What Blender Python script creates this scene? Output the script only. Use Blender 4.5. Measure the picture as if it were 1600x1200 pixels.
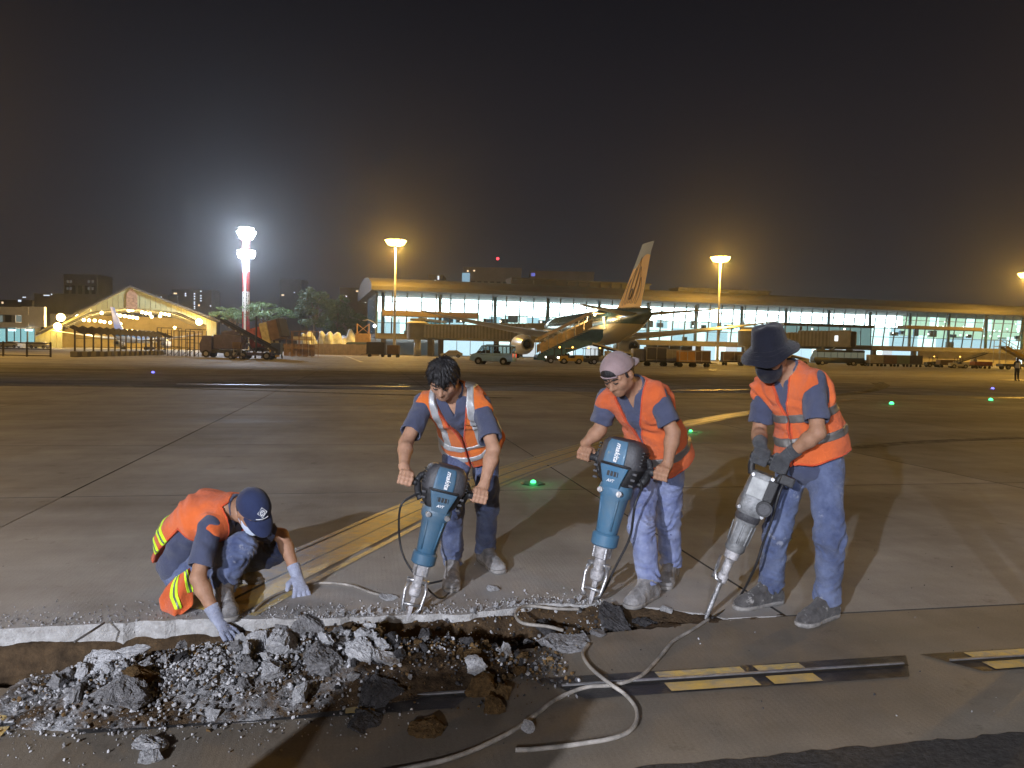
import bpy, bmesh, math, random
import numpy as np
from mathutils import Vector, Matrix, Euler

random.seed(7)
rng = np.random.default_rng(7)
scene = bpy.context.scene
for _o in list(bpy.data.objects):
    bpy.data.objects.remove(_o)
C = scene.collection

# ------------------------------------------------------------------ camera
CAM_H = 1.45
FPX, HOR = 1200.0, 549.0           # focal length and horizon row (middle column), for a 1600 x 1200 frame
ROLL = math.radians(1.15)
PITCH = math.atan((600 - HOR) / FPX)
cam = bpy.data.cameras.new('camera')
cam.sensor_width = 36.0
cam.lens = FPX / 1600 * 36.0
cam.clip_start = 0.05
cam.clip_end = 6000
cam_o = bpy.data.objects.new('camera', cam)
C.objects.link(cam_o)
CAM_R = Matrix.Rotation(math.radians(90) - PITCH, 3, 'X') @ Matrix.Rotation(ROLL, 3, 'Z')
cam_o.location = (0, 0, CAM_H)
cam_o.rotation_euler = CAM_R.to_euler()
scene.camera = cam_o

# ------------------------------------------------------------------ sky (city-lit night sky)
world = bpy.data.worlds.new('World')
scene.world = world
world.use_nodes = True
wn, wl = world.node_tree.nodes, world.node_tree.links
wn.clear()
w_out = wn.new('ShaderNodeOutputWorld')
w_bg = wn.new('ShaderNodeBackground')
w_tc = wn.new('ShaderNodeTexCoord')
w_sep = wn.new('ShaderNodeSeparateXYZ')
w_ramp = wn.new('ShaderNodeValToRGB')
wl.new(w_tc.outputs['Generated'], w_sep.inputs[0])
wl.new(w_sep.outputs['Z'], w_ramp.inputs[0])
wl.new(w_ramp.outputs[0], w_bg.inputs[0])
wl.new(w_bg.outputs[0], w_out.inputs[0])
e = w_ramp.color_ramp.elements
e[0].position = 0.0; e[0].color = (0.024, 0.0238, 0.0290, 1)
e[1].position = 0.42; e[1].color = (0.0072, 0.0073, 0.0102, 1)
k = w_ramp.color_ramp.elements.new(0.16); k.color = (0.0165, 0.0166, 0.0222, 1)
w_bg.inputs[1].default_value = 1.0

# ------------------------------------------------------------------ exposure / render
vs = scene.view_settings
vs.view_transform = 'Standard'
vs.look = 'None'
vs.exposure = 0.0
vs.gamma = 1.0
scene.render.engine = 'CYCLES'
cy = scene.cycles
cy.use_denoising = True
cy.max_bounces = 6
cy.diffuse_bounces = 2
cy.glossy_bounces = 3
cy.transmission_bounces = 4
cy.transparent_max_bounces = 12
cy.volume_bounces = 0
cy.sample_clamp_indirect = 4.0
cy.sample_clamp_direct = 0.0
cy.use_light_tree = True

# ------------------------------------------------------------------ helpers
def ray(px, py):
    return CAM_R @ Vector(((px - 800) / FPX, -(py - 600) / FPX, -1.0))

def P(px, py, Y):
    """point seen at (px, py) of the 1600x1200 photograph, Y metres ahead"""
    d = ray(px, py)
    return Vector((0, 0, CAM_H)) + d * (Y / d.y)

def G(px, py, z=0.0):
    """point of the ground seen at (px, py)"""
    d = ray(px, py)
    return Vector((0, 0, CAM_H)) + d * ((z - CAM_H) / d.z)

def tag(o, label=None, cat=None, group=None, kind=None):
    if label: o['label'] = label
    if cat: o['category'] = cat
    if group: o['group'] = group
    if kind: o['kind'] = kind
    return o

def empty(name, loc=(0, 0, 0), rz=0.0, label=None, cat=None, group=None):
    o = bpy.data.objects.new(name, None)
    o.empty_display_size = 0.2
    C.objects.link(o)
    o.location = loc
    o.rotation_euler = (0, 0, rz)
    return tag(o, label, cat, group)

def link_mesh(name, me, mat=None, parent=None, loc=None, rz=None, smooth=False):
    o = bpy.data.objects.new(name, me)
    C.objects.link(o)
    if mat is not None and len(me.materials) == 0:
        me.materials.append(mat)
    if parent is not None:
        o.parent = parent
    if loc is not None:
        o.location = loc
    if rz is not None:
        o.rotation_euler = (0, 0, rz)
    if smooth:
        me.polygons.foreach_set('use_smooth', np.ones(len(me.polygons), dtype=bool))
    return o

KIDS = {}
def copy_tree(o, parent=None):
    c = o.copy()
    C.objects.link(c)
    c.parent = parent
    for ch in list(o.children):
        copy_tree(ch, c)
    return c

def rot_to(d, up=Vector((0, 0, 1))):
    """matrix whose Z axis is d"""
    d = Vector(d).normalized()
    u = Vector(up)
    if abs(d.dot(u.normalized())) > 0.999:
        u = Vector((0, 1, 0))
    x = u.cross(d).normalized()
    y = d.cross(x)
    return Matrix((x, y, d)).transposed()

class MB:
    """collects shapes into ONE mesh"""
    def __init__(self, off=(0, 0, 0)):
        self.v, self.f = [], []
        self.off = Vector(off)
    def add(self, vs, fs):
        n = len(self.v)
        self.v += [tuple(Vector(p) - self.off) for p in vs]
        self.f += [tuple(i + n for i in f) for f in fs]
        return self
    def box(self, c, s, rz=0.0, R=None, bev=0.0):
        c = Vector(c)
        hx, hy, hz = s[0] / 2, s[1] / 2, s[2] / 2
        M = R if R is not None else Matrix.Rotation(rz, 3, 'Z')
        if bev <= 0:
            vs = [c + M @ Vector((x * hx, y * hy, z * hz)) for x in (-1, 1) for y in (-1, 1) for z in (-1, 1)]
            return self.add(vs, [(0, 1, 3, 2), (4, 6, 7, 5), (0, 4, 5, 1), (2, 3, 7, 6), (0, 2, 6, 4), (1, 5, 7, 3)])
        b = min(bev, hx * .95, hy * .95, hz * .95)
        bm = bmesh.new()
        bmesh.ops.create_cube(bm, size=1.0)
        for v in bm.verts:
            v.co = Vector((v.co.x * 2 * hx, v.co.y * 2 * hy, v.co.z * 2 * hz))
        bmesh.ops.bevel(bm, geom=list(bm.edges), offset=b, segments=2, profile=0.6, affect='EDGES')
        bm.verts.index_update()
        self.add([c + M @ v.co for v in bm.verts], [[v.index for v in f.verts] for f in bm.faces])
        bm.free()
        return self
    def beam(self, a, b, w, h=None, up=Vector((0, 0, 1))):
        a, b = Vector(a), Vector(b)
        h = h or w
        M = rot_to(b - a, up)
        vs = []
        for p in (a, b):
            for x, y in ((-1, -1), (1, -1), (1, 1), (-1, 1)):
                vs.append(p + M @ Vector((x * w / 2, y * h / 2, 0)))
        return self.add(vs, [(0, 3, 2, 1), (4, 5, 6, 7), (0, 1, 5, 4), (1, 2, 6, 5), (2, 3, 7, 6), (3, 0, 4, 7)])
    def tube(self, pts, r, n=8, caps=True, closed=False):
        pts = [Vector(p) for p in pts]
        m = len(pts)
        rs = r if isinstance(r, (list, tuple)) else [r] * m
        vs = []
        d0 = (pts[1] - pts[0]).normalized()
        x = d0.orthogonal().normalized()
        for i, p in enumerate(pts):
            if i == 0: d = pts[1] - pts[0]
            elif i == m - 1: d = pts[-1] - pts[-2]
            else: d = pts[i + 1] - pts[i - 1]
            d.normalize()
            x = (x - d * x.dot(d))
            if x.length < 1e-6: x = d.orthogonal()
            x.normalize()
            y = d.cross(x)
            for j in range(n):
                a = 2 * math.pi * j / n
                vs.append(p + (x * math.cos(a) + y * math.sin(a)) * rs[i])
        fs = []
        for i in range(m - 1):
            for j in range(n):
                k = (j + 1) % n
                fs.append((i * n + j, i * n + k, (i + 1) * n + k, (i + 1) * n + j))
        if caps:
            fs.append(tuple(range(n - 1, -1, -1)))
            fs.append(tuple((m - 1) * n + j for j in range(n)))
        return self.add(vs, fs)
    def cyl(self, a, b, r, r2=None, n=16):
        return self.tube([a, b], [r, r if r2 is None else r2], n)
    def loft(self, rings, caps=True):
        """rings: list of equal-length point loops"""
        n = len(rings[0])
        vs = [p for r in rings for p in r]
        fs = []
        for i in range(len(rings) - 1):
            for j in range(n):
                k = (j + 1) % n
                fs.append((i * n + j, i * n + k, (i + 1) * n + k, (i + 1) * n + j))
        if caps:
            fs.append(tuple(range(n - 1, -1, -1)))
            fs.append(tuple((len(rings) - 1) * n + j for j in range(n)))
        return self.add(vs, fs)
    def prism(self, poly, d, M=None, o=(0, 0, 0)):
        """polygon (x, y) extruded from 0 to d along the local z of M at o"""
        o = Vector(o)
        M = M if M is not None else Matrix.Identity(3)
        n = len(poly)
        vs = [o + M @ Vector((x, y, 0)) for x, y in poly] + [o + M @ Vector((x, y, d)) for x, y in poly]
        fs = [tuple(range(n - 1, -1, -1)), tuple(range(n, 2 * n))]
        fs += [(i, (i + 1) % n, n + (i + 1) % n, n + i) for i in range(n)]
        return self.add(vs, fs)
    def ball(self, c, r, nu=12, nv=8, R=None):
        c = Vector(c)
        r = Vector(r) if isinstance(r, (tuple, list, Vector)) else Vector((r, r, r))
        M = R if R is not None else Matrix.Identity(3)
        vs, fs = [c + M @ Vector((0, 0, r.z))], []
        for i in range(1, nv):
            t = math.pi * i / nv
            for j in range(nu):
                a = 2 * math.pi * j / nu
                vs.append(c + M @ Vector((r.x * math.sin(t) * math.cos(a), r.y * math.sin(t) * math.sin(a), r.z * math.cos(t))))
        vs.append(c + M @ Vector((0, 0, -r.z)))
        for j in range(nu):
            fs.append((0, 1 + j, 1 + (j + 1) % nu))
        for i in range(nv - 2):
            for j in range(nu):
                a, b = 1 + i * nu + j, 1 + i * nu + (j + 1) % nu
                fs.append((a, a + nu, b + nu, b))
        last = len(vs) - 1
        for j in range(nu):
            fs.append((last, 1 + (nv - 2) * nu + (j + 1) % nu, 1 + (nv - 2) * nu + j))
        return self.add(vs, fs)
    def mesh(self, name, mat=None, smooth=False, auto=None):
        me = bpy.data.meshes.new(name)
        me.from_pydata(self.v, [], self.f)
        if mat is not None: me.materials.append(mat)
        bm = bmesh.new(); bm.from_mesh(me)
        bmesh.ops.recalc_face_normals(bm, faces=list(bm.faces))
        if auto is not None:
            for ed in bm.edges:
                if len(ed.link_faces) == 2 and ed.calc_face_angle(0) > auto: ed.smooth = False
        bm.to_mesh(me); bm.free()
        if smooth or auto is not None:
            me.polygons.foreach_set('use_smooth', np.ones(len(me.polygons), dtype=bool))
        me.update()
        return me
    def build(self, name, mat, parent=None, smooth=False, auto=None):
        return link_mesh(name, self.mesh(name, mat, smooth, auto), None, parent)

def bez(pts, n=12):
    """Catmull-Rom through pts"""
    pts = [Vector(p) for p in pts]
    q = [pts[0] * 2 - pts[1]] + pts + [pts[-1] * 2 - pts[-2]]
    out = []
    for i in range(1, len(q) - 2):
        for j in range(n):
            t = j / n
            a, b, c, d = q[i - 1], q[i], q[i + 1], q[i + 2]
            out.append(0.5 * ((2 * b) + (c - a) * t + (2 * a - 5 * b + 4 * c - d) * t * t + (3 * b - a - 3 * c + d) * t ** 3))
    out.append(pts[-1])
    return out

# ------------------------------------------------------------------ materials
MATS = {}
def mat(name, col, rough=0.6, metal=0.0, var=0.0, scale=8.0, bump=0.0, bscale=None, col2=None, spec=0.5,
        emit=None, estr=0.0, rvar=0.0, coat=0.0, stretch=None, alpha=None):
    if name in MATS: return MATS[name]
    m = bpy.data.materials.new(name)
    m.use_nodes = True
    nt = m.node_tree
    b = nt.nodes['Principled BSDF']
    b.inputs['Base Color'].default_value = (*col, 1)
    b.inputs['Roughness'].default_value = rough
    b.inputs['Metallic'].default_value = metal
    b.inputs['Specular IOR Level'].default_value = spec
    if coat: b.inputs['Coat Weight'].default_value = coat
    if emit is not None:
        b.inputs['Emission Color'].default_value = (*emit, 1)
        b.inputs['Emission Strength'].default_value = estr
    if var > 0 or bump > 0 or rvar > 0:
        tc = nt.nodes.new('ShaderNodeTexCoord')
        mp = nt.nodes.new('ShaderNodeMapping')
        if stretch: mp.inputs['Scale'].default_value = stretch
        nt.links.new(tc.outputs['Object'], mp.inputs[0])
        n = nt.nodes.new('ShaderNodeTexNoise')
        n.inputs['Scale'].default_value = scale
        n.inputs['Detail'].default_value = 6
        n.inputs['Roughness'].default_value = 0.62
        nt.links.new(mp.outputs[0], n.inputs['Vector'])
        if var > 0:
            r = nt.nodes.new('ShaderNodeValToRGB')
            lo = col2 if col2 is not None else tuple(c * (1 - var) for c in col)
            hi = col if col2 is not None else tuple(min(1, c * (1 + var)) for c in col)
            r.color_ramp.elements[0].position = 0.32; r.color_ramp.elements[0].color = (*lo, 1)
            r.color_ramp.elements[1].position = 0.68; r.color_ramp.elements[1].color = (*hi, 1)
            nt.links.new(n.outputs['Fac'], r.inputs[0])
            nt.links.new(r.outputs[0], b.inputs['Base Color'])
        if rvar > 0:
            mr = nt.nodes.new('ShaderNodeMapRange')
            mr.inputs['To Min'].default_value = max(0.02, rough - rvar)
            mr.inputs['To Max'].default_value = min(1, rough + rvar)
            nt.links.new(n.outputs['Fac'], mr.inputs['Value'])
            nt.links.new(mr.outputs[0], b.inputs['Roughness'])
        if bump > 0:
            n2 = nt.nodes.new('ShaderNodeTexNoise')
            n2.inputs['Scale'].default_value = bscale or scale * 6
            n2.inputs['Detail'].default_value = 5
            nt.links.new(mp.outputs[0], n2.inputs['Vector'])
            bp = nt.nodes.new('ShaderNodeBump')
            bp.inputs['Strength'].default_value = min(1.0, bump)
            bp.inputs['Distance'].default_value = 0.01
            nt.links.new(n2.outputs['Fac'], bp.inputs['Height'])
            nt.links.new(bp.outputs[0], b.inputs['Normal'])
    MATS[name] = m
    return m

def emis(name, col, strength):
    """a surface that gives off light (lamp face, lit window)"""
    if name in MATS: return MATS[name]
    m = bpy.data.materials.new(name)
    m.use_nodes = True
    nt = m.node_tree
    nt.nodes.clear()
    o = nt.nodes.new('ShaderNodeOutputMaterial')
    em = nt.nodes.new('ShaderNodeEmission')
    em.inputs[0].default_value = (*col, 1)
    em.inputs[1].default_value = strength
    nt.links.new(em.outputs[0], o.inputs[0])
    m.cycles.emission_sampling = 'NONE'
    MATS[name] = m
    return m

def glassy(name, tint=(0.8, 0.9, 0.95), trans=0.8, rough=0.05):
    if name in MATS: return MATS[name]
    m = bpy.data.materials.new(name)
    m.use_nodes = True
    nt = m.node_tree
    nt.nodes.clear()
    o = nt.nodes.new('ShaderNodeOutputMaterial')
    t = nt.nodes.new('ShaderNodeBsdfTransparent'); t.inputs[0].default_value = (*tint, 1)
    g = nt.nodes.new('ShaderNodeBsdfGlossy'); g.inputs['Roughness'].default_value = rough
    mx = nt.nodes.new('ShaderNodeMixShader'); mx.inputs[0].default_value = 1 - trans
    nt.links.new(t.outputs[0], mx.inputs[1]); nt.links.new(g.outputs[0], mx.inputs[2])
    nt.links.new(mx.outputs[0], o.inputs[0])
    MATS[name] = m
    return m

def lamp(name, loc, power, col, radius=0.3, parent=None, kind='POINT', aim=None, size=None, blend=0.3):
    l = bpy.data.lights.new(name, kind)
    l.energy = power
    l.color = col
    l.shadow_soft_size = radius
    if kind == 'SPOT':
        l.spot_size = size; l.spot_blend = blend
    o = bpy.data.objects.new(name, l)
    C.objects.link(o)
    if parent is not None: o.parent = parent
    o.location = loc
    if aim is not None:
        d = Vector(aim) - Vector(loc)
        o.rotation_euler = d.to_track_quat('-Z', 'Y').to_euler()
    return o

M_galv = mat('galvanised', (0.42, 0.41, 0.38), 0.5, 0.3, var=.2, scale=2)
M_dark = mat('dark_metal', (0.035, 0.035, 0.036), 0.5, 0.3)
M_black = mat('black_rubber', (0.016, 0.016, 0.016), 0.8)
# ================================================================== work lights behind the camera (they throw the workers' long shadows)
COOL = (0.84, 0.88, 1.0)
def work_light(loc, heads, aim, label, h):
    root = empty('work_light', loc, label=label, cat='work light', group='work light towers behind the camera')
    m_s = mat('stand_steel', (0.35, 0.35, 0.34), 0.45, 0.7)
    MB().cyl((0, 0, 0.35), (0, 0, h - .12), .03, .025, 10).build('pole', m_s, root)
    for i in range(3):
        a = 2 * math.pi * i / 3 + .4
        MB().tube([(0, 0, .75), (.75 * math.cos(a), .75 * math.sin(a), .02)], .018, 8).build('leg', m_s, root)
    MB().beam((-.6, 0, h - .14), (.6, 0, h - .14), .05).build('crossbar', m_s, root)
    d = Vector(aim) - Vector(loc); d.z -= h; d.normalize()
    for (x, watt) in heads:
        M = rot_to(d)
        c = Vector((x, 0, h))
        MB().box(c - d * .06, (.42, .30, .10), R=M, bev=.02).build('lamp_head', mat('lamp_black', (0.03, 0.03, 0.03), 0.5), root)
        f = MB().box(c - d * .004, (.36, .24, .012), R=M).build('lamp_face', emis('work_lamp_face', COOL, 25), root)
        lamp('lamp_beam', c + d * .04, watt, COOL, .06, root, 'SPOT', aim=c + d, size=math.radians(150), blend=.6)
work_light((-3.3, -5.4, 0), [(-.42, 5000), (.42, 400)], (0.2, 4.6, .3), 'twin-headed white work light on a tripod behind the camera', 3.2)
work_light((-1.2, -6.4, 0), [(0, 1700)], (0.8, 4.6, .3), 'single white work light on a tripod right behind the camera', 3.1)
# ================================================================== ground
ALPHA = math.radians(11.0)
UU = Vector((math.cos(ALPHA), math.sin(ALPHA), 0))      # along the trench and the slot line
VV = Vector((-math.sin(ALPHA), math.cos(ALPHA), 0))     # away from the camera
def AB(a, b, z=0.0):
    return UU * a + VV * b + Vector((0, 0, z))
def ab_of(px, py, z=0.0):
    g = G(px, py, z)
    return g.dot(UU), g.dot(VV)

A0, DA = 2.34, 5.1
B0, DB = 3.87, 3.95
A_LO, A_HI = A0 - 6 * DA, A0 + 5 * DA
B_HI = B0 + 6 * DB
B_ASPH = 2.47

_tab = {}
def vnoise_np(x, y, seed=0):
    """smooth value noise, 2-D, vectorised, 0..1"""
    r = _tab.get(seed)
    if r is None: r = _tab[seed] = np.random.default_rng(seed).random((64, 64))
    xi, yi = np.floor(x).astype(int), np.floor(y).astype(int)
    fx, fy = x - xi, y - yi
    fx = fx * fx * (3 - 2 * fx); fy = fy * fy * (3 - 2 * fy)
    g = lambda i, j: r[i % 64, j % 64]
    return (g(xi, yi) * (1 - fx) + g(xi + 1, yi) * fx) * (1 - fy) + (g(xi, yi + 1) * (1 - fx) + g(xi + 1, yi + 1) * fx) * fy
def fbm_np(x, y, seed=0, o=4):
    s, a = 0, 0.5
    for i in range(o):
        s = s + a * vnoise_np(x * 2 ** i, y * 2 ** i, seed + i)
        a *= 0.5
    return s

def concrete_material(name, slab, tint=None):
    m = bpy.data.materials.new(name); m.use_nodes = True
    nt = m.node_tree; N, L = nt.nodes, nt.links
    b = N['Principled BSDF']
    geo = N.new('ShaderNodeNewGeometry')
    mp = N.new('ShaderNodeMapping'); mp.vector_type = 'POINT'
    mp.inputs['Rotation'].default_value = (0, 0, -ALPHA)
    L.new(geo.outputs['Position'], mp.inputs[0])
    def noise(scale, detail=6, rough=0.6, st=(1, 1, 1), off=(0, 0, 0)):
        q = N.new('ShaderNodeMapping'); q.inputs['Scale'].default_value = st; q.inputs['Location'].default_value = off
        L.new(mp.outputs[0], q.inputs[0])
        n = N.new('ShaderNodeTexNoise'); n.inputs['Scale'].default_value = scale
        n.inputs['Detail'].default_value = detail; n.inputs['Roughness'].default_value = rough
        L.new(q.outputs[0], n.inputs['Vector'])
        return n.outputs['Fac']
    def ramp(fac, p0, c0, p1, c1):
        r = N.new('ShaderNodeValToRGB')
        r.color_ramp.elements[0].position = p0; r.color_ramp.elements[0].color = (*c0, 1)
        r.color_ramp.elements[1].position = p1; r.color_ramp.elements[1].color = (*c1, 1)
        L.new(fac, r.inputs[0]); return r.outputs[0]
    def mix(kind, fac, a, c):
        x = N.new('ShaderNodeMix'); x.data_type = 'RGBA'; x.blend_type = kind
        if isinstance(fac, float): x.inputs[0].default_value = fac
        else: L.new(fac, x.inputs[0])
        for i, s in ((6, a), (7, c)):
            if isinstance(s, tuple): x.inputs[i].default_value = (*s, 1)
            else: L.new(s, x.inputs[i])
        return x.outputs[2]
    def math_(op, a, c=None):
        x = N.new('ShaderNodeMath'); x.operation = op
        for i, s in ((0, a), (1, c)):
            if s is None: continue
            if isinstance(s, (int, float)): x.inputs[i].default_value = s
            else: L.new(s, x.inputs[i])
        return x.outputs[0]
    col = ramp(noise(0.55, 8, 0.62), 0.34, (0.275, 0.262, 0.246), 0.66, (0.430, 0.414, 0.392))
    # stretched rubber and oil streaks along the taxi direction
    st = ramp(noise(0.30, 6, 0.65, (0.16, 1.0, 1), (3, 9, 0)), 0.38, (0.50, 0.47, 0.45), 0.58, (1, 1, 1))
    col = mix('MULTIPLY', 0.75, col, st)
    st2 = ramp(noise(1.6, 6, 0.7, (1, 0.35, 1), (13, 2, 0)), 0.36, (0.72, 0.70, 0.69), 0.56, (1, 1, 1))
    col = mix('MULTIPLY', 0.55, col, st2)
    sp2 = ramp(noise(3.2, 7, 0.75, (1, 1, 1), (21, 5, 0)), 0.30, (0.45, 0.42, 0.40), 0.40, (1, 1, 1))
    col = mix('MULTIPLY', 0.8, col, sp2)
    # fine speckle
    sp = ramp(noise(90, 3, 0.7), 0.35, (0.80, 0.80, 0.80), 0.65, (1.12, 1.12, 1.12))
    col = mix('MULTIPLY', 0.6, col, sp)
    if slab:
        oi = N.new('ShaderNodeObjectInfo')
        mr = N.new('ShaderNodeMapRange'); mr.inputs['To Min'].default_value = 0.76; mr.inputs['To Max'].default_value = 1.12
        L.new(oi.outputs['Random'], mr.inputs['Value'])
        cc = N.new('ShaderNodeCombineColor')
        for i in range(3): L.new(mr.outputs[0], cc.inputs[i])
        col = mix('MULTIPLY', 1.0, col, cc.outputs[0])
        # pale cement dust lying about the trench
        sep = N.new('ShaderNodeSeparateXYZ'); L.new(mp.outputs[0], sep.inputs[0])
        dist = math_('ABSOLUTE', math_('SUBTRACT', sep.outputs['Y'], 4.25))
        near = N.new('ShaderNodeMapRange'); near.inputs['From Min'].default_value = 0.0; near.inputs['From Max'].default_value = 0.95
        near.inputs['To Min'].default_value = 1.0; near.inputs['To Max'].default_value = 0.0
        L.new(dist, near.inputs['Value'])
        sx = N.new('ShaderNodeMapRange'); sx.inputs['From Min'].default_value = 1.6; sx.inputs['From Max'].default_value = 2.7
        sx.inputs['To Min'].default_value = 1.0; sx.inputs['To Max'].default_value = 0.0
        L.new(sep.outputs['X'], sx.inputs['Value'])
        dn = noise(1.9, 6, 0.6, (1, 1, 1), (4, 4, 0))
        dr = N.new('ShaderNodeMapRange'); dr.inputs['From Min'].default_value = 0.36; dr.inputs['From Max'].default_value = 0.68
        L.new(dn, dr.inputs['Value'])
        dust = math_('MULTIPLY', math_('MULTIPLY', near.outputs[0], dr.outputs[0]), sx.outputs[0])
        dust = math_('MULTIPLY', dust, 0.85)
        col = mix('MIX', dust, col, (0.44, 0.43, 0.43))
    else:
        bk = N.new('ShaderNodeTexBrick')
        bk.offset = 0.0; bk.inputs['Scale'].default_value = 1.0
        bk.inputs['Brick Width'].default_value = DA; bk.inputs['Row Height'].default_value = DB
        bk.inputs['Mortar Size'].default_value = 0.012; bk.inputs['Mortar Smooth'].default_value = 0.0
        bk.inputs['Color1'].default_value = (0.88, 0.88, 0.88, 1); bk.inputs['Color2'].default_value = (1.08, 1.08, 1.08, 1)
        bk.inputs['Mortar'].default_value = (0.25, 0.25, 0.25, 1)
        q = N.new('ShaderNodeMapping'); q.inputs['Location'].default_value = (-A0, -B0, 0)
        L.new(mp.outputs[0], q.inputs[0]); L.new(q.outputs[0], bk.inputs['Vector'])
        col = mix('MULTIPLY', 1.0, col, bk.outputs['Color'])
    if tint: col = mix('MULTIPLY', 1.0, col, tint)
    L.new(col, b.inputs['Base Color'])
    rr = N.new('ShaderNodeMapRange'); rr.inputs['To Min'].default_value = 0.52; rr.inputs['To Max'].default_value = 0.90
    L.new(noise(0.7, 5, 0.6, (0.3, 1, 1), (7, 1, 0)), rr.inputs['Value'])
    L.new(rr.outputs[0], b.inputs['Roughness'])
    b.inputs['Specular IOR Level'].default_value = 0.45
    # surface relief: brushed grooves and grit
    wv = N.new('ShaderNodeTexWave'); wv.wave_type = 'BANDS'; wv.bands_direction = 'X'
    wv.inputs['Scale'].default_value = 11.0; wv.inputs['Distortion'].default_value = 0.6
    wv.inputs['Detail'].default_value = 1
    L.new(mp.outputs[0], wv.inputs['Vector'])
    g = noise(160, 4, 0.7)
    h = math_('ADD', math_('MULTIPLY', wv.outputs['Fac'], 0.13), math_('MULTIPLY', g, 0.9))
    bp = N.new('ShaderNodeBump'); bp.inputs['Strength'].default_value = 0.38; bp.inputs['Distance'].default_value = 0.006
    L.new(h, bp.inputs['Height']); L.new(bp.outputs[0], b.inputs['Normal'])
    return m

M_apron = concrete_material('apron_concrete', False)
M_slab = concrete_material('slab_concrete', True)
M_slab_near = concrete_material('slab_concrete_shaded', True, (0.70, 0.64, 0.54))  # darker, browner tint puts the foreground shade into the near strip's colour
M_soil = mat('trench_soil', (0.085, 0.055, 0.030), 0.95, var=0.5, scale=14, bump=0.9, bscale=60, col2=(0.030, 0.020, 0.012), spec=0.2)
M_asph = mat('old_asphalt', (0.060, 0.057, 0.056), 0.85, var=0.5, scale=40, bump=1.0, bscale=120, col2=(0.020, 0.019, 0.018), spec=0.3)
M_break = mat('broken_concrete', (0.44, 0.435, 0.43), 0.92, var=0.4, scale=22, bump=0.9, bscale=90, col2=(0.27, 0.26, 0.25), spec=0.2)

# trench outline in slab coordinates: far rim and near rim, b as a function of a
def rim_far(a):
    r = np.interp(a, [-6, -2.6, -1.0, -0.55, -0.2, 0.25, 0.6, 1.0, 1.35, 1.7, 2.0], [4.21, 4.215, 4.25, 4.215, 4.165, 4.17, 4.14, 4.25, 4.20, 4.10, 3.88])
    return r
def rim_near(a):
    return np.interp(a, [-6, -3.0, -1.0, 0.0, 0.5, 0.85, 1.1, 1.6, 2.0], [3.55, 3.52, 3.50, 3.46, 3.48, 3.60, 3.72, 3.80, 3.86])

def trench_z(a, b):
    f, n = rim_far(a), rim_near(a)
    d = np.minimum(f - b, b - n)
    depth = np.interp(a, [-6, -1.0, 0.3, 0.9, 1.4, 2.0], [0.30, 0.29, 0.22, 0.16, 0.10, 0.03])
    t = np.clip((d - 0.0) / 0.13, 0, 1)
    cl = fbm_np(a * 9 + 50, b * 9 + 50, 3, 4) - 0.47
    cl2 = fbm_np(a * 30 + 50, b * 30 + 50, 8, 3) - 0.44
    return np.where(d > -0.03, -np.interp(a, [-6, -.75, -.45, .9, 1.3, 2], [.085, .085, .04, .03, .010, .004]) - (depth - .03) * t * t * (3 - 2 * t) + (.25 + .75 * t) * (cl * 0.13 + cl2 * 0.05), -0.03)

as_ = np.concatenate([[-1600, -300, -80, A_LO - 0.02, A_LO, -12], np.arange(-5.2, 2.4, 0.022), [6, 14, A_HI, A_HI + 0.02, 90, 300, 1600]])
bs_ = np.concatenate([[-600, -100, -20, 0, 2.4, 3.2], np.arange(3.36, 4.42, 0.022), [4.6, 8, 16, B_HI, B_HI + 0.02, 60, 160, 500, 3000]])
AA, BB = np.meshgrid(as_, bs_, indexing='ij')
ZZ = np.where((AA >= A_LO) & (AA <= A_HI) & (BB > B_ASPH - 0.2) & (BB <= B_HI), trench_z(AA, BB), -0.003)
ZZ = np.where(BB <= B_ASPH - 0.1, -0.03, ZZ)
XX = AA * UU.x + BB * VV.x; YY = AA * UU.y + BB * VV.y
na, nb = AA.shape
me = bpy.data.meshes.new('ground')
vs_ = np.stack([XX, YY, ZZ], -1).reshape(-1, 3)
idx = np.arange(na * nb).reshape(na, nb)
fs_ = np.stack([idx[:-1, :-1], idx[1:, :-1], idx[1:, 1:], idx[:-1, 1:]], -1).reshape(-1, 4)
me.from_pydata(vs_.tolist(), [], fs_.tolist())
me.materials.append(M_apron); me.materials.append(M_soil)
ca = (AA[:-1, :-1] + AA[1:, 1:]) / 2; cb = (BB[:-1, :-1] + BB[1:, 1:]) / 2
mi = ((ca > A_LO) & (ca < A_HI) & (cb > 0) & (cb < B_HI)).astype(np.int32).reshape(-1)
me.polygons.foreach_set('material_index', mi)
me.polygons.foreach_set('use_smooth', np.ones(len(me.polygons), dtype=bool))
ground = link_mesh('ground', me)
tag(ground, kind='structure', label='wide concrete airport apron with a soil trench under the slabs')

# ---- concrete slabs, each one a piece of the ground
def jag_line(p, q, step, amp, seed):
    r = random.Random(seed)
    n = max(2, int(abs(q[0] - p[0]) / step))
    return [(p[0] + (q[0] - p[0]) * i / n + r.uniform(-.25, .25) * step, p[1] + (q[1] - p[1]) * i / n + r.uniform(-1, 1) * amp) for i in range(n + 1)]

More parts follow.
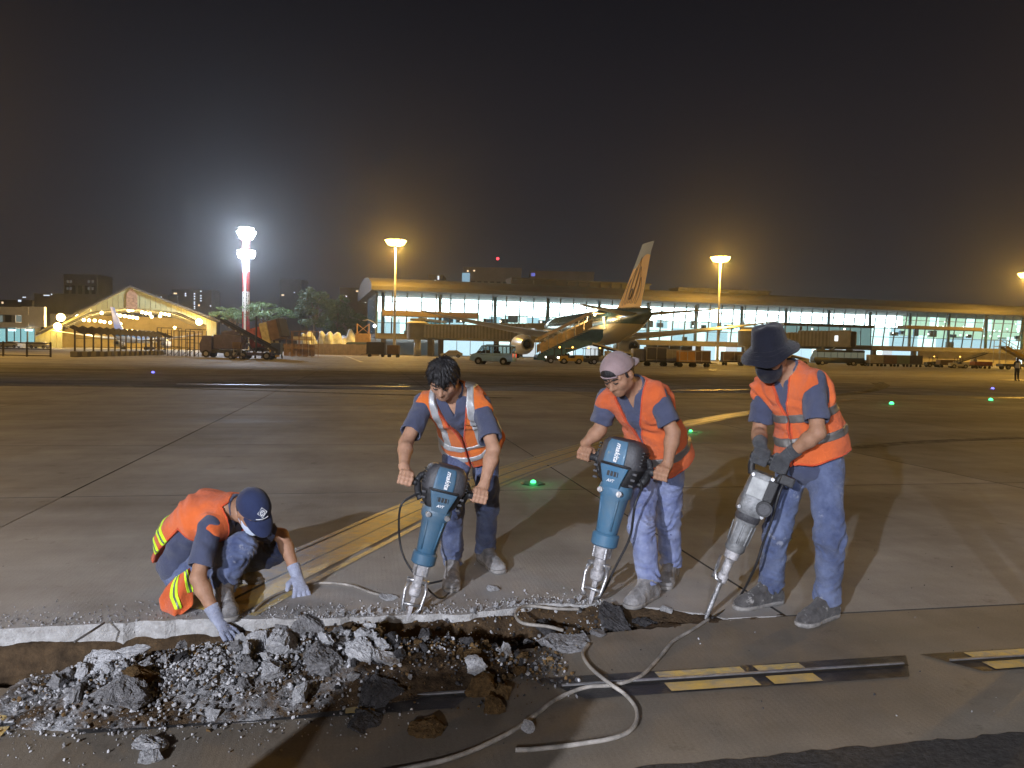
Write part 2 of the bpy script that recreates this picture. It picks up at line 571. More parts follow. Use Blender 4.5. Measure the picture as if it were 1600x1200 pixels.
def slab_prism(name, poly, top=0.0, thick=0.24, material=None, side=None, parent=ground):
    """polygon in (a, b), chamfered by 4 mm along its top edge"""
    cx = sum(p[0] for p in poly) / len(poly); cyy = sum(p[1] for p in poly) / len(poly)
    n = len(poly)
    def ins(p):
        d = Vector((cx - p[0], cyy - p[1])); d.normalize()
        return (p[0] + d.x * .006, p[1] + d.y * .006)
    vs = [AB(p[0], p[1], top - thick) for p in poly] + [AB(p[0], p[1], top - 0.005) for p in poly] + [AB(*ins(p), top) for p in poly]
    fs = [(i, (i + 1) % n, n + (i + 1) % n, n + i) for i in range(n)]
    fs += [(n + i, n + (i + 1) % n, 2 * n + (i + 1) % n, 2 * n + i) for i in range(n)]
    fs.append(tuple(range(2 * n, 3 * n)))
    me = bpy.data.meshes.new(name)
    me.from_pydata([tuple(v) for v in vs], [], fs)
    me.materials.append(material or M_slab)
    if side is not None:
        me.materials.append(side)
        for i in range(2 * n): me.polygons[i].material_index = 1
    bm = bmesh.new(); bm.from_mesh(me); bmesh.ops.recalc_face_normals(bm, faces=list(bm.faces)); bm.to_mesh(me); bm.free()
    return link_mesh(name, me, None, parent)

GAP = 0.005
M_seal = mat('joint_sealant', (0.03, 0.028, 0.026), .8)
for j in range(6):
    for i in range(-6, 5):
        a0, a1 = A0 + i * DA + GAP, A0 + (i + 1) * DA - GAP
        b0, b1 = B0 + j * DB + GAP, B0 + (j + 1) * DB - GAP
        if j == 0 and a0 < 2.0:
            lo, hi = max(a0, -6.0), min(a1, 2.0)
            if a1 > -6.0:
                xs = np.arange(lo, hi, 0.05)
                r = random.Random(i * 7 + 3)
                rim = [(float(x), float(rim_far(x)) + (r.uniform(-.018, .018) if x > -1.25 else r.uniform(-.003, .003))) for x in xs]
                rim.append((hi, float(rim_far(hi)) + (0 if hi < 2 else 0.0)))
                poly = ([(a0, b0)] if a0 < -6.0 else []) + ([(-6.0, b0)] if a0 < -6.0 else []) + rim + ([(a1, b0)] if a1 > 2.0 else []) + [(a1, b1), (a0, b1)]
                slab_prism('slab', poly, side=M_break)
                continue
        slab_prism('slab', [(a0, b0), (a1, b0), (a1, b1), (a0, b1)], thick=0.05, side=M_seal)
# the narrow strip of slabs this side of the trench
r = random.Random(5)
xs = np.arange(-6.0, 2.0, 0.05)
near = [(float(x), float(rim_near(x)) + r.uniform(-.03, .03)) for x in xs]
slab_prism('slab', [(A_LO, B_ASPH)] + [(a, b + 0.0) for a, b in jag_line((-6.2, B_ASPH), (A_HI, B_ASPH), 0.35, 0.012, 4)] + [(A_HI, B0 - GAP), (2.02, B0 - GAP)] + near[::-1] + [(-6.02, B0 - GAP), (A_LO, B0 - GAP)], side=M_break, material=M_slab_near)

# asphalt on the camera's side
asph = [(A_LO - 30, -60), (A_HI + 30, -60), (A_HI + 30, B_ASPH + .03)] + [(a, b) for a, b in jag_line((A_HI, B_ASPH + .03), (A_LO, B_ASPH + .03), 0.06, 0.014, 9)] + [(A_LO - 30, B_ASPH + .03)]
o = slab_prism('asphalt', asph, top=0.004, thick=0.05, material=M_asph, parent=None)
tag(o, kind='structure', label='dark rough asphalt strip on the near side of the slabs')

# ---- painted markings (thin sheets above the slabs)
def paint_mat(name, col, worn, wear_scale, lo=0.40, hi=0.60):
    m = bpy.data.materials.new(name); m.use_nodes = True
    nt = m.node_tree; N, L = nt.nodes, nt.links; b = N['Principled BSDF']
    geo = N.new('ShaderNodeNewGeometry')
    n = N.new('ShaderNodeTexNoise'); n.inputs['Scale'].default_value = wear_scale; n.inputs['Detail'].default_value = 8; n.inputs['Roughness'].default_value = .7
    L.new(geo.outputs['Position'], n.inputs['Vector'])
    r = N.new('ShaderNodeValToRGB')
    r.color_ramp.elements[0].position = lo; r.color_ramp.elements[0].color = (*worn, 1)
    r.color_ramp.elements[1].position = hi; r.color_ramp.elements[1].color = (*col, 1)
    L.new(n.outputs['Fac'], r.inputs[0]); L.new(r.outputs[0], b.inputs['Base Color'])
    b.inputs['Roughness'].default_value = 0.42
    b.inputs['Specular IOR Level'].default_value = 0.6
    n2 = N.new('ShaderNodeTexNoise'); n2.inputs['Scale'].default_value = 140
    L.new(geo.outputs['Position'], n2.inputs['Vector'])
    bp = N.new('ShaderNodeBump'); bp.inputs['Strength'].default_value = .4; bp.inputs['Distance'].default_value = .005
    L.new(n2.outputs['Fac'], bp.inputs['Height']); L.new(bp.outputs[0], b.inputs['Normal'])
    return m
M_yel = paint_mat('yellow_paint', (0.66, 0.44, 0.08), (0.38, 0.31, 0.19), 9, 0.38, 0.66)
M_yel_worn = paint_mat('worn_yellow_paint', (0.58, 0.43, 0.13), (0.33, 0.29, 0.22), 16, 0.42, 0.60)
M_blk = paint_mat('black_paint', (0.022, 0.022, 0.024), (0.07, 0.065, 0.06), 9, 0.30, 0.52)
M_wht = paint_mat('white_paint', (0.62, 0.61, 0.58), (0.30, 0.28, 0.26), 3, 0.36, 0.6)

def ribbon(name, pts, off0, off1, z, material, parent=None):
    """strip along a ground curve between two lateral offsets"""
    L_, R_ = [], []
    for i, p in enumerate(pts):
        d = (pts[min(i + 1, len(pts) - 1)] - pts[max(i - 1, 0)]); d.z = 0; d.normalize()
        nrm = Vector((d.y, -d.x, 0))
        L_.append(p + nrm * off0 + Vector((0, 0, z))); R_.append(p + nrm * off1 + Vector((0, 0, z)))
    mb = MB()
    n = len(pts)
    mb.add(L_ + R_, [(i, i + 1, n + i + 1, n + i) for i in range(n - 1)])
    return mb.build(name, material, parent)

cl_pts = bez([G(330, 955), G(430, 904), G(560, 842), G(660, 795), G(790, 741), G(930, 696), G(1060, 665), G(1190, 642), G(1330, 624)], 8)
t_line = empty('taxiway_line', (0, 0, 0), label='curved yellow taxiway line running back between the workers', cat='marking')
ribbon('yellow_stripe', cl_pts, -0.205, -0.012, 0.004, M_yel, t_line)
ribbon('yellow_stripe', cl_pts, 0.012, 0.18, 0.004, M_yel, t_line)
ribbon('dark_gap', cl_pts, -0.013, 0.013, 0.0035, M_blk, t_line)
for s in (-1, 1):
    ribbon('dotted_edge', cl_pts, s * 0.225, s * 0.275, 0.004, M_yel_worn, t_line)

def straight_paint(name, p, q, w, material, label, z=0.004):
    o = ribbon(name, [p, p.lerp(q, .33), p.lerp(q, .66), q], -w / 2, w / 2, z, material)
    return tag(o, label, 'marking')
straight_paint('yellow_line', G(1046, 610), G(1172, 609), 0.55, M_yel, 'short yellow paint dash far behind the man in the pink cap')
straight_paint('yellow_line', G(1520, 622), G(1690, 621), 0.5, M_yel, 'yellow paint line at the right edge beside a green light')
straight_paint('yellow_line', G(1570, 594), G(1680, 593), 0.9, M_yel, 'yellow paint line under the distant standing person')
straight_paint('white_line', G(276, 600), G(640, 604), 0.32, M_wht, 'long thin white line across the apron left of center')
straight_paint('white_line', G(458, 562), G(506, 566), 0.5, M_wht, 'short white mark on the apron before the scaffold fence')
straight_paint('white_line', G(615, 568), G(660, 570), 0.5, M_wht, 'short white bar under the nearest sodium mast')
straight_paint('yellow_line', G(1100, 577), G(1190, 582), 0.3, M_yel, 'thin yellow line behind the hat of the right worker')
straight_paint('white_line', G(540, 556), G(566, 566), 0.4, M_wht, 'slanted white bay line beside the parked minibus')
straight_paint('yellow_line', G(740, 601), G(1000, 606), 0.22, M_yel_worn, 'faded yellow line behind the two blue breakers')
straight_paint('yellow_line', G(1330, 612), G(1400, 617), 0.25, M_yel_worn, 'faded yellow dash behind the right worker')

# ---- slot line with its steel rail in the near slabs
def slot(aL, aR, bb, name_label, yel, tilt=True):
    root = empty('slot_marking', AB((aL + aR) / 2, bb), label=name_label, cat='marking')
    off = AB((aL + aR) / 2, bb)
    def sheet(nm, a0, a1, b0, b1, z, m, skew=0.0):
        mb = MB(off)
        mb.add([AB(a0 + skew, b1, z), AB(a0 - skew, b0, z), AB(a1 + skew, b0, z), AB(a1 - skew, b1, z)], [(0, 1, 2, 3)])
        return mb.build(nm, m, root)
    sheet('black_band', aL, aR, bb - .118, bb + .108, .004, M_blk, -.08)
    for (y0, y1) in yel:
        sheet('yellow_stripe', y0, y1, bb - .105, bb - .022, .0065, M_yel, 0)
        sheet('yellow_stripe', y0, y1, bb + .022, bb + .094, .0065, M_yel_worn, 0)
    mb = MB(off); mb.add([AB(aL, bb + .004, .008), AB(aL, bb - .016, .008), AB(aR, bb - .016, .008), AB(aR, bb + .004, .008)], [(0, 1, 2, 3)])
    mb.build('groove', mat('slot_dark', (0.008, 0.008, 0.008), 0.6), root)
    mb = MB(off); mb.box(AB((aL + aR) / 2, bb + .012, .006), (aR - aL - .02, .012, .016), ALPHA)
    mb.build('steel_rail', mat('slot_steel', (0.45, 0.45, 0.46), 0.38, 0.8, var=.25, scale=20), root)
    return root
s_b = 3.15
aa = lambda px, py: ab_of(px, py)[0]
slot(aa(875, 1075), aa(1425, 1045), s_b, 'slot line with steel rail between black and yellow paint below the right worker',
     [(aa(1035, 1066), aa(1175, 1060)), (aa(1195, 1058), aa(1270, 1054))])
slot(aa(1485, 1036), aa(1485, 1036) + 2.6, s_b, 'yellow slot line running off the right edge',
     [(aa(1530, 1034), aa(1485, 1036) + 2.5)])
slot(aa(105, 1130), aa(735, 1090), s_b, 'slot line half buried under the rubble heap', [(aa(540, 1108), aa(585, 1104))])
slot(aa(20, 1137) - 2.0, aa(20, 1137), s_b, 'yellow slot line running off the left edge', [(aa(20, 1137) - 1.9, aa(16, 1137))])

# ---- inset taxiway lights
M_can = mat('light_can', (0.10, 0.10, 0.10), 0.45, 0.6)
def inset_light(px, py, col, label, watt):
    g = G(px, py)
    root = empty('taxiway_light', g, label=label, cat='light', group='lights set into the apron')
    MB().cyl((0, 0, 0), (0, 0, .012), .14, .11, 16).build('light_base', M_can, root)
    nm = 'lens_green' if col[1] > col[2] else 'lens_blue'
    r = .032 if g.y < 20 else .075
    MB().ball((0, 0, .02), (r, r, .025 if g.y < 20 else .08), 10, 6).build('lens', emis(nm, tuple(min(1, c + .06) for c in col), 3.5), root, True)
    lamp('light_glow', (0, 0, .12), watt, col, .05, root)
inset_light(833, 756, (0.02, 1.0, 0.22), 'bright green light in the yellow line beside the left breaker', .9)
inset_light(1079, 675, (0.05, 1.0, 0.25), 'green light by the yellow line behind the man in the pink cap', 1.5)
inset_light(1393, 632, (0.05, 1.0, 0.25), 'green light on the apron right of the man in the hat', 2)
inset_light(1548, 626, (0.05, 1.0, 0.25), 'green light at the far right beside a yellow line', 2)
inset_light(239, 583, (0.10, 0.10, 1.0), 'blue light on the apron before the hangar', 3)
inset_light(1551, 608, (0.10, 0.10, 1.0), 'blue light at the far right of the apron', 3)

# ---- rubber marks left by wheels
M_rub = paint_mat('rubber_mark', (0.060, 0.056, 0.052), (0.24, 0.225, 0.205), 5, 0.40, 0.62)
M_rub.node_tree.nodes['Principled BSDF'].inputs['Roughness'].default_value = .9
M_rub.node_tree.nodes['Principled BSDF'].inputs['Specular IOR Level'].default_value = .1
def tyre_mark(pts, w, label):
    o = ribbon('tyre_mark', bez(pts, 10), -w / 2, w / 2, 0.0022, M_rub)
    return tag(o, label, 'marking')
tyre_mark([G(1300, 618), G(1350, 612), G(1374, 604), G(1366, 598)], .45, 'dark curved tyre mark on the apron right of the hat')
tyre_mark([G(1250, 620), G(1340, 615), G(1384, 604), G(1376, 597)], .35, 'second dark curved tyre mark beside the first one')
tyre_mark([G(1330, 700), G(1450, 690), G(1600, 684)], .30, 'faint rubber streak at the right of the apron')
tyre_mark([G(0, 600), G(260, 606), G(520, 614), G(800, 622)], .55, 'long rubber streak far back on the apron')
# ================================================================== light masts
SOD = (1.0, 0.55, 0.09)
E_sod = emis('sodium_lamp_face', (1.0, 0.66, 0.16), 24)
E_wht = emis('white_lamp_face', (0.95, 0.98, 1.0), 26)

def sodium_mast(px, ptop, hgt, label, watt, at_=None):
    hor = HOR + (px - 800) * math.tan(ROLL)
    Y = (hgt - CAM_H) * FPX / (hor - ptop)
    base = P(px, hor, Y) if at_ is None else Vector(at_); base.z = 0
    root = empty('light_mast', base, label=label, cat='light mast', group='sodium light masts along the apron')
    MB().cyl((0, 0, 0), (0, 0, .5), .6, .5, 12).build('footing', M_galv, root)
    MB().cyl((0, 0, .5), (0, 0, hgt - .8), .34, .16, 14).build('pole', M_galv, root, True)
    mb = MB()
    mb.tube([(1.5 * math.cos(t), 1.5 * math.sin(t), hgt - .95) for t in np.linspace(0, 2 * math.pi, 17)], .07, 6, False)
    for i in range(4):
        a = i * math.pi / 2 + .4
        mb.beam((0, 0, hgt - 1.0), (1.5 * math.cos(a), 1.5 * math.sin(a), hgt - .95), .09)
    mb.build('head_frame', M_galv, root)
    for i in range(10):
        a = 2 * math.pi * i / 10
        d = Vector((math.cos(a), math.sin(a), -.75)).normalized()
        c = Vector((1.75 * math.cos(a), 1.75 * math.sin(a), hgt - .35))
        f = MB(); f.box(c, (1.15, 1.15, .4), R=rot_to(d), bev=.08)
        fo = f.build('floodlight', M_galv, root)
        g = MB(); g.box(c + d * .215, (1.1, 1.1, .03), R=rot_to(d))
        g.build('lamp_face', E_sod, fo)
    lamp('mast_light', (0, 0, hgt - 1.6), watt, SOD, .9, root)
    return root
sodium_mast(616, 377, 25, 'tall sodium mast before the left end of the terminal', 5.5e4)
sodium_mast(1121, 403, 25, 'tall sodium mast behind the man in the bucket hat', 5.5e4)
sodium_mast(1599, 428, 25, 'tall sodium mast at the right edge of the view', 6.5e4)

sodium_mast(0, 0, 25, 'sodium mast behind the camera to the right', 1.2e4, (42, -48, 0))
sodium_mast(0, 0, 25, 'sodium mast behind the camera to the left', 1.0e4, (-60, -42, 0))
sodium_mast(0, 0, 25, 'sodium mast beside the apron off to the right', 6.0e4, (66, 61, 0))
sodium_mast(0, 0, 25, 'sodium mast beside the apron off to the left', 6.0e4, (-68, 72, 0))

def lattice_mast():
    px = 384; Y = 200; hor = HOR + (px - 800) * math.tan(ROLL)
    base = P(px, hor, Y); base.z = 0
    root = empty('lattice_mast', base, label='red and white lattice mast with two glaring white lamp clusters', cat='light mast')
    red = mat('mast_red', (0.42, 0.03, 0.02), 0.55, var=.25, scale=3); wh = mat('mast_white', (0.75, 0.74, 0.72), 0.55, var=.12, scale=3)
    w = 0.62; top = 31.0; n = 12; hz = top / n
    for i in range(n):
        mb = MB(); z0, z1 = i * hz, (i + 1) * hz
        for sx in (-1, 1):
            for sy in (-1, 1):
                mb.beam((sx * w, sy * w, z0), (sx * w, sy * w, z1), .17)
        for k in range(2):
            a0, a1 = z0 + k * hz / 2, z0 + (k + 1) * hz / 2
            for sx in (-1, 1):
                mb.beam((sx * w, -w, a0), (sx * w, w, a1), .11); mb.beam((-w, sx * w, a0), (w, sx * w, a1), .11)
                mb.beam((sx * w, -w, a1), (sx * w, w, a1), .11); mb.beam((-w, sx * w, a1), (w, sx * w, a1), .11)
        mb.build('mast_section', red if (i // 2) % 2 else wh, root)
    MB().beam((0, -.8, 0), (0, -.8, top), .5, .12).build('ladder', wh, root)
    for zc, rr0, nn in ((30.4, 2.0, 10), (24.9, 1.8, 10)):
        rr = rr0
        mb = MB(); mb.cyl((0, 0, zc - .9), (0, 0, zc - .8), rr * 1.05, None, 16); mb.build('platform', M_galv, root)
        for i in range(nn):
            for dz in ((-.75, .2, 1.15) if zc > 28 else (0, .8)):
                a = 2 * math.pi * (i + .5 * (dz > 0)) / nn; rr = rr0 * (.72 if abs(dz - .2) > .5 and zc > 28 else 1)
                d = Vector((math.cos(a), math.sin(a), -.45)).normalized()
                c = Vector((rr * math.cos(a), rr * math.sin(a), zc + dz * .95))
                f = MB(); f.box(c, (1.15, 1.1, .4), R=rot_to(d), bev=.08); fo = f.build('floodlight', M_galv, root)
                g = MB(); g.box(c + d * .215, (1.1, 1.05, .03), R=rot_to(d)); g.build('lamp_face', E_wht, fo)
    lamp('mast_light', (0, -2.4, 29.5), 5.5e4, (0.66, 0.79, 1.0), 1.2, root)
    lamp('mast_light', (0, -2.4, 24), 3.5e4, (0.66, 0.79, 1.0), 1.0, root)
lattice_mast()

# ================================================================== terminal
tA = P(588, 545, 175); tA.z = 0
tB = P(1600, 565, 224); tB.z = 0
tdir = (tB - tA).normalized(); trz = math.atan2(tdir.y, tdir.x)
term = empty('terminal_building', tA, trz, label='long glass-fronted airport terminal with a low curved roof, lit from inside', cat='building')
TL = 214.0; NB = 64; BW = TL / NB
rows = [5.0, 7.4, 9.8, 12.2, 14.4]
LEAN = 1.3
def fy(z): return -LEAN * (z - 5.0) / 9.4           # the facade leans outwards
M_roof = mat('roof_sheet', (0.034, 0.030, 0.028), 0.8, 0.0, var=.2, scale=.25, stretch=(1, .2, 1))
M_conc = mat('facade_concrete', (0.15, 0.14, 0.13), 0.8, var=.2, scale=.5)
M_mull = mat('mullion_steel', (0.10, 0.13, 0.15), 0.4, 0.5)
M_pane = glassy('facade_glass', (0.78, 0.93, 0.93), 0.86)
# roof: curved shell with a fascia
prof = [(-3.4, 14.6), (-3.4, 15.3), (-2.2, 16.1), (2, 17.2), (9, 18.3), (18, 18.9), (30, 18.6), (42, 17), (42, 14.4), (0.3, 14.45)]
mb = MB(); M3 = Matrix(((0, 0, 1), (1, 0, 0), (0, 1, 0)))
mb.prism(prof, TL + 3, M3, (-1.5, 0, 0)); mb.build('roof', M_roof, term, auto=.6)
mb = MB(); mb.box((TL / 2, -3.55, 15.0), (TL + 3.2, .22, .9)); mb.build('fascia', mat('fascia_panel', (0.045, 0.042, 0.04), 0.6, 0.0, var=.15, scale=.5), term)
for s0, s1, hgt in ((34, 72, 2.6), (80, 108, 1.6)):      # clerestory boxes on the roof
    mb = MB()
    mb.box(((s0 + s1) / 2, 12, 18.4 + hgt / 2), (s1 - s0, 6, .35)); cl = None
    for i in range(int((s1 - s0) / 3) + 1):
        mb.box((s0 + i * 3, 9.2, 18.2 + hgt / 4), (.35, .35, hgt * .6))
    mb.box(((s0 + s1) / 2, 12.2, 18.3 + hgt / 4), (s1 - s0 - .4, 5.2, hgt * .5))
    mb.build('clerestory', mat('clerestory_grey', (0.045, 0.043, 0.042), .8), term)
# floors and interior
mb = MB(); mb.box((TL / 2, 10, 4.55), (TL, 22, .9)); mb.build('floor_slab', M_conc, term)
mb = MB(); mb.box((TL / 2, 22.4, 7.2), (TL - .6, .3, 14.3)); mb.build('rear_wall', mat('hall_wall', (0.6, 0.62, 0.62), 0.8), term)
mb = MB(); mb.box((-.15, 10.7, 9.7), (.3, 23.6, 9.4)); mb.build('end_wall', mat('end_glass', (0.10, 0.16, 0.2), 0.15, 0.2), term)
E_hi = emis('hall_light_white', (0.90, 0.98, 1.0), 8.0)
E_mid = emis('hall_light_soft', (0.70, 0.92, 0.90), 2.1)
E_lo = emis('hall_light_blue', (0.52, 0.76, 0.86), 1.25)
E_grn = emis('hall_light_green', (0.62, 0.88, 0.66), 1.2)
E_spot = emis('hall_spot', (1.0, 0.97, 0.9), 5)
rr = random.Random(21)
for i in range(NB):  # upright hall panels glow themselves, in place of many interior lamps
    x = (i + .5) * BW
    fade = i > 46
    h0 = rr.uniform(10.3, 11.2)
    mb = MB(); mb.box((x, 15.2, (h0 + 14.3) / 2), (BW * rr.uniform(.90, .97), .2, 14.3 - h0)); mb.build('upper_glow_panel', (E_grn if rr.random() < .6 else E_mid) if fade else E_hi, term)
    h1 = rr.uniform(7.8, 9.0)
    mb = MB(); mb.box((x, 15.8, (h1 + h0) / 2 - .05), (BW * .93, .2, h0 - h1)); mb.build('glow_wall_panel', E_grn if fade else (E_mid if rr.random() < .75 else E_lo), term)
    mb = MB(); mb.box((x, 12.6, (5.1 + h1) / 2), (BW * .95, .2, h1 - 5.2)); mb.build('glow_wall_panel', E_lo if rr.random() < .7 else E_mid, term)
    if rr.random() < .75:
        mb = MB(); w = rr.uniform(.8, 2.6); hh = rr.uniform(.8, 2.4); zz = rr.choice([5.1, 8.2, 8.6])
        mb.box((x + rr.uniform(-.8, .8), 9 + rr.uniform(-2, 2), zz + hh / 2), (w, .8, hh), bev=.05)
        mb.build('kiosk', rr.choice([M_dark, mat('kiosk_grey', (0.2, 0.22, 0.24), .6), mat('kiosk_blue', (0.08, 0.2, 0.35), .6)]), term)
    for q in range(2):
        mb = MB(); mb.ball((x + rr.uniform(-1.4, 1.4), 6 + rr.uniform(-2, 3), rr.choice([10.4, 11.2, 12.6, 8.9])), .22, 6, 4); mb.build('downlight', E_spot, term)
    if i % 4 == 0:
        mb = MB(); mb.cyl((x, 3.0, 5), (x, 3.0, 14.4), .42, None, 10); mb.build('column', mat('column_blue', (0.12, 0.24, 0.34), .5), term, True)
        mb = MB(); mb.box((x, 1.2, 2.1), (1.1, 1.1, 4.2), bev=.06); mb.build('column', M_conc, term)
    # ground floor, set back
    if i > 4:
        mb = MB(); mb.box((x, 7.5, 2.0), (BW * .94, .2, 3.6))
        mb.build('shop_front', rr.choice([E_mid, E_lo, E_lo, emis('shop_white', (0.85, 0.95, 1.0), .8), mat('shop_dark', (0.12, 0.12, 0.12), .6)]), term)
mb = MB(); mb.box((TL / 2, -.4, 4.3), (TL + .6, 1.4, 1.2), bev=.05); mb.build('ledge', M_conc, term)
mb = MB(); mb.box((TL * .78, .6, 2.0), (34, .8, 3.7)); mb.build('ground_wall', mat('ground_wall', (0.42, 0.38, 0.32), .8, var=.2, scale=.4), term)
mb = MB(); mb.box((12, -1.6, 9.5), (22, 2.2, 1.3), bev=.06); mb.build('balcony', mat('balcony_brown', (0.16, 0.12, 0.085), .7), term)
mb = MB(); mb.box((154, -2.4, 10.2), (26, 3.0, .9), bev=.06); mb.build('canopy', mat('canopy_brown', (0.14, 0.11, 0.08), .7), term)
# mullions, transoms, panes
mull = MB(); mull.beam((0, fy(5), 5), (0, fy(14.4), 14.4), .16, .30, Vector((1, 0, 0))); mull_me = mull.mesh('mullion', M_mull)
for i in range(NB + 1):
    link_mesh('mullion', mull_me, None, term, (i * BW, -.1, 0))
for z in rows[1:-1]:
    mb = MB(); mb.box((TL / 2, fy(z) - .1, z), (TL, .22, .13)); mb.build('transom', M_mull, term)
for r0, r1 in zip(rows[:-1], rows[1:]):
    mb = MB(); mb.add([(-BW / 2 + .09, fy(r0), r0 + .07), (BW / 2 - .09, fy(r0), r0 + .07), (BW / 2 - .09, fy(r1), r1 - .07), (-BW / 2 + .09, fy(r1), r1 - .07)], [(0, 1, 2, 3)])
    pm = mb.mesh('pane', M_pane)
    for i in range(NB):
        link_mesh('pane', pm, None, term, ((i + .5) * BW, 0, 0))

# ================================================================== jet bridges
M_bridge = mat('bridge_cladding', (0.27, 0.265, 0.25), 0.6, 0.05, var=.18, scale=.6)
M_bridge2 = mat('bridge_grey', (0.17, 0.168, 0.16), 0.6, 0.05, var=.18, scale=.6)
def jet_bridge(a, b, zb, label):
    """rotunda at a, cab at b; zb = floor height"""
    a, b = Vector(a), Vector(b); d = b - a; L = d.length; rz = math.atan2(d.y, d.x)
    root = empty('jet_bridge', (a.x, a.y, 0), rz, label=label, cat='jet bridge', group='jet bridges at the terminal')
    MB().cyl((0, 0, 0), (0, 0, zb - .2), .75, None, 16).build('rotunda_column', M_galv, root, True)
    MB().cyl((0, 0, zb - .3), (0, 0, zb + 3.2), 2.3, None, 20).build('rotunda', M_bridge2, root, auto=.6)
    MB().cyl((0, 0, zb + 3.2), (0, 0, zb + 3.6), 2.5, 1.6, 20).build('rotunda_roof', M_bridge, root, auto=.6)
    for (s0, s1, w, h, zo) in ((1.8, L * .56, 2.9, 2.9, 0), (L * .5, L - 4.2, 3.4, 3.4, -.1)):
        t = MB(); t.box(((s0 + s1) / 2, 0, zb + h / 2 + zo), (s1 - s0, w, h), bev=.12); tun = t.build('tunnel', M_bridge2, root)
        n = int((s1 - s0) / .75)
        rb = MB()
        for i in range(n):
            x = s0 + .4 + (s1 - s0 - .8) * i / max(1, n - 1)
            for sy in (-1, 1): rb.box((x, sy * (w / 2 + .05), zb + h / 2 + zo), (.38, .14, h - .25))
            rb.box((x, 0, zb + h + zo + .04), (.38, w - .2, .12))
        ro = rb.build('ribs', M_bridge, tun); ro['kind'] = 'stuff'
    c = MB(); c.box((L - 2.2, 0, zb + 1.65), (4.2, 4.0, 3.6), bev=.25); c.build('cab', M_bridge, root)
    c = MB(); c.box((L + .35, 0, zb + 1.6), (1.0, 3.6, 3.3), bev=.2); c.build('bellows', M_black, root)
    c = MB(); c.box((L - 3.0, -2.03, zb + 1.7), (.7, .06, 1.2)); c.build('cab_window', emis('cab_light', (0.9, 0.95, 1), 1.6), root)
    g = MB()
    for sy in (-1, 1): g.beam((L * .74, sy * 1.9, .5), (L * .74, sy * 1.7, zb + 2.8), .4)
    g.beam((L * .74, -1.9, .6), (L * .74, 1.9, .6), .5); g.beam((L * .74, -1.9, 1.2), (L * .74, 1.7, zb - .4), .18); g.beam((L * .74, 1.9, 1.2), (L * .74, -1.7, zb - .4), .18)
    g.build('support_frame', M_bridge2, root)
    for sx in (-.55, .55):
        for sy in (-1.6, 1.6):
            MB().cyl((L * .74 + sx, sy - .2, .5), (L * .74 + sx, sy + .2, .5), .5, None, 14).build('wheel', M_black, root)
    st = MB(); st.beam((L - 3.4, 2.6, zb), (L - 8.0, 2.6, .2), .9, .18)
    for i in range(12): st.box((L - 3.4 - 4.6 * i / 12, 2.6, zb - (zb - .2) * i / 12 + .1), (.3, .9, .05))
    st.build('service_stair', M_galv, root)
    for i in range(3):
        MB().ball((L - 1.5 - i * L * .3, -1.2, zb + 3.75), .16, 8, 6).build('marker_lamp', emis('marker_lamp', (1, .85, .6), 8), root)
    MB().box((L * .52, 0, zb + 3.9), (.5, .5, .9), bev=.08).build('beacon_box', M_dark, root)
    return root
def gp(px, Y):
    hor = HOR + (px - 800) * math.tan(ROLL); p = P(px, hor, Y); return Vector((p.x, p.y, 0))
jet_bridge(gp(652, 166), gp(857, 160), 3.9, 'ribbed beige jet bridge reaching to the aircraft nose')
jet_bridge(gp(1168, 178), gp(1330, 168), 4.0, 'ribbed beige jet bridge standing empty behind the hat')
# fixed links from terminal to rotundas
for (px, Y, s, lab) in ((652, 166, 14.5, 'fixed link with glass side joining the left jet bridge to the terminal'), (1168, 178, 101, 'fixed link joining the right jet bridge to the terminal')):
    p0 = gp(px, Y); p1 = tA + tdir * s; d = p1 - p0; rz = math.atan2(d.y, d.x)
    root = empty('bridge_link', p0, rz, label=lab, cat='walkway')
    L_ = d.length
    MB().box((L_ / 2, 0, 4.2), (L_, 3.4, .5), bev=.05).build('floor', M_conc, root)
    MB().box((L_ / 2, 0, 7.9), (L_, 3.6, .5), bev=.05).build('roof', M_bridge, root)
    for sy in (-1, 1):
        MB().box((L_ / 2, sy * 1.6, 6.05), (L_ - .1, .06, 3.1)).build('glass_side', glassy('link_glass', (0.55, 0.75, 0.75), .8), root)
        for k in range(5): MB().box((L_ * (k + .5) / 5, sy * 1.66, 6.05), (.14, .1, 3.2)).build('post', M_mull, root)
    MB().box((L_ * .6, 0, 2.0), (1.2, 1.2, 4.0)).build('pier', M_conc, root)
root = empty('glass_pavilion', tA + tdir * 112 + Vector((tdir.y, -tdir.x, 0)) * 7, trz, label='dark-framed glass gate pavilion before the terminal behind the mast', cat='building')
MB().box((0, 0, 4.2), (26, 7, 1.0), bev=.1).build('floor_slab', M_dark, root)
MB().box((0, 0, 9.6), (26.5, 7.5, .7), bev=.1).build('roof', M_dark, root)
for k in range(9):
    MB().box((-12.6 + k * 3.15, -3.4, 7), (.16, .16, 4.8)).build('post', M_mull, root)
    if k < 8: MB().box((-12.6 + (k + .5) * 3.15, -3.3, 7), (2.9, .05, 4.4)).build('pane', emis('pavilion_glow', (0.35, 0.62, 0.60), .42), root)
for k in (-9, 0, 9): MB().box((k, 0, 1.9), (1.2, 1.2, 3.7)).build('pier', M_conc, root)

# ================================================================== aircraft
def airfoil_section(chord, thick, n=9):
    xs = [(1 - math.cos(math.pi * i / n)) / 2 for i in range(n + 1)]
    yt = lambda x: 5 * thick * (.2969 * math.sqrt(x) - .126 * x - .3516 * x * x + .2843 * x ** 3 - .1015 * x ** 4)
    up = [(-x * chord, yt(x) * chord) for x in xs]
    lo = [(-x * chord, -yt(x) * chord) for x in reversed(xs[1:-1])]
    return up + lo

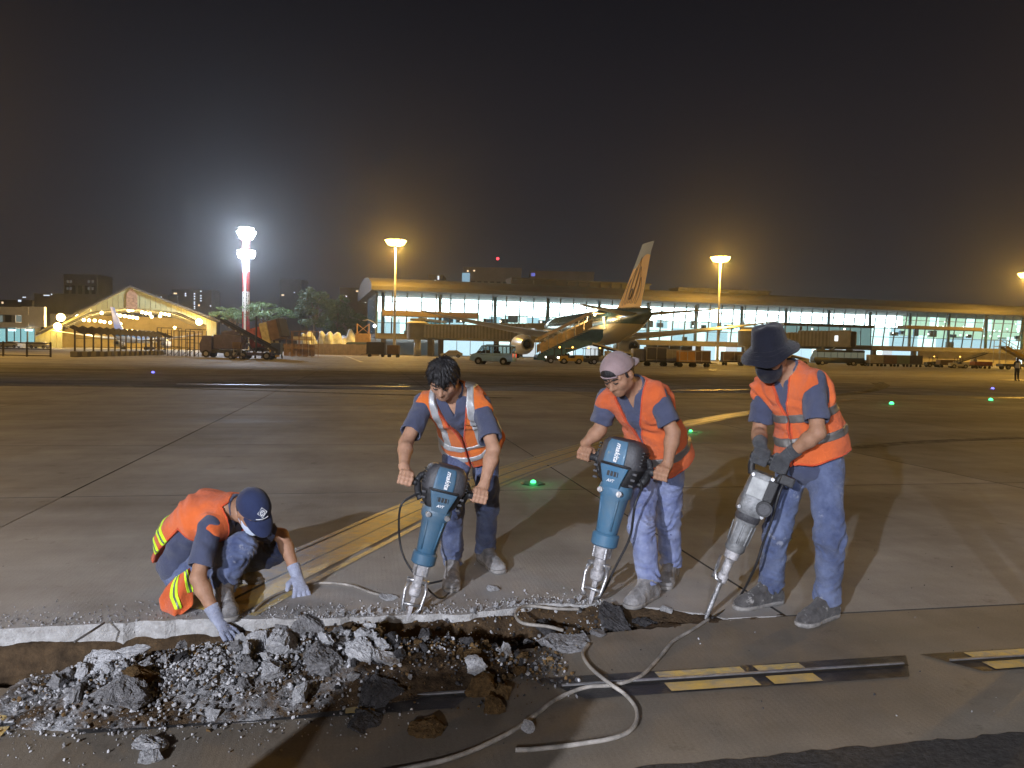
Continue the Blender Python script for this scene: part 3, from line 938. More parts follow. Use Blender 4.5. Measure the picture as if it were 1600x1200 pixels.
def two_tone(name, top, bot, zsplit, amp, k, rough=.25, coat=.4):
    m = bpy.data.materials.new(name); m.use_nodes = True
    nt = m.node_tree; N, L = nt.nodes, nt.links; b = N['Principled BSDF']
    tc = N.new('ShaderNodeTexCoord'); sp = N.new('ShaderNodeSeparateXYZ'); L.new(tc.outputs['Object'], sp.inputs[0])
    s = N.new('ShaderNodeMath'); s.operation = 'MULTIPLY'; s.inputs[1].default_value = k; L.new(sp.outputs['X'], s.inputs[0])
    s2 = N.new('ShaderNodeMath'); s2.operation = 'SINE'; L.new(s.outputs[0], s2.inputs[0])
    s3 = N.new('ShaderNodeMath'); s3.operation = 'MULTIPLY_ADD'; s3.inputs[1].default_value = amp; s3.inputs[2].default_value = zsplit; L.new(s2.outputs[0], s3.inputs[0])
    g = N.new('ShaderNodeMath'); g.operation = 'GREATER_THAN'; L.new(sp.outputs['Z'], g.inputs[0]); L.new(s3.outputs[0], g.inputs[1])
    x = N.new('ShaderNodeMix'); x.data_type = 'RGBA'; L.new(g.outputs[0], x.inputs[0])
    x.inputs[6].default_value = (*bot, 1); x.inputs[7].default_value = (*top, 1)
    L.new(x.outputs[2], b.inputs['Base Color']); b.inputs['Roughness'].default_value = rough; b.inputs['Coat Weight'].default_value = coat
    return m
M_wing = mat('wing_grey', (0.55, 0.55, 0.53), .35, .1, var=.1, scale=.6)
M_gold = mat('emblem_gold', (0.72, 0.46, 0.10), .35, .3, var=.12, scale=.8)
M_nac = mat('nacelle_paint', (0.62, 0.60, 0.55), .3, .1)

def aircraft(loc, heading, k, label, top, bot, fin_col, emblem=True, zs=5.4):
    """tail tip at the origin, nose along +x; k scales a 57 m wide-body"""
    root = empty('airliner', loc, heading, label=label, cat='aircraft')
    st = [(0, 7.35, .12), (.5, 7.3, .42), (2.5, 7.05, .95), (6, 6.65, 1.65), (10, 6.2, 2.25), (15, 5.8, 2.72), (20, 5.6, 2.9), (46, 5.6, 2.9), (50, 5.5, 2.65), (53, 5.3, 2.15), (55.4, 5.05, 1.45), (56.6, 4.85, .75), (57, 4.75, .12)]
    rings = []
    for x, z, r in st:
        rings.append([(x * k, r * k * math.cos(t), (z + r * math.sin(t)) * k) for t in np.linspace(0, 2 * math.pi, 28, endpoint=False)])
    mb = MB(); mb.loft(rings); mb.build('fuselage', two_tone('fuselage_paint', top, bot, zs * k, .5 * k, .16 / k), root, True)
    # fin
    secs = []
    for t in np.linspace(0, 1, 8):
        z = 8.2 + t * 8.8
        le = 13.6 - t * 9.3 + (0.8 * (1 - t) ** 6); te = 4.4 - t * 3.9 - (.5 * max(0, t - .9) * 10)
        ch = le - te
        secs.append([((le + px_) * k, y * k, z * k) for px_, y in airfoil_section(ch, .095)])
    mb = MB(); mb.loft(secs); fin = mb.build('fin', fin_col, root, auto=.7)
    if emblem:
        def onfin(c, z, sgn, lift=.03):
            t = (z - 8.2) / 8.8
            le = 13.6 - t * 9.3; te = 4.4 - t * 3.9; ch = le - te; x = le - c * ch
            yt = 5 * .095 * (.2969 * math.sqrt(c) - .126 * c - .3516 * c * c + .2843 * c ** 3 - .1015 * c ** 4) * ch
            return (x * k, sgn * (yt + lift) * k, z * k)
        # flower: nested petals drawn as dark raised outlines on the gold paint
        pet = [(.50, 8.9, 15.2, .085, .0), (.37, 8.8, 13.9, .070, -.05), (.63, 8.8, 13.9, .070, .05), (.24, 8.7, 12.4, .055, -.07), (.77, 8.7, 12.4, .055, .06)]
        for sgn in (-1, 1):
            for (c0, z0, z1, wd, bendd) in pet:
                L_, R_ = [], []
                for t in np.linspace(0, 1, 14):
                    z = z0 + (z1 - z0) * t
                    w = wd * math.sin(math.pi * min(1, t * .93 + .07)) ** .75
                    c = c0 + bendd * math.sin(math.pi * t) * .9
                    L_.append(onfin(min(.96, max(.04, c - w)), z, sgn)); R_.append(onfin(min(.96, max(.04, c + w)), z, sgn))
                mb = MB(); mb.tube(L_ + R_[::-1], .026 * k, 5); mb.build('emblem_petal', M_dark, fin)
            mb = MB(); mb.tube([onfin(.5 + .045 * math.cos(a), 10.2 + .75 * math.sin(a), sgn, .06) for a in np.linspace(0, 2 * math.pi, 17)], .05 * k, 5, False)
            mb.build('emblem_ring', M_dark, fin)
    def surf(name, y0, x0le, x0te, z0, y1, x1le, x1te, z1, th, mt, n=5, flex=0.0):
        for sgn in (-1, 1):
            secs = []
            for t in np.linspace(0, 1, n):
                y = y0 + (y1 - y0) * t; le = x0le + (x1le - x0le) * t; te = x0te + (x1te - x0te) * (t if n < 6 else t ** .8); z = z0 + (z1 - z0) * (t + flex * t * (t - 1))
                secs.append([((le + a) * k, sgn * y * k, (z + c) * k) for a, c in airfoil_section(le - te, th * (1 - .3 * t))])
            mb = MB(); mb.loft(secs); mb.build(name, mt, root, auto=.8)
    surf('wing', 2.3, 36.5, 23.5, 4.0, 30, 19.2, 17.2, 7.4, .12, M_wing, 8, .35)
    surf('tailplane', 0.9, 9.0, 3.2, 7.2, 10, 1.8, -.4, 8.0, .10, M_wing)
    for sgn in (-1, 1):
        nac = [(38.5, 1.45), (38.9, 1.75), (37.5, 1.85), (35.5, 1.82), (33.8, 1.5), (32.6, 1.2), (32.6, .95), (33.5, .7)]
        rings = [[(x * k, (sgn * 9.9 + r * math.cos(t)) * k, (2.75 + r * math.sin(t)) * k) for t in np.linspace(0, 2 * math.pi, 20, endpoint=False)] for x, r in nac]
        mb = MB(); mb.loft(rings, True); e_ = mb.build('engine', M_nac, root, auto=.7)
        mb = MB(); mb.cyl((33.6 * k, sgn * 9.9 * k, 2.75 * k), (31.2 * k, sgn * 9.9 * k, 2.75 * k), .75 * k, .15 * k, 14); mb.build('exhaust_cone', M_dark, e_, True)
        mb = MB(); mb.loft([[(37 * k, sgn * 9.75 * k, 4.4 * k), (37 * k, sgn * 10.05 * k, 4.4 * k), (31 * k, sgn * 10.05 * k, 5.0 * k), (31 * k, sgn * 9.75 * k, 5.0 * k)], [(36 * k, sgn * 9.75 * k, 5.1 * k), (36 * k, sgn * 10.05 * k, 5.1 * k), (29 * k, sgn * 10.05 * k, 5.2 * k), (29 * k, sgn * 9.75 * k, 5.2 * k)]]); mb.build('pylon', M_wing, root)
        gx = 27.0
        g = MB(); g.cyl((gx * k, sgn * 4.9 * k, 1.0 * k), (gx * k, sgn * 4.6 * k, 4.4 * k), .22 * k); gear = g.build('landing_gear', M_galv, root)
        for dx in (-.75, .75):
            for dy in (-.55, .55):
                MB().cyl(((gx + dx) * k, (sgn * 4.9 + dy - .2) * k, .66 * k), ((gx + dx) * k, (sgn * 4.9 + dy + .2) * k, .66 * k), .66 * k, None, 16).build('wheel', M_black, gear)
    g = MB(); g.cyl((50 * k, 0, .7 * k), (50 * k, 0, 3.4 * k), .16 * k); g.build('nose_gear', M_galv, root)
    MB().cyl((50 * k, -.5 * k, .5 * k), (50 * k, .5 * k, .5 * k), .5 * k, None, 14).build('wheel', M_black, root)
    for i in range(44):
        x = 14 + i * .85
        if abs(x - 30) < 1: continue
        for sgn in (-1, 1):
            r = np.interp(x, [s[0] for s in st], [s[2] for s in st]); zc = np.interp(x, [s[0] for s in st], [s[1] for s in st]); dz = 6.5 - zc
            yy = math.sqrt(max(.1, r * r - dz * dz))
            MB().box((x * k, sgn * (yy + .005) * k, 6.5 * k), (.30 * k, .06 * k, .46 * k), R=Matrix.Rotation(-sgn * math.asin(min(1, dz / r)), 3, 'X')).build('cabin_window', mat('cabin_window', (0.02, 0.02, 0.025), .1), root)
    for sgn in (-1, 1):
        x = 13; r = 2.5; dz = 6.3 - 5.95
        MB().box((x * k, sgn * (r - .01) * k, 6.1 * k), (1.15 * k, .10 * k, 1.95 * k), R=Matrix.Rotation(-sgn * .1, 3, 'X')).build('door', M_nac, root)
    MB().ball((.0, 0, 7.35 * k), .16 * k, 8, 6).build('tail_lamp', emis('tail_lamp', (1, 1, 1), 12), root)
    return root
M_fin1 = two_tone('fin_paint', (0.20, 0.25, 0.27), (0.66, 0.37, 0.03), 14.6, .8, .7, .65, 0.0)
airHead = math.radians(90 + 12)
airT = P(1019, 503, 106)
plane = aircraft((airT.x, airT.y, 0), airHead, 1.0, 'wide-body airliner with a gold flower on its fin, seen from behind', (0.06, 0.12, 0.15), (0.62, 0.55, 0.40), M_fin1)

# ================================================================== canopied passenger stairs at the rear door
hd = Vector((math.cos(airHead), math.sin(airHead), 0)); lf = Vector((-hd.y, hd.x, 0))
door = Vector((airT.x, airT.y, 0)) + hd * 13 + lf * 2.75
rzs = math.atan2(lf.y, lf.x)
root = empty('passenger_stairs', door + lf * 5.5, rzs, label='blue passenger stairs with a beige canopy at the rear aircraft door', cat='stairs')
M_bl = mat('stair_blue', (0.05, 0.16, 0.32), .5, var=.2, scale=2); M_cn = mat('canopy_beige', (0.62, 0.46, 0.27), .6, var=.25, scale=1.2)
x0, x1, zt = -5.2, 5.0, 5.1
for sy in (-1, 1):
    mb = MB(); mb.add([(x0, sy * 1.2, zt - .1), (x0 + 1.8, sy * 1.2, zt - .1), (x1, sy * 1.2, .75), (x1, sy * 1.2, .25), (x1 - 1.4, sy * 1.2, .25), (x0 + .4, sy * 1.2, zt - 1.9), (x0, sy * 1.2, zt - 1.2)], [(0, 1, 2, 3, 4, 5, 6)])
    mb.add([(p[0], p[1] - sy * .1, p[2]) for p in mb.v[:7]], [(0, 1, 2, 3, 4, 5, 6)]); mb.build('side_frame', M_bl, root)
    mb = MB(); pts = [(x0, zt + .1), (x0 + 1.8, zt + .1), (x1 - .3, 1.1), (x1 - .3, 3.3), (x0 + 1.8, zt + 2.3), (x0, zt + 2.3)]
    for q in range(6):
        t0, t1 = q / 6, (q + 1) / 6 - .02
        lx0, lx1 = x0 + 1.8 + (x1 - x0 - 2.1) * t0, x0 + 1.8 + (x1 - x0 - 2.1) * t1
        z = lambda x: zt + .2 - (zt - 1.0) * (x - x0 - 1.8) / (x1 - x0 - 2.1)
        m2 = MB(); m2.loft([[(lx0, sy * 1.22, z(lx0)), (lx0, sy * 1.16, z(lx0)), (lx0, sy * 1.16, z(lx0) + 1.25), (lx0, sy * 1.22, z(lx0) + 1.25)], [(lx1, sy * 1.22, z(lx1)), (lx1, sy * 1.16, z(lx1)), (lx1, sy * 1.16, z(lx1) + 1.25), (lx1, sy * 1.22, z(lx1) + 1.25)]])
        m2.build('side_panel', M_cn, root)
    for q in range(7):
        xx = x0 + 1.8 + (x1 - x0 - 2.1) * q / 6
        MB().beam((xx, sy * 1.2, z(xx)), (xx, sy * 1.2, z(xx) + 2.2), .09).build('post', M_galv, root)
mb = MB(); mb.beam((x0 + 1.6, 0, zt + 2.45), (x1 - .2, 0, 3.3), .14, 2.6, Vector((0, 1, 0))); 
mb = MB(); mb.loft([[(x0 + 1.7, -1.3, zt + 2.3), (x0 + 1.7, 0, zt + 2.7), (x0 + 1.7, 1.3, zt + 2.3)], [(x1 - .2, -1.3, 3.2), (x1 - .2, 0, 3.55), (x1 - .2, 1.3, 3.2)]]); mb.build('canopy_roof', M_cn, root)
mb = MB(); mb.box((x0 + .8, 0, zt + 2.45), (2.2, 2.7, .14), bev=.04); mb.build('platform_roof', M_cn, root)
mb = MB(); mb.box((x0 + .8, 0, zt - .1), (2.0, 2.3, .14)); mb.build('platform', M_galv, root)
for i in range(20):
    t = i / 19; MB().box((x0 + 1.9 + t * (x1 - x0 - 2.2), 0, zt - .1 - t * (zt - .7)), (.34, 2.2, .06)).build('step', M_galv, root)
mb = MB(); mb.box((0.2, 0, .8), (9.5, 2.0, .5), bev=.06); mb.build('chassis', M_bl, root)
for xx in (-3.2, 3.2):
    for sy in (-1, 1):
        MB().cyl((xx, sy * .95 - .15, .45), (xx, sy * .95 + .15, .45), .45, None, 16).build('wheel', M_black, root)
MB().ball((x0 + 1.0, 0, zt + 2.2), .2, 8, 6).build('platform_lamp', emis('stair_lamp', (1, .85, .5), 10), root)
lamp('platform_glow', (x0 + 1.0, 0, zt + 1.9), 900, (1, .75, .35), .2, root)

# ================================================================== vehicles
def prof_body(poly, W, bev=.08):
    """side profile (x, z) swept across the width with rounded edges -> (verts, faces)"""
    bm = bmesh.new()
    vs = [bm.verts.new((x, -W / 2, z)) for x, z in poly]
    f = bm.faces.new(vs)
    ex = bmesh.ops.extrude_face_region(bm, geom=[f])
    for g in ex['geom']:
        if isinstance(g, bmesh.types.BMVert): g.co.y += W
    bmesh.ops.recalc_face_normals(bm, faces=list(bm.faces))
    if bev > 0: bmesh.ops.bevel(bm, geom=list(bm.edges), offset=bev, segments=2, profile=.6, affect='EDGES')
    bm.verts.index_update()
    out = ([v.co.copy() for v in bm.verts], [[v.index for v in f.verts] for f in bm.faces]); bm.free()
    return out
M_tyre = mat('tyre', (0.012, 0.012, 0.012), .85); M_rim = mat('wheel_rim', (0.35, 0.35, 0.36), .4, .7)
def wheel(root, x, y, r, w=.22):
    s = 1 if y > 0 else -1
    wo = MB().cyl((x, y - w / 2, r), (x, y + w / 2, r), r, None, 20).build('wheel', M_tyre, root)
    MB().cyl((x, y + s * (w / 2 - .02), r), (x, y + s * (w / 2 + .015), r), r * .6, r * .55, 14).build('rim', M_rim, wo)
def windowed(root, W, Hb, Hr, panes, m_body, roofpoly, lowpoly, lit=None, pill=.09):
    """lower body, roof and see-through panes between pillars; x forward"""
    mb = MB(); mb.add(*prof_body(lowpoly, W, .07)); mb.build('body', m_body, root, auto=.5)
    mb = MB(); mb.add(*prof_body(roofpoly, W - .12, .06)); mb.build('roof', m_body, root, auto=.5)
    gl = lit or glassy('vehicle_glass', (0.42, 0.45, 0.45), .86)
    for (xa, xb, xta, xtb) in panes:
        for sy in (-1, 1):
            y = sy * (W / 2 - .06)
            mb = MB(); mb.add([(xa + pill / 2, y, Hb), (xb - pill / 2, y, Hb), (xtb - pill / 2, y - sy * .05, Hr), (xta + pill / 2, y - sy * .05, Hr)], [(0, 1, 2, 3)]); mb.build('window', gl, root)
            for (xl, xu) in ((xa, xta), (xb, xtb)):
                MB().beam((xl, y, Hb - .05), (xu, y - sy * .05, Hr + .05), .09, .07, Vector((1, 0, 0))).build('pillar', m_body, root)

# ---- light blue van
vY = 83
vb = gp(771, vY)
root = empty('van', vb, math.radians(180 - 14), label='light blue van driving left behind the black-haired worker', cat='van')
m_v = mat('van_blue', (0.34, 0.58, 1.0), .3, .2, coat=.4, var=.08, scale=2)
low = [(-2.3, .35), (2.1, .35), (2.38, .5), (2.42, .85), (2.2, 1.08), (1.75, 1.22), (-2.34, 1.22), (-2.36, .6)]
roofp = [(-2.28, 1.93), (1.02, 1.93), (1.22, 1.96), (.95, 2.06), (.5, 2.10), (-2.1, 2.09), (-2.3, 2.02)]
windowed(root, 1.76, 1.22, 1.94, [(-2.25, -1.25, -2.2, -1.25), (-1.22, -.1, -1.22, -.1), (-.07, .62, -.07, .62), (.66, 1.62, .66, 1.08)], m_v, roofp, low)
mb = MB(); mb.add([(1.74, -.76, 1.22), (1.74, .76, 1.22), (1.16, .70, 1.94), (1.16, -.70, 1.94)], [(0, 1, 2, 3)]); mb.build('windscreen', glassy('vehicle_glass', (0.42, 0.45, 0.45), .86), root)
mb = MB(); mb.add([(-2.33, -.76, 1.22), (-2.33, .76, 1.22), (-2.26, .70, 1.94), (-2.26, -.70, 1.94)], [(0, 1, 2, 3)]); mb.build('rear_window', glassy('vehicle_glass', (0.42, 0.45, 0.45), .86), root)
for x in (-1.35, 1.42):
    for sy in (-1, 1):
        wheel(root, x, sy * .80, .33)
        MB().cyl((x, sy * .86, .36), (x, sy * .885, .36), .42, None, 18).build('wheel_arch', M_black, root)
for sy in (-1, 1):
    MB().box((2.36, sy * .62, .86), (.08, .3, .2), bev=.03).build('headlight', emis('van_headlight', (1, .9, .7), 2.5), root)
    MB().box((-2.36, sy * .72, 1.0), (.05, .16, .4), bev=.02).build('tail_light', emis('van_taillight', (1, .12, .05), 1.2), root)
    MB().box((1.45, sy * .98, 1.32), (.1, .16, .22), bev=.03).build('mirror', M_dark, root)
    MB().box((.0, sy * .885, 1.02), (2.3, .012, .03)).build('door_rail', M_dark, root)
MB().box((-.6, 0, 2.15), (2.6, 1.2, .04)).build('roof_rack', M_dark, root)
MB().box((2.36, 0, .5), (.1, 1.7, .22), bev=.04).build('bumper', M_dark, root)
MB().box((-.4, 0, 1.0), (.5, 1.3, .9), bev=.1).build('seat', M_dark, root)
MB().box((.75, 0, 1.1), (.4, 1.3, .9), bev=.1).build('seat', M_dark, root)

# ---- minibus, coach and trucks
def bus(px, Y, rz, Lb, Hh, W, col, label, nm='minibus', glass=None, stripe=None, lit_front=None):
    b = gp(px, Y)
    root = empty(nm, b, rz, label=label, cat='bus')
    low = [(-Lb / 2, .45), (Lb / 2 - .1, .45), (Lb / 2, .8), (Lb / 2 - .05, Hh * .5), (-Lb / 2, Hh * .5)]
    rp = [(-Lb / 2 + .02, Hh * .84), (Lb / 2 - .5, Hh * .84), (Lb / 2 - .55, Hh * .93), (Lb / 2 - .9, Hh), (-Lb / 2 + .2, Hh), (-Lb / 2, Hh * .94)]
    n = max(4, int(Lb / 1.35))
    panes = [(-Lb / 2 + .1 + i * (Lb - .8) / n, -Lb / 2 + .1 + (i + 1) * (Lb - .8) / n, -Lb / 2 + .1 + i * (Lb - .8) / n, -Lb / 2 + .1 + (i + 1) * (Lb - .8) / n) for i in range(n)]
    windowed(root, W, Hh * .5, Hh * .85, panes, col, rp, low, glass)
    mb = MB(); mb.add([(Lb / 2 - .08, -W * .44, Hh * .5), (Lb / 2 - .08, W * .44, Hh * .5), (Lb / 2 - .5, W * .42, Hh * .85), (Lb / 2 - .5, -W * .42, Hh * .85)], [(0, 1, 2, 3)]); mb.build('windscreen', glass or glassy('vehicle_glass'), root)
    for x in (-Lb * .28, Lb * .33):
        for sy in (-1, 1): wheel(root, x, sy * (W / 2 - .1), .45, .28)
    if stripe:
        for sy in (-1, 1): MB().box((0, sy * (W / 2 + .004), Hh * .32), (Lb - .3, .012, Hh * .14)).build('side_stripe', stripe, root)
    for sy in (-1, 1): MB().box((Lb / 2 + .01, sy * W * .36, .9), (.06, .35, .22), bev=.02).build('headlight', lit_front or M_rim, root)
    return root
bus(568, 163, math.radians(180), 8.0, 2.75, 2.3, mat('bus_teal', (0.13, 0.20, 0.22), .4), 'dark minibus with a cream side stripe parked before the hoarding', stripe=mat('bus_cream', (0.6, 0.5, 0.35), .5))
bus(1308, 150, math.radians(176), 9.6, 3.0, 2.5, mat('coach_dark', (0.02, 0.03, 0.045), .35), 'dark apron bus under the right jet bridge', 'apron_bus', glass=emis('bus_window_glow', (0.35, 0.36, 0.25), .35))

M_cart = mat('cart_brown', (0.16, 0.10, 0.06), .7, var=.3, scale=1); M_cont = mat('container_grey', (0.35, 0.33, 0.30), .5, .3, var=.2, scale=1)
def dolly(px, Y, rz, label, body, hgt=1.6, w=1.5, L_=2.4, slope=False):
    root = empty('baggage_cart', gp(px, Y), rz, label=label, cat='cart')
    MB().box((0, 0, .52), (L_ + .2, w + .1, .14), bev=.03).build('deck', M_dark, root)
    MB().beam((L_ / 2, 0, .5), (L_ / 2 + 1.0, 0, .42), .08).build('tow_bar', M_dark, root)
    for x in (-L_ * .36, L_ * .36):
        for sy in (-1, 1): MB().cyl((x, sy * w * .4 - .08, .23), (x, sy * w * .4 + .08, .23), .23, None, 12).build('wheel', M_tyre, root)
    p = [(-L_ / 2, .6), (L_ / 2 - (.45 if slope else 0), .6), (L_ / 2, .6 + (.5 if slope else .01)), (L_ / 2, .6 + hgt), (-L_ / 2, .6 + hgt)]
    mb = MB(); mb.add(*prof_body(p, w, .05)); mb.build('container', body, root)
    for x in (-L_ / 2 + .06, 0, L_ / 2 - .06):
        MB().box((x, -w / 2 - .02, .6 + hgt / 2), (.07, .05, hgt - .1)).build('container_rib', M_galv, root)
    for zz in (.75, .5 + hgt): MB().box((0, -w / 2 - .025, zz), (L_ - .1, .05, .07)).build('container_rib', M_galv, root)
    return root
M_or = mat('container_orange', (0.52, 0.26, 0.06), .55, var=.2, scale=1); M_dk = mat('container_dark', (0.05, 0.045, 0.05), .6, var=.3, scale=1)
dolly(588, 135, math.radians(182), 'dark box cart parked right of the minibus', M_dk, 2.0, 1.8, 3.2)
dolly(615, 133, math.radians(178), 'brown box cart at the foot of the left sodium mast', M_cart, 1.5, 1.6, 2.0)
dolly(1001, 96, math.radians(2), 'pale grey container cart first in the row right of the pink cap', M_cont, 1.5, 1.6, 2.2)
dolly(1024, 95, math.radians(2), 'dark tall container cart second in the row right of the pink cap', M_dk, 1.75, 1.6, 2.6)
dolly(1048, 96, math.radians(3), 'grey container cart beside the dark tall one', M_cont, 1.5, 1.6, 2.3, True)
dolly(1072, 92, math.radians(0), 'orange container cart in the row behind the workers', M_or, 1.35, 1.6, 2.0)
dolly(1094, 93, math.radians(0), 'dark brown cart right of the orange container', M_cart, 1.4, 1.6, 2.2)
dolly(1145, 118, math.radians(0), 'low brown cart just left of the bucket hat', M_cart, 1.5, 1.7, 3.4)
dolly(1168, 116, math.radians(0), 'low grey cart partly behind the bucket hat', M_cont, 1.0, 1.7, 2.6)
for i, (px, lab) in enumerate(((1367, 'first covered cart in the row left of the white pillar'), (1388, 'second covered cart in the row left of the white pillar'), (1408, 'third covered cart in the row left of the white pillar'), (1428, 'last covered cart in the row before the white pillar'))):
    dolly(px, 146, math.radians(180), lab, [M_cont, M_cart, mat('cart_green', (0.15, 0.20, 0.14), .7, var=.2, scale=1), M_dk][i], 1.6, 1.7, 2.5)
dolly(1478, 150, math.radians(180), 'low brown cart by the beige ground-floor wall', M_cart, .9, 1.7, 3.0)
dolly(1533, 140, math.radians(180), 'red-brown flat cart at the right of the equipment row', mat('cart_red', (0.25, 0.07, 0.04), .6), .7, 1.7, 3.2)

def tug(px, Y, rz, label, col, lit=True):
    root = empty('baggage_tug', gp(px, Y), rz, label=label, cat='tug')
    mb = MB(); mb.add(*prof_body([(-1.5, .35), (1.5, .35), (1.55, .95), (.5, 1.05), (.4, .75), (-.4, .75), (-.5, 1.15), (-1.5, 1.15)], 1.4, .06)); mb.build('body', col, root)
    MB().box((-.1, 0, .95), (.5, 1.1, .35), bev=.06).build('seat', M_dark, root)
    for x in (-.5, .5):
        for sy in (-1, 1): MB().beam((x, sy * .6, .8), (x * .9, sy * .6, 1.95), .06).build('post', M_dark, root)
    MB().box((0, 0, 1.98), (1.3, 1.35, .08), bev=.02).build('roof', col, root)
    for x in (-.95, .95):
        for sy in (-1, 1): wheel(root, x, sy * .62, .36, .2)
    for sy in (-1, 1): MB().ball((1.56, sy * .5, .8), .11, 8, 6).build('headlight', emis('tug_lamp', (1, .95, .8), 6) if lit else M_rim, root)
    MB().ball((-.2, 0, 2.1), .11, 8, 6).build('beacon', emis('amber_beacon', (1, .5, .08), 8), root)
    return root
M_tugw = mat('tug_white', (0.5, 0.48, 0.42), .5); M_tugy = mat('tug_yellow', (0.5, 0.33, 0.05), .5); M_tugd = mat('tug_dark', (0.06, 0.065, 0.07), .5)
tug(872, 100, math.radians(180), 'dark tug at the foot of the blue stairs', M_tugd)
tug(892, 97, math.radians(185), 'yellow tug under the aircraft belly', M_tugy)
tug(917, 98, math.radians(175), 'second dark tug under the aircraft tail', M_tugd, False)
tug(935, 100, math.radians(180), 'white tug nearest the pink cap', M_tugw, False)
tug(1342, 150, math.radians(180), 'white tug beside the covered carts right of the dark bus', M_tugw)
tug(1458, 152, math.radians(180), 'dark tug left of the belt loaders', M_tugd, False)
tug(1498, 140, math.radians(170), 'white tug in the right-hand equipment row', M_tugw, False)
def loader(px, Y, rz, label, col, rise=2.6, L_=6.5):
    root = empty('belt_loader', gp(px, Y), rz, label=label, cat='belt loader')
    mb = MB(); mb.add(*prof_body([(-2.4, .4), (2.4, .4), (2.4, 1.0), (-2.4, 1.1)], 1.6, .06)); mb.build('body', col, root)
    MB().beam((-L_ / 2, 0, .9), (L_ / 2, 0, .9 + rise), .9, .22).build('belt', M_dark, root)
    for sy in (-1, 1): MB().beam((-L_ / 2, sy * .5, 1.1), (L_ / 2, sy * .5, 1.1 + rise), .06, .2).build('side_rail', col, root)
    MB().beam((.3, 0, .9), (1.6, 0, 1.0 + rise * .72), .16).build('lift_arm', M_galv, root)
    MB().box((1.3, .6, 1.35), (.9, .7, .8), bev=.08).build('cab', col, root)
    for x in (-1.6, 1.6):
        for sy in (-1, 1): wheel(root, x, sy * .75, .38)
    return root
loader(965, 99, math.radians(178), 'pale belt loader left of the carts behind the pink cap', M_tugw, 1.6)
loader(1516, 146, math.radians(10), 'belt loader with a raised belt in the right-hand equipment row', M_tugw, 2.0)
loader(1240, 128, math.radians(185), 'cream belt loader under the right jet bridge', mat('loader_cream', (0.5, 0.44, 0.36), .5), 1.1, 5)
# yellow stair truck, right edge
root = empty('stair_truck', gp(1590, 136), math.radians(180), label='yellow passenger stair truck at the right edge of the view', cat='stairs')
MB().box((0, 0, .75), (6.4, 2.0, .5), bev=.06).build('chassis', M_tugd, root)
for sy in (-1, 1):
    MB().beam((-3.0, sy * .8, 1.0), (2.6, sy * .8, 4.0), .12, .5).build('side_frame', M_tugy, root)
    MB().beam((-3.0, sy * .8, 2.1), (2.6, sy * .8, 5.1), .08, .08).build('handrail', M_tugy, root)
    for q in range(7): MB().beam((-3 + q * .93, sy * .8, 1.0 + q * .5), (-3 + q * .93, sy * .8, 2.1 + q * .5), .06).build('post', M_galv, root)
for q in range(14): MB().box((-2.9 + q * .42, 0, 1.05 + q * .225), (.3, 1.5, .05)).build('step', M_galv, root)
MB().box((3.2, 0, 4.05), (1.4, 1.7, .12)).build('platform', M_galv, root)
for sx in (2.6, 3.8):
    for sy in (-1, 1): MB().beam((sx, sy * .8, 1.0), (sx, sy * .8, 5.1), .09).build('post', M_galv, root)
for x in (-2.2, 2.2):
    for sy in (-1, 1): wheel(root, x, sy * .9, .42)

def car(px, Y, rz, label, col):
    root = empty('parked_car', gp(px, Y), rz, label=label, cat='car')
    mb = MB(); mb.add(*prof_body([(-2.1, .3), (2.1, .3), (2.15, .7), (1.2, .9), (.55, 1.42), (-1.0, 1.45), (-1.8, .98), (-2.15, .9)], 1.7, .08)); mb.build('body', col, root, auto=.5)
    for sy in (-1, 1):
        mb = MB(); mb.add([(-1.5, sy * .855, .95), (.95, sy * .855, .92), (.5, sy * .80, 1.36), (-.95, sy * .80, 1.38)], [(0, 1, 2, 3)]); mb.build('window', M_dark, root)
        for x in (-1.3, 1.35): wheel(root, x, sy * .78, .32)
        MB().box((2.12, sy * .6, .68), (.08, .3, .14)).build('headlight', M_rim, root)
    return root
car(17, 175, math.radians(178), 'white car parked at the far left before the office block', M_tugw)
car(62, 172, math.radians(180), 'second white car parked between office block and hangar', M_tugw)
car(752, 150, math.radians(180), 'grey car in the shade under the left jet bridge', M_cont)
car(706, 152, math.radians(180), 'pale car under the terminal near the left bridge column', M_tugw)
# ================================================================== hangar on the left
hY = 200
hc = gp(203, hY)
hrz = math.atan2(-hc.x, hc.y)            # the front faces the apron, square to the camera's line of sight
hU = Vector((math.cos(hrz), math.sin(hrz), 0)); hV = Vector((-math.sin(hrz), math.cos(hrz), 0))
def hp(px, py, dep=0.0):
    """hangar-local point seen at (px, py) on the plane dep metres inside the front"""
    d = ray(px, py); t = (hc.dot(hV) + dep) / d.dot(hV)
    w = Vector((0, 0, CAM_H)) + d * t
    return Vector(((w - hc).dot(hU), dep, w.z))
def hx(px): return hp(px, 537).x
def hz(px, py): return hp(px, py).z
hang = empty('hangar', hc, hrz, label='large gabled hangar with green cladding, its open front lit yellow', cat='building')
apex = hz(205, 449); xl, xr = hx(52), hx(338); zl, zr = hz(52, 528), hz(338, 503)
open_l, open_r = hx(92), hx(330)
zo_l, zo_m, zo_r = hz(92, 503), hz(205, 482), hz(330, 500)
DEP = 46
M_clad = mat('hangar_cladding', (0.36, 0.37, 0.20), .6, .1, var=.15, scale=.4)
M_hroof = mat('hangar_roof', (0.05, 0.05, 0.048), .8, .0, var=.15, scale=.3)
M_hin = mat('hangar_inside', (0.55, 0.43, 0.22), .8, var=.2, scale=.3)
def roof_z(x): return np.interp(x, [xl, 0, xr], [zl, apex, zr])
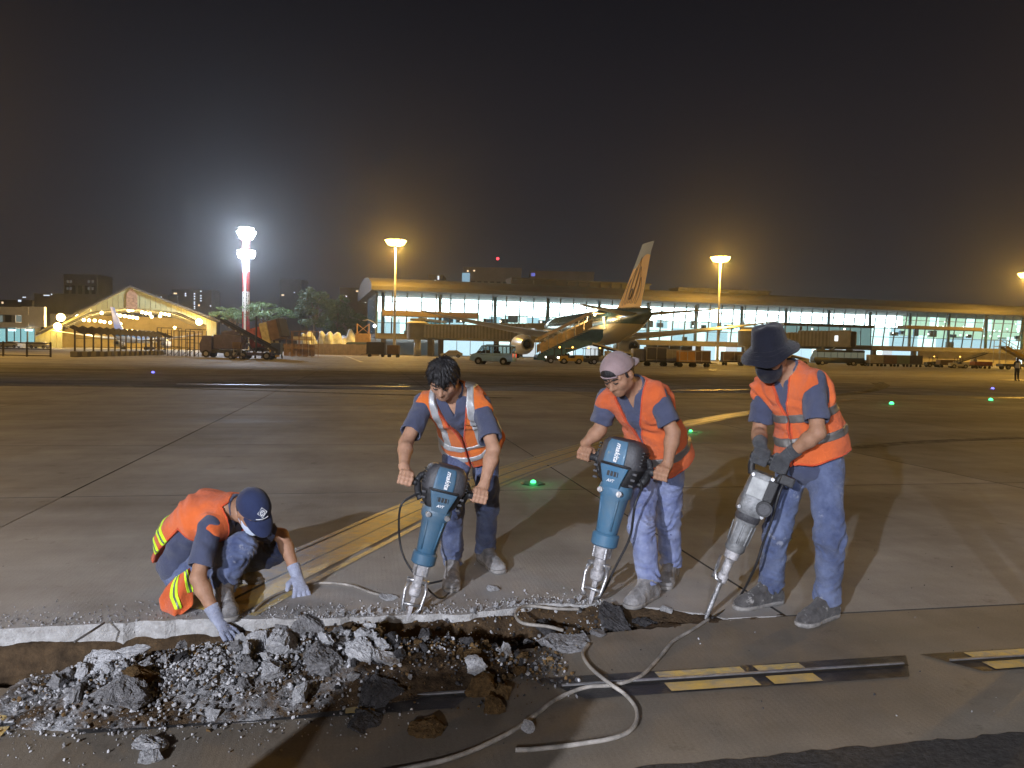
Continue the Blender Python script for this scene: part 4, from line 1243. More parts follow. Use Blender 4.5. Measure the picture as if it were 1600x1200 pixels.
def open_z(x): return np.interp(x, [open_l, open_l * .55, 0, open_r * .6, open_r], [zo_l - 1.2, zo_m - 1.2, zo_m + .3, zo_m - .6, zo_r - 2.0])
npan = 34
for i in range(npan):
    a = xl + (xr - xl) * i / npan; b = xl + (xr - xl) * (i + 1) / npan
    za, zb_ = (open_z(a) if open_l < a < open_r else 0), (open_z(b) if open_l < b < open_r else 0)
    if (a <= open_l < b): za = 0; zb_ = 0
    if (a < open_r <= b): za = 0; zb_ = 0
    g = .04
    mb = MB()
    for yy in (0, .25 + .08 * (i % 2)):
        mb.add([(a + g, -yy, za), (b - g, -yy, zb_), (b - g, -yy, roof_z(b) - .15), (a + g, -yy, roof_z(a) - .15)], [(0, 1, 2, 3)])
    mb.f += [(0, 1, 5, 4), (1, 2, 6, 5), (2, 3, 7, 6), (3, 0, 4, 7)]
    mb.build('cladding_panel', M_clad, hang)
for (x0_, x1_) in ((xl - .8, 0), (0, xr + .8)):
    mb = MB(); z0, z1 = (roof_z(x0_), apex)
    if x0_ == 0: z0, z1 = apex, roof_z(x1_)
    mb.loft([[(x0_, -1.2, z0), (x0_, -1.2, z0 + .45), (x0_, DEP, z0 + .45), (x0_, DEP, z0)], [(x1_, -1.2, z1), (x1_, -1.2, z1 + .45), (x1_, DEP, z1 + .45), (x1_, DEP, z1)]]); mb.build('roof', M_hroof, hang)
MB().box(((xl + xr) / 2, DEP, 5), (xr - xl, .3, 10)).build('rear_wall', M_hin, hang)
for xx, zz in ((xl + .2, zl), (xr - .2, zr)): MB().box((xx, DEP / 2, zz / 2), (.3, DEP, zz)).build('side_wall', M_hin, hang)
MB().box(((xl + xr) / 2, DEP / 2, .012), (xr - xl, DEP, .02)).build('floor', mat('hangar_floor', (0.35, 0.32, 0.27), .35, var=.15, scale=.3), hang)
mb = MB()
for k in range(5):
    y = 4 + k * 9
    pts = [(open_l + (open_r - open_l) * t, y, float(open_z(open_l + (open_r - open_l) * t)) + .4) for t in np.linspace(0, 1, 13)]
    mb.tube(pts, .14, 5)
mb.build('roof_truss', M_galv, hang)
mb = MB(); mb.box((hx(206), -.5, hz(206, 472)), (2.6, .3, 4.0)); mb.prism([(-1.3, 0), (1.3, 0), (0, 1.6)], .3, Matrix(((1, 0, 0), (0, 0, -1), (0, 1, 0))), (hx(206), -.35, hz(206, 472) + 2.0)); mb.build('gable_louvre', mat('louvre_rust', (0.35, 0.22, 0.14), .8, var=.4, scale=2), hang)
E_bulb = emis('hangar_bulb', (1.0, 0.78, 0.32), 22)
bulbs = [(131, 500), (139, 500.5), (148, 500.7), (157, 502), (163, 503), (172, 504), (121, 494), (159, 489), (182, 492), (188, 493), (195, 494), (202, 495), (208, 496), (214, 497), (188, 506), (222, 488), (228, 489.5), (234, 490), (252, 490), (258, 491), (264, 492), (201, 485), (237, 495), (250, 494), (273, 512), (207, 484.5)]
for (bx, by) in bulbs:
    p = hp(bx, by, (8 + rr.uniform(0, 18) if by > 495 or bx > 180 else 4))
    MB().ball(p, .42, 8, 6).build('bulb', E_bulb, hang, True)
for (bx, by, r_) in ((95, 496, .95), (90, 510, .9), (311, 503, .85)):
    p = hp(bx, by, -1.2)
    MB().box(p + Vector((0, .5, 0)), (1.4, .6, 1.2), bev=.1).build('flood_housing', M_dark, hang)
    MB().ball(p, r_, 12, 8).build('floodlight', emis('hangar_flood', (1, .74, .26), 26), hang, True)
lamp('hangar_flood_light', hp(93, 500, -7), 5000, SOD, .6, hang)
lamp('hangar_flood_light', hp(311, 500, -7), 4500, SOD, .6, hang)
for (bx, yy, pw) in ((140, 16, 6500), (210, 18, 8000), (285, 16, 6500)):
    p = Vector((hx(bx), yy, 9.0)); lamp('hangar_inner_light', p, pw, (1.0, .66, .2), .6, hang)
# narrow-body parked at the hangar mouth
p2 = P(172, 512, 178)
aircraft((p2.x, p2.y, 0), math.radians(97), .58, 'blue airliner parked nose-in at the lit hangar', (0.05, 0.16, 0.34), (0.45, 0.48, 0.48), mat('fin_blue', (0.05, 0.14, 0.36), .3, .1), emblem=False, zs=5.0)

# ================================================================== office block at the far left
M_ofc = mat('office_render', (0.62, 0.62, 0.60), .8, var=.1, scale=.6)
oY = 186; oc = gp(25, oY)
ofc = empty('office_block', oc, 0, label='white two-storey office block at the left edge with a lit ground floor', cat='building')
ox = lambda px: (gp(px, oY) - oc).x
oz = lambda px, py: P(px, py, oY).z
MB().box((ox(10) - 8, 5, oz(30, 481) / 2), (ox(72) - ox(-60), 10, oz(30, 481))).build('wall', mat('office_grey', (0.26, 0.27, 0.28), .8), ofc)
MB().box((ox(55), -.4, oz(55, 495)), (ox(73) - ox(38), .9, oz(55, 480) - oz(55, 511))).build('corner_panel', M_ofc, ofc)
for (p0, p1) in ((480, 492), (504, 512)): MB().box((ox(0), -.6, (oz(20, p0) + oz(20, p1)) / 2), (ox(38) - ox(-60), 1.2, oz(20, p0) - oz(20, p1))).build('wall_band', M_ofc, ofc)
for i, px in enumerate((-20, 0, 14, 31)):
    MB().box((ox(px), -.15, oz(px, 498)), (1.5, .1, 1.6)).build('window', emis('office_window_dim', (0.45, 0.55, 0.5), .35) if i % 2 else M_dark, ofc)
for px in (5, 18, 28, 38, 50):
    MB().box((ox(px), -.2, oz(px, 524)), (1.45, .1, 3.2)).build('shop_window', emis('office_teal', (0.35, 0.75, 0.80), .75 if px < 45 else .5), ofc)
    MB().box((ox(px) + .9, -.3, oz(px, 524)), (.18, .2, 3.6)).build('post', M_mull, ofc)
for px in (24, 50): MB().box((ox(px), -1.2, oz(px, 516)), (1.6, .3, .35)).build('strip_light', emis('strip_light', (0.75, 0.95, 1.0), 5), ofc)

# ================================================================== railing and blast fence before the hangar
M_rail = mat('rail_dark', (0.075, 0.065, 0.065), .6, .3)
rY = 74
root = empty('guard_railing', gp(40, rY), 0, label='low dark guard railing at the left edge of the apron', cat='railing')
rx = lambda px: (gp(px, rY) - gp(40, rY)).x
for px in (-40, 5, 42, 79):
    MB().box((rx(px), 0, .72), (.14, .14, 1.44), bev=.02).build('post', M_rail, root)
for z in (.12, .75, 1.32): MB().box(((rx(-40) + rx(79)) / 2, 0, z), (rx(79) - rx(-40), .09, .10)).build('rail', M_rail, root)
root = empty('blast_fence', gp(117, 78), 0, label='row of dark posts with slanted panels on concrete blocks before the hangar', cat='fence')
fo = gp(117, 78)
fpx = [117, 132, 146, 158.5, 169.5, 179.5, 188.5, 197, 205, 213, 221, 228, 235, 242, 249]
for i, px in enumerate(fpx):
    p = gp(px, 78 + i * 1.9) - fo
    MB().box(p + Vector((0, 0, 1.5)), (.11, .16, 3.0)).build('post', M_rail, root)
    MB().box(p + Vector((.05, .1, .28)), (.85, .7, .56), bev=.08).build('concrete_block', M_conc, root)
    q = gp(fpx[i + 1], 78 + (i + 1) * 1.9) - fo if i < len(fpx) - 1 else p + Vector((.6, 1.9, 0))
    m2 = MB(); m2.add([p + Vector((-.45, -.2, 2.95)), p + Vector((-.45, -.2, 3.05)), q + Vector((.15, -.5, 2.40)), q + Vector((.15, -.5, 2.3)),
                       p + Vector((-.45, .5, 3.15)), p + Vector((-.45, .5, 3.25)), q + Vector((.15, .5, 2.6)), q + Vector((.15, .5, 2.5))],
                      [(0, 1, 2, 3), (4, 7, 6, 5), (1, 5, 6, 2), (0, 3, 7, 4), (0, 4, 5, 1), (3, 2, 6, 7)])
    m2.build('panel', M_rail, root)
    for z in (1.0, 1.9): MB().beam(p + Vector((0, 0, z)), q + Vector((0, 0, z)), .05).build('rail', M_rail, root)

def scaffold(px, Y, w, h, n, label, m=None, levels=3):
    root = empty('access_scaffold', gp(px, Y), rr.uniform(-.3, .3), label=label, cat='scaffold')
    m = m or M_rail
    for i in range(n + 1):
        for y in (0, 1.6): MB().cyl((-w / 2 + w * i / n, y, 0), (-w / 2 + w * i / n, y, h * (1 + .06 * math.sin(i * 5))), .055, None, 6).build('post', m, root)
    for k in range(1, levels + 1):
        z = h * k / levels
        for y in (0, 1.6): MB().beam((-w / 2, y, z), (w / 2, y, z), .07).build('rail', m, root)
        if k < levels: MB().box((0, .8, z), (w, 1.5, .06)).build('deck', m, root)
    for i in range(n):
        MB().beam((-w / 2 + w * i / n, 0, 0), (-w / 2 + w * (i + 1) / n, 0, h / levels), .05).build('brace', m, root)
    return root
scaffold(262, 100, 2.6, 3.6, 2, 'tall dark access scaffold before the hangar mouth')
scaffold(284, 98, 2.0, 3.2, 2, 'dark access scaffold right of the tall one')
scaffold(303, 96, 2.0, 3.4, 2, 'dark access scaffold left of the purple truck', levels=4)
scaffold(243, 110, 3.0, 3.0, 3, 'low dark access scaffold at the end of the blast fence')

# ================================================================== parked machinery
mY = 92
M_pur = mat('truck_purple', (0.085, 0.07, 0.14), .5, var=.3, scale=1.5)
root = empty('service_truck', gp(352, mY), math.radians(176), label='dark purple truck with a raised body beside the conveyor', cat='truck')
MB().box((0, 0, .75), (5.2, 1.9, .4), bev=.05).build('chassis', M_dark, root)
mb = MB(); mb.add(*prof_body([(1.2, .7), (2.7, .7), (2.75, 1.6), (2.3, 2.6), (1.2, 2.6)], 2.0, .08)); mb.build('cab', M_pur, root)
MB().box((2.3, -1.02, 2.05), (.7, .04, .6)).build('window', M_dark, root)
MB().box((-.7, 0, 1.9), (3.4, 1.95, 1.7), bev=.06).build('body', M_pur, root)
MB().box((1.0, -1.0, 1.55), (.9, .1, .8)).build('side_box', mat('box_cream', (0.5, 0.48, 0.35), .6), root)
MB().box((-1.0, 0, 3.0), (2.2, 1.6, .5), R=Matrix.Rotation(.12, 3, 'Y'), bev=.05).build('lifting_deck', M_pur, root)
for x in (-1.6, -.7, 1.9):
    for sy in (-1, 1): wheel(root, x, sy * .9, .45, .26)
root = empty('conveyor', gp(395, 84), math.radians(178), label='long inclined dark conveyor pointing up to the left', cat='conveyor')
MB().beam((-3.0, 0, .8), (3.4, 0, 4.1), .9, .3).build('boom', M_rail, root)
for sy in (-1, 1): MB().beam((-3.0, sy * .5, 1.0), (3.4, sy * .5, 4.3), .06, .22).build('side_rail', M_dark, root)
for i in range(9): MB().cyl((-2.6 + i * .72, -.5, .85 + i * .37), (-2.6 + i * .72, .5, .85 + i * .37), .09, None, 8).build('roller', M_galv, root)
MB().beam((-.5, .3, .5), (1.4, .3, 3.0), .14).build('strut', M_rail, root)
MB().beam((1.9, .4, .3), (.4, .4, 2.3), .12).build('strut', M_rail, root)
MB().box((-.6, 0, .6), (3.4, 1.4, .35), bev=.05).build('frame', M_pur, root)
for x in (-1.8, .8):
    for sy in (-1, 1): wheel(root, x, sy * .7, .42)
MB().box((-2.6, -.2, 1.2), (1.0, 1.0, 1.3), bev=.08).build('drive_box', mat('drive_blue', (0.05, 0.07, 0.14), .6), root)
MB().cyl((-.6, .6, .8), (-.6, .6, 4.7), .10, None, 8).build('exhaust', M_dark, root)
root = empty('tilted_hopper', gp(420, 93), math.radians(-8), label='tilted red and cream hopper body behind the conveyor', cat='hopper')
Rt = Matrix.Rotation(math.radians(-14), 3, 'Y')
for (dx, w, m) in ((-1.35, 1.6, mat('hopper_red', (0.34, 0.075, 0.055), .7, var=.4, scale=2)), (.0, 1.0, mat('hopper_cream', (0.55, 0.50, 0.33), .6, var=.3, scale=2)), (1.15, 1.2, M_cart), (1.9, .4, M_dk)):
    MB().box(Vector((0, 0, 3.0)) + Rt @ Vector((dx, 0, .15 * dx)), (w, 2.2, 2.6 - abs(dx) * .2), R=Rt, bev=.06).build('hopper_panel', m, root)
for x in (-1.3, 1.3):
    for y in (-.9, .9): MB().beam((x, y, 0), (x * .8, y * .9, 2.2), .18).build('leg', M_rail, root)
MB().box((0, 0, 1.1), (3.2, 1.6, .4), bev=.05).build('frame', M_rail, root)
MB().box((1.3, -1.2, .8), (1.0, .7, 1.2), bev=.06).build('engine_box', mat('engine_yellow', (0.4, 0.27, 0.08), .6, var=.3, scale=2), root)
root = empty('tool_trolley', gp(371, 82), 0, label='small brown trolley standing before the conveyor', cat='trolley')
MB().box((0, 0, 1.5), (.9, .6, .7), bev=.05).build('box', M_cart, root)
for x in (-.4, .4): MB().beam((x, 0, .3), (x, 0, 1.3), .06).build('leg', M_galv, root)
MB().box((0, 0, .35), (1.4, .8, .12)).build('deck', M_cart, root)
for x in (-.55, .55): wheel(root, x, -.4, .22, .12)
for x in (-.55, .55): wheel(root, x, .4, .22, .12)

# ================================================================== scaffolded enclosure, hoarding, covered heaps
M_scafb = mat('scaffold_rust', (0.36, 0.22, 0.13), .7, var=.3, scale=2)
scaffold(468, 118, 4.6, 3.9, 4, 'rusty scaffold enclosure between the hopper and the trees', M_scafb, 3)
root = empty('scaffold_sheeting', gp(468, 120.5), 0, label='pale torn sheeting hung inside the rusty scaffold', cat='sheeting')
for i in range(5):
    MB().box((-2.0 + i * .98, 0, 1.0), (.92, .06, 1.9 + .15 * math.sin(i * 3))).build('sheet_panel', mat('sheet_brown', (0.30, 0.22, 0.17), .8, var=.3, scale=1.5), root)
MB().box((.4, .1, 2.8), (3.0, .06, .6)).build('sheet_panel', mat('sheet_white', (0.7, 0.68, 0.62), .7, var=.2, scale=2), root)
hb = gp(495, 150)
root = empty('hoarding', hb, 0, label='long pale hoarding of upright panels behind the minibus', cat='fence')
for i in range(14):
    p = gp(495 + i * 7.2, 158 - i * .4) - hb
    MB().box(p + Vector((0, 0, 1.1)), (.9, .06, 2.2 + .06 * (i % 3))).build('panel', mat('hoard_pink', (0.50, 0.42, 0.36), .8, var=.2, scale=1), root)
    MB().box(p + Vector((.47, .08, 1.1)), (.06, .08, 2.3)).build('post', M_galv, root)
def heap(px, Y, rx_, rz_, label, seed, m):
    bm = bmesh.new(); bmesh.ops.create_icosphere(bm, subdivisions=4, radius=1)
    rs = random.Random(seed); ph = [rs.uniform(0, 6) for _ in range(6)]
    for v in bm.verts:
        c = v.co
        k = 1 + .16 * math.sin(5 * c.x + ph[0]) * math.cos(4 * c.y + ph[1]) + .10 * math.sin(11 * c.x + 6 * c.z + ph[2])
        v.co = Vector((c.x * rx_ * k, c.y * 2.0 * k, max(-.05, c.z) * rz_ * k))
    me = bpy.data.meshes.new('covered_heap'); bm.to_mesh(me); bm.free()
    o = link_mesh('covered_heap', me, m, None, gp(px, Y), 0, True)
    return tag(o, label, 'heap')
M_tarp = mat('tarp_white', (0.62, 0.66, 0.72), .6, var=.3, scale=1.2, bump=.6, bscale=3)
heap(514, 172, 3.0, 5.0, 'white tarpaulin heap left of the tree trunk', 3, M_tarp)
heap(548, 176, 3.6, 4.8, 'white tarpaulin heap right of the tree trunk', 4, M_tarp)
heap(481, 170, 2.4, 4.6, 'pale sheeted heap behind the rusty scaffold', 9, M_tarp)
root = empty('timber_frame', gp(567, 170), 0, label='orange timber crate with crossed braces above the hoarding', cat='frame')
m_t = mat('timber', (0.55, 0.35, 0.16), .7, var=.2, scale=2)
MB().box((0, 0, 3.6), (3.2, 1.4, 2.2), bev=.04).build('crate', m_t, root)
for x in (-1.3, 1.3): MB().beam((x, 0, 4.7), (x, 0, 6.9), .22).build('post', m_t, root)
MB().beam((-1.3, 0, 4.8), (1.3, 0, 6.8), .14).build('brace', m_t, root); MB().beam((1.3, .15, 4.8), (-1.3, .15, 6.8), .14).build('brace', m_t, root)
for x in (-1.2, 1.2): MB().beam((x, 0, 0), (x, 0, 2.6), .25).build('leg', m_t, root)
# street lamp beside the terminal
b = gp(586, 160); root = empty('street_lamp', b, 0, label='curved-arm street lamp with a white lamp beside the terminal end', cat='street lamp')
MB().tube(bez([(0, 0, 0), (0, 0, 5.4), (-.3, 0, 6.8), (-1.6, 0, 7.4), (-2.2, 0, 7.3)], 6), .09, 8).build('pole', M_galv, root, True)
MB().box((-2.2, 0, 7.25), (.9, .3, .18), bev=.05).build('lamp_head', M_galv, root)
MB().ball((-.1, -.2, 6.15), .32, 8, 6).build('lamp_globe', emis('street_lamp_globe', (.85, .9, 1), 10), root)

# ================================================================== trees
M_bark = mat('bark', (0.10, 0.075, 0.055), .9, var=.4, scale=3, bump=.6)
def leafy(name, c1, c2):
    return mat(name, c1, .55, var=.5, scale=1.1, col2=c2, spec=.3)
M_leaf1 = leafy('acacia_leaves', (0.12, 0.19, 0.06), (0.05, 0.09, 0.028))
M_leaf2 = leafy('tree_leaves', (0.065, 0.11, 0.042), (0.024, 0.045, 0.018))
def tree(px, Y, hgt, crown, label, m, seed, n_leaf, flat=False, leaf=.45):
    rs = random.Random(seed)
    base = gp(px, Y)
    root = empty('tree', base, 0, label=label, cat='tree')
    cx, cz, rx_, rz_ = crown
    tips = []
    mb = MB()
    fork = hgt * (.42 if not flat else .5)
    mb.tube(bez([(0, 0, 0), (.25, 0, fork * .5), (cx * .2, .1, fork)], 5), [.5 - .22 * i / 10 for i in range(11)], 8)
    for i in range(9):
        a = 2 * math.pi * i / 9 + rs.uniform(-.3, .3)
        rr_ = rs.uniform(.45, .9)
        tip = Vector((cx + rx_ * rr_ * math.cos(a), rx_ * .75 * rr_ * math.sin(a), cz + rz_ * rs.uniform(-.5, .75)))
        mid = Vector((cx * .4 + tip.x * .35, tip.y * .4, fork + (tip.z - fork) * .6))
        pts = bez([(cx * .2, .1, fork - .3), mid, tip], 5)
        mb.tube(pts, [.22 - .18 * j / (len(pts) - 1) for j in range(len(pts))], 6)
        tips.append(tip)
    mb.build('trunk', M_bark, root, True)
    # clumps of leaves through the crown volume
    cl = []
    ncl = 46 if not flat else 40
    for i in range(ncl):
        while True:
            q = Vector((rs.uniform(-1, 1), rs.uniform(-1, 1), rs.uniform(-1, 1)))
            if q.length < 1: break
        q = q * (.55 + .45 * q.length)
        cl.append((Vector((cx + q.x * rx_, q.y * rx_ * .8, cz + q.z * rz_)), rs.uniform(.16, .30) * rx_))
    vs, fs = [], []
    g = np.random.default_rng(seed)
    per = n_leaf // ncl
    for c, r in cl:
        for _ in range(per):
            d = Vector(g.normal(size=3)); d.normalize()
            p = c + Vector((d.x * r, d.y * r, d.z * r * (.35 if flat else .75))) * (g.random() ** .45)
            u = Vector(g.normal(size=3)).normalized(); w = u.orthogonal().normalized(); s = leaf * (.6 + .8 * g.random())
            k = len(vs)
            vs += [p - u * s * .5, p + w * s * .28, p + u * s * .5, p - w * s * .28]; fs.append((k, k + 1, k + 2, k + 3))
    me = bpy.data.meshes.new('crown'); me.from_pydata([tuple(v) for v in vs], [], fs); me.materials.append(m)
    link_mesh('crown', me, None, root)
    return root
tree(415, 206, 12, (-1.0, 10.6, 9.0, 2.4), 'low spreading pale green tree under the lattice mast', M_leaf1, 4, 7000, True, .42)
tree(372, 210, 11, (-1.5, 9.8, 6.0, 2.0), 'dim spreading tree left of the lattice mast', M_leaf1, 14, 4500, True, .42)
tree(490, 200, 18.5, (.3, 12.0, 5.6, 5.6), 'tall round-topped tree behind the scaffold', M_leaf2, 6, 8000, False, .45)
tree(527, 212, 16, (.2, 10.5, 4.8, 5.8), 'tall dark tree right of the round-topped one', M_leaf2, 8, 6000, False, .45)
tree(556, 225, 12, (.2, 8, 4.5, 4.5), 'dark bushy tree beside the terminal end', M_leaf2, 11, 4000, False, .45)

# ================================================================== far city
M_city = mat('city_block', (0.16, 0.15, 0.15), .9, var=.2, scale=.1)
def city(px0, px1, ptop, Y, label, wins, m=M_city, wcol=None, frames=0):
    c = gp((px0 + px1) / 2, Y); w = (px1 - px0) / FPX * Y; h = P((px0 + px1) / 2, ptop, Y).z
    root = empty('far_building', c, 0, label=label, cat='building')
    MB().box((0, 8, h / 2), (w, 16, h)).build('wall', m, root)
    MB().box((0, 8, h + .4), (w * 1.02, 16.4, .8)).build('parapet', m, root)
    for (wx, wy, ww, wh, e_) in wins:
        p = P(wx, wy, Y) - c
        MB().box((p.x, -.1, p.z), (ww / FPX * Y, .25, wh / FPX * Y)).build('window', e_, root)
    for i in range(frames):
        x = -w / 2 + w * (i + .5) / frames
        MB().box((x, -.06, h * .8), (w / frames * .6, .3, h * .12)).build('window', M_dark, root)
    return root
E_cw = emis('city_window_cool', (0.75, 0.85, 1.0), 1.2); E_cy = emis('city_window_warm', (1.0, 0.75, 0.45), 1.3); E_cd = emis('city_window_dim', (0.35, 0.37, 0.42), .16)
city(100, 152, 431, 420, 'dim tower block behind the hangar roof', [(x, y, 3, 4, E_cd) for x in (106, 111, 139, 145) for y in (440, 451)], frames=5)
city(54, 100, 461, 430, 'low dark block between the office and the hangar', [(28 + 45, 461.5, 9, 1.5, E_cw), (81, 460, 2, 2, E_cw)])
city(-60, 50, 470, 520, 'distant dark block with scattered lights at the left edge', [(4, 473, 2.5, 3, E_cy), (31, 470, 5, 3, E_cw), (38, 464.5, 5, 1.5, E_cw)])
city(244, 262, 462, 540, 'slim distant tower right of the hangar apex', [(252, 464, 1.6, 1.6, E_cw)])
city(268, 330, 454, 560, 'distant flats with columns of lit windows right of the hangar', [(274, 458.5, 5, 2, E_cy), (290, 459, 2, 2.5, E_cw), (290, 462, 2, 2, E_cw)] + [(304, y, 2, 2, E_cw) for y in (459, 463, 467, 472, 475, 479, 482)] + [(314, y, 2, 1.8, E_cw) for y in (455, 462, 466, 470)] + [(311, 477, 2.5, 2.5, E_cy), (329, 478, 2, 2, E_cw)])
city(436, 470, 438, 480, 'dim block behind the trees', [(417 + 25, 461, 4, 2, E_cy), (460, 457, 2, 1.6, E_cw)])
city(530, 590, 452, 420, 'dark block between the trees and the terminal', [(559, 455, 5, 2, E_cy), (541, 463, 2.4, 2, E_cw), (571, 472, 2, 2, E_cw), (579, 470, 2, 2, E_cy), (584, 476, 1.5, 8, E_cw), (497, 466, 2, 2, E_cw)])
city(668, 690, 432, 330, 'slim lit block behind the terminal roof near the mast', [(685, 434, 2.4, 6, E_cw), (680, 439, 2, 3, E_cw), (674, 443, 6, 3, E_cw)])
city(722, 812, 421, 300, 'dark hotel block with a glowing blue sign behind the terminal', [(728, 434, 12, 15, emis('blue_sign', (0.28, 0.48, 0.62), .8)), (731, 423.5, 2.5, 2, E_cy), (741, 423, 2.5, 2, E_cy)], frames=9)
city(826, 925, 427, 310, 'second dark block behind the terminal with a small blue light', [(833, 429, 6, 5, emis('blue_light', (0.15, 0.16, 0.6), .9)), (848, 451, 2.5, 5, E_cw), (863, 452, 2.5, 5, E_cw), (860, 444, 1.6, 1.6, E_cw)], frames=10)
b = gp(775, 302); root = empty('beacon_pole', b, 0, label='thin pole with a red beacon above the dark hotel', cat='pole')
zt_ = P(775, 404, 302).z
MB().cyl((0, 0, 0), (0, 0, zt_), .25, .1, 8).build('pole', M_dark, root)
MB().ball((0, 0, zt_), .55, 8, 6).build('beacon', emis('red_beacon', (1, .05, .07), 4), root)

# ================================================================== haze
haze_m = bpy.data.materials.new('night_haze'); haze_m.use_nodes = True
hn = haze_m.node_tree.nodes; hn.clear()
ho = hn.new('ShaderNodeOutputMaterial'); hv = hn.new('ShaderNodeVolumePrincipled')
hv.inputs['Color'].default_value = (0.9, 0.9, 0.9, 1)
hv.inputs['Density'].default_value = 0.00027
hv.inputs['Anisotropy'].default_value = 0.86
haze_m.node_tree.links.new(hv.outputs[0], ho.inputs['Volume'])
mb = MB(); mb.box((0, 280, 29), (1500, 760, 64)); hz_o = mb.build('haze', haze_m)
hz_o['kind'] = 'stuff'
# ================================================================== figures: smooth-blended solids turned into one continuous skin
_lat = np.random.default_rng(11).random((32, 32, 32)).astype(np.float32)
def vn3(p, fr, seed=0):
    q = (p * fr + seed * 7.31).astype(np.float32)
    i = np.floor(q); t = q - i; t = t * t * (3 - 2 * t)
    i = i.astype(np.int32) & 31; j = (i + 1) & 31
    L = _lat.ravel()
    x0, y0, z0 = i[:, 0] * 1024, i[:, 1] * 32, i[:, 2]; x1, y1, z1 = j[:, 0] * 1024, j[:, 1] * 32, j[:, 2]
    tx, ty, tz = t[:, 0], t[:, 1], t[:, 2]
    def lx(y, z):
        yz = y + z; a = L[x0 + yz]; return a + (L[x1 + yz] - a) * tx
    a = lx(y0, z0); a += (lx(y1, z0) - a) * ty
    c = lx(y0, z1); c += (lx(y1, z1) - c) * ty
    return a + (c - a) * tz - .5

def npv(v): return np.array(v, dtype=np.float64)
def unit(v):
    v = npv(v); return v / (np.linalg.norm(v) + 1e-12)

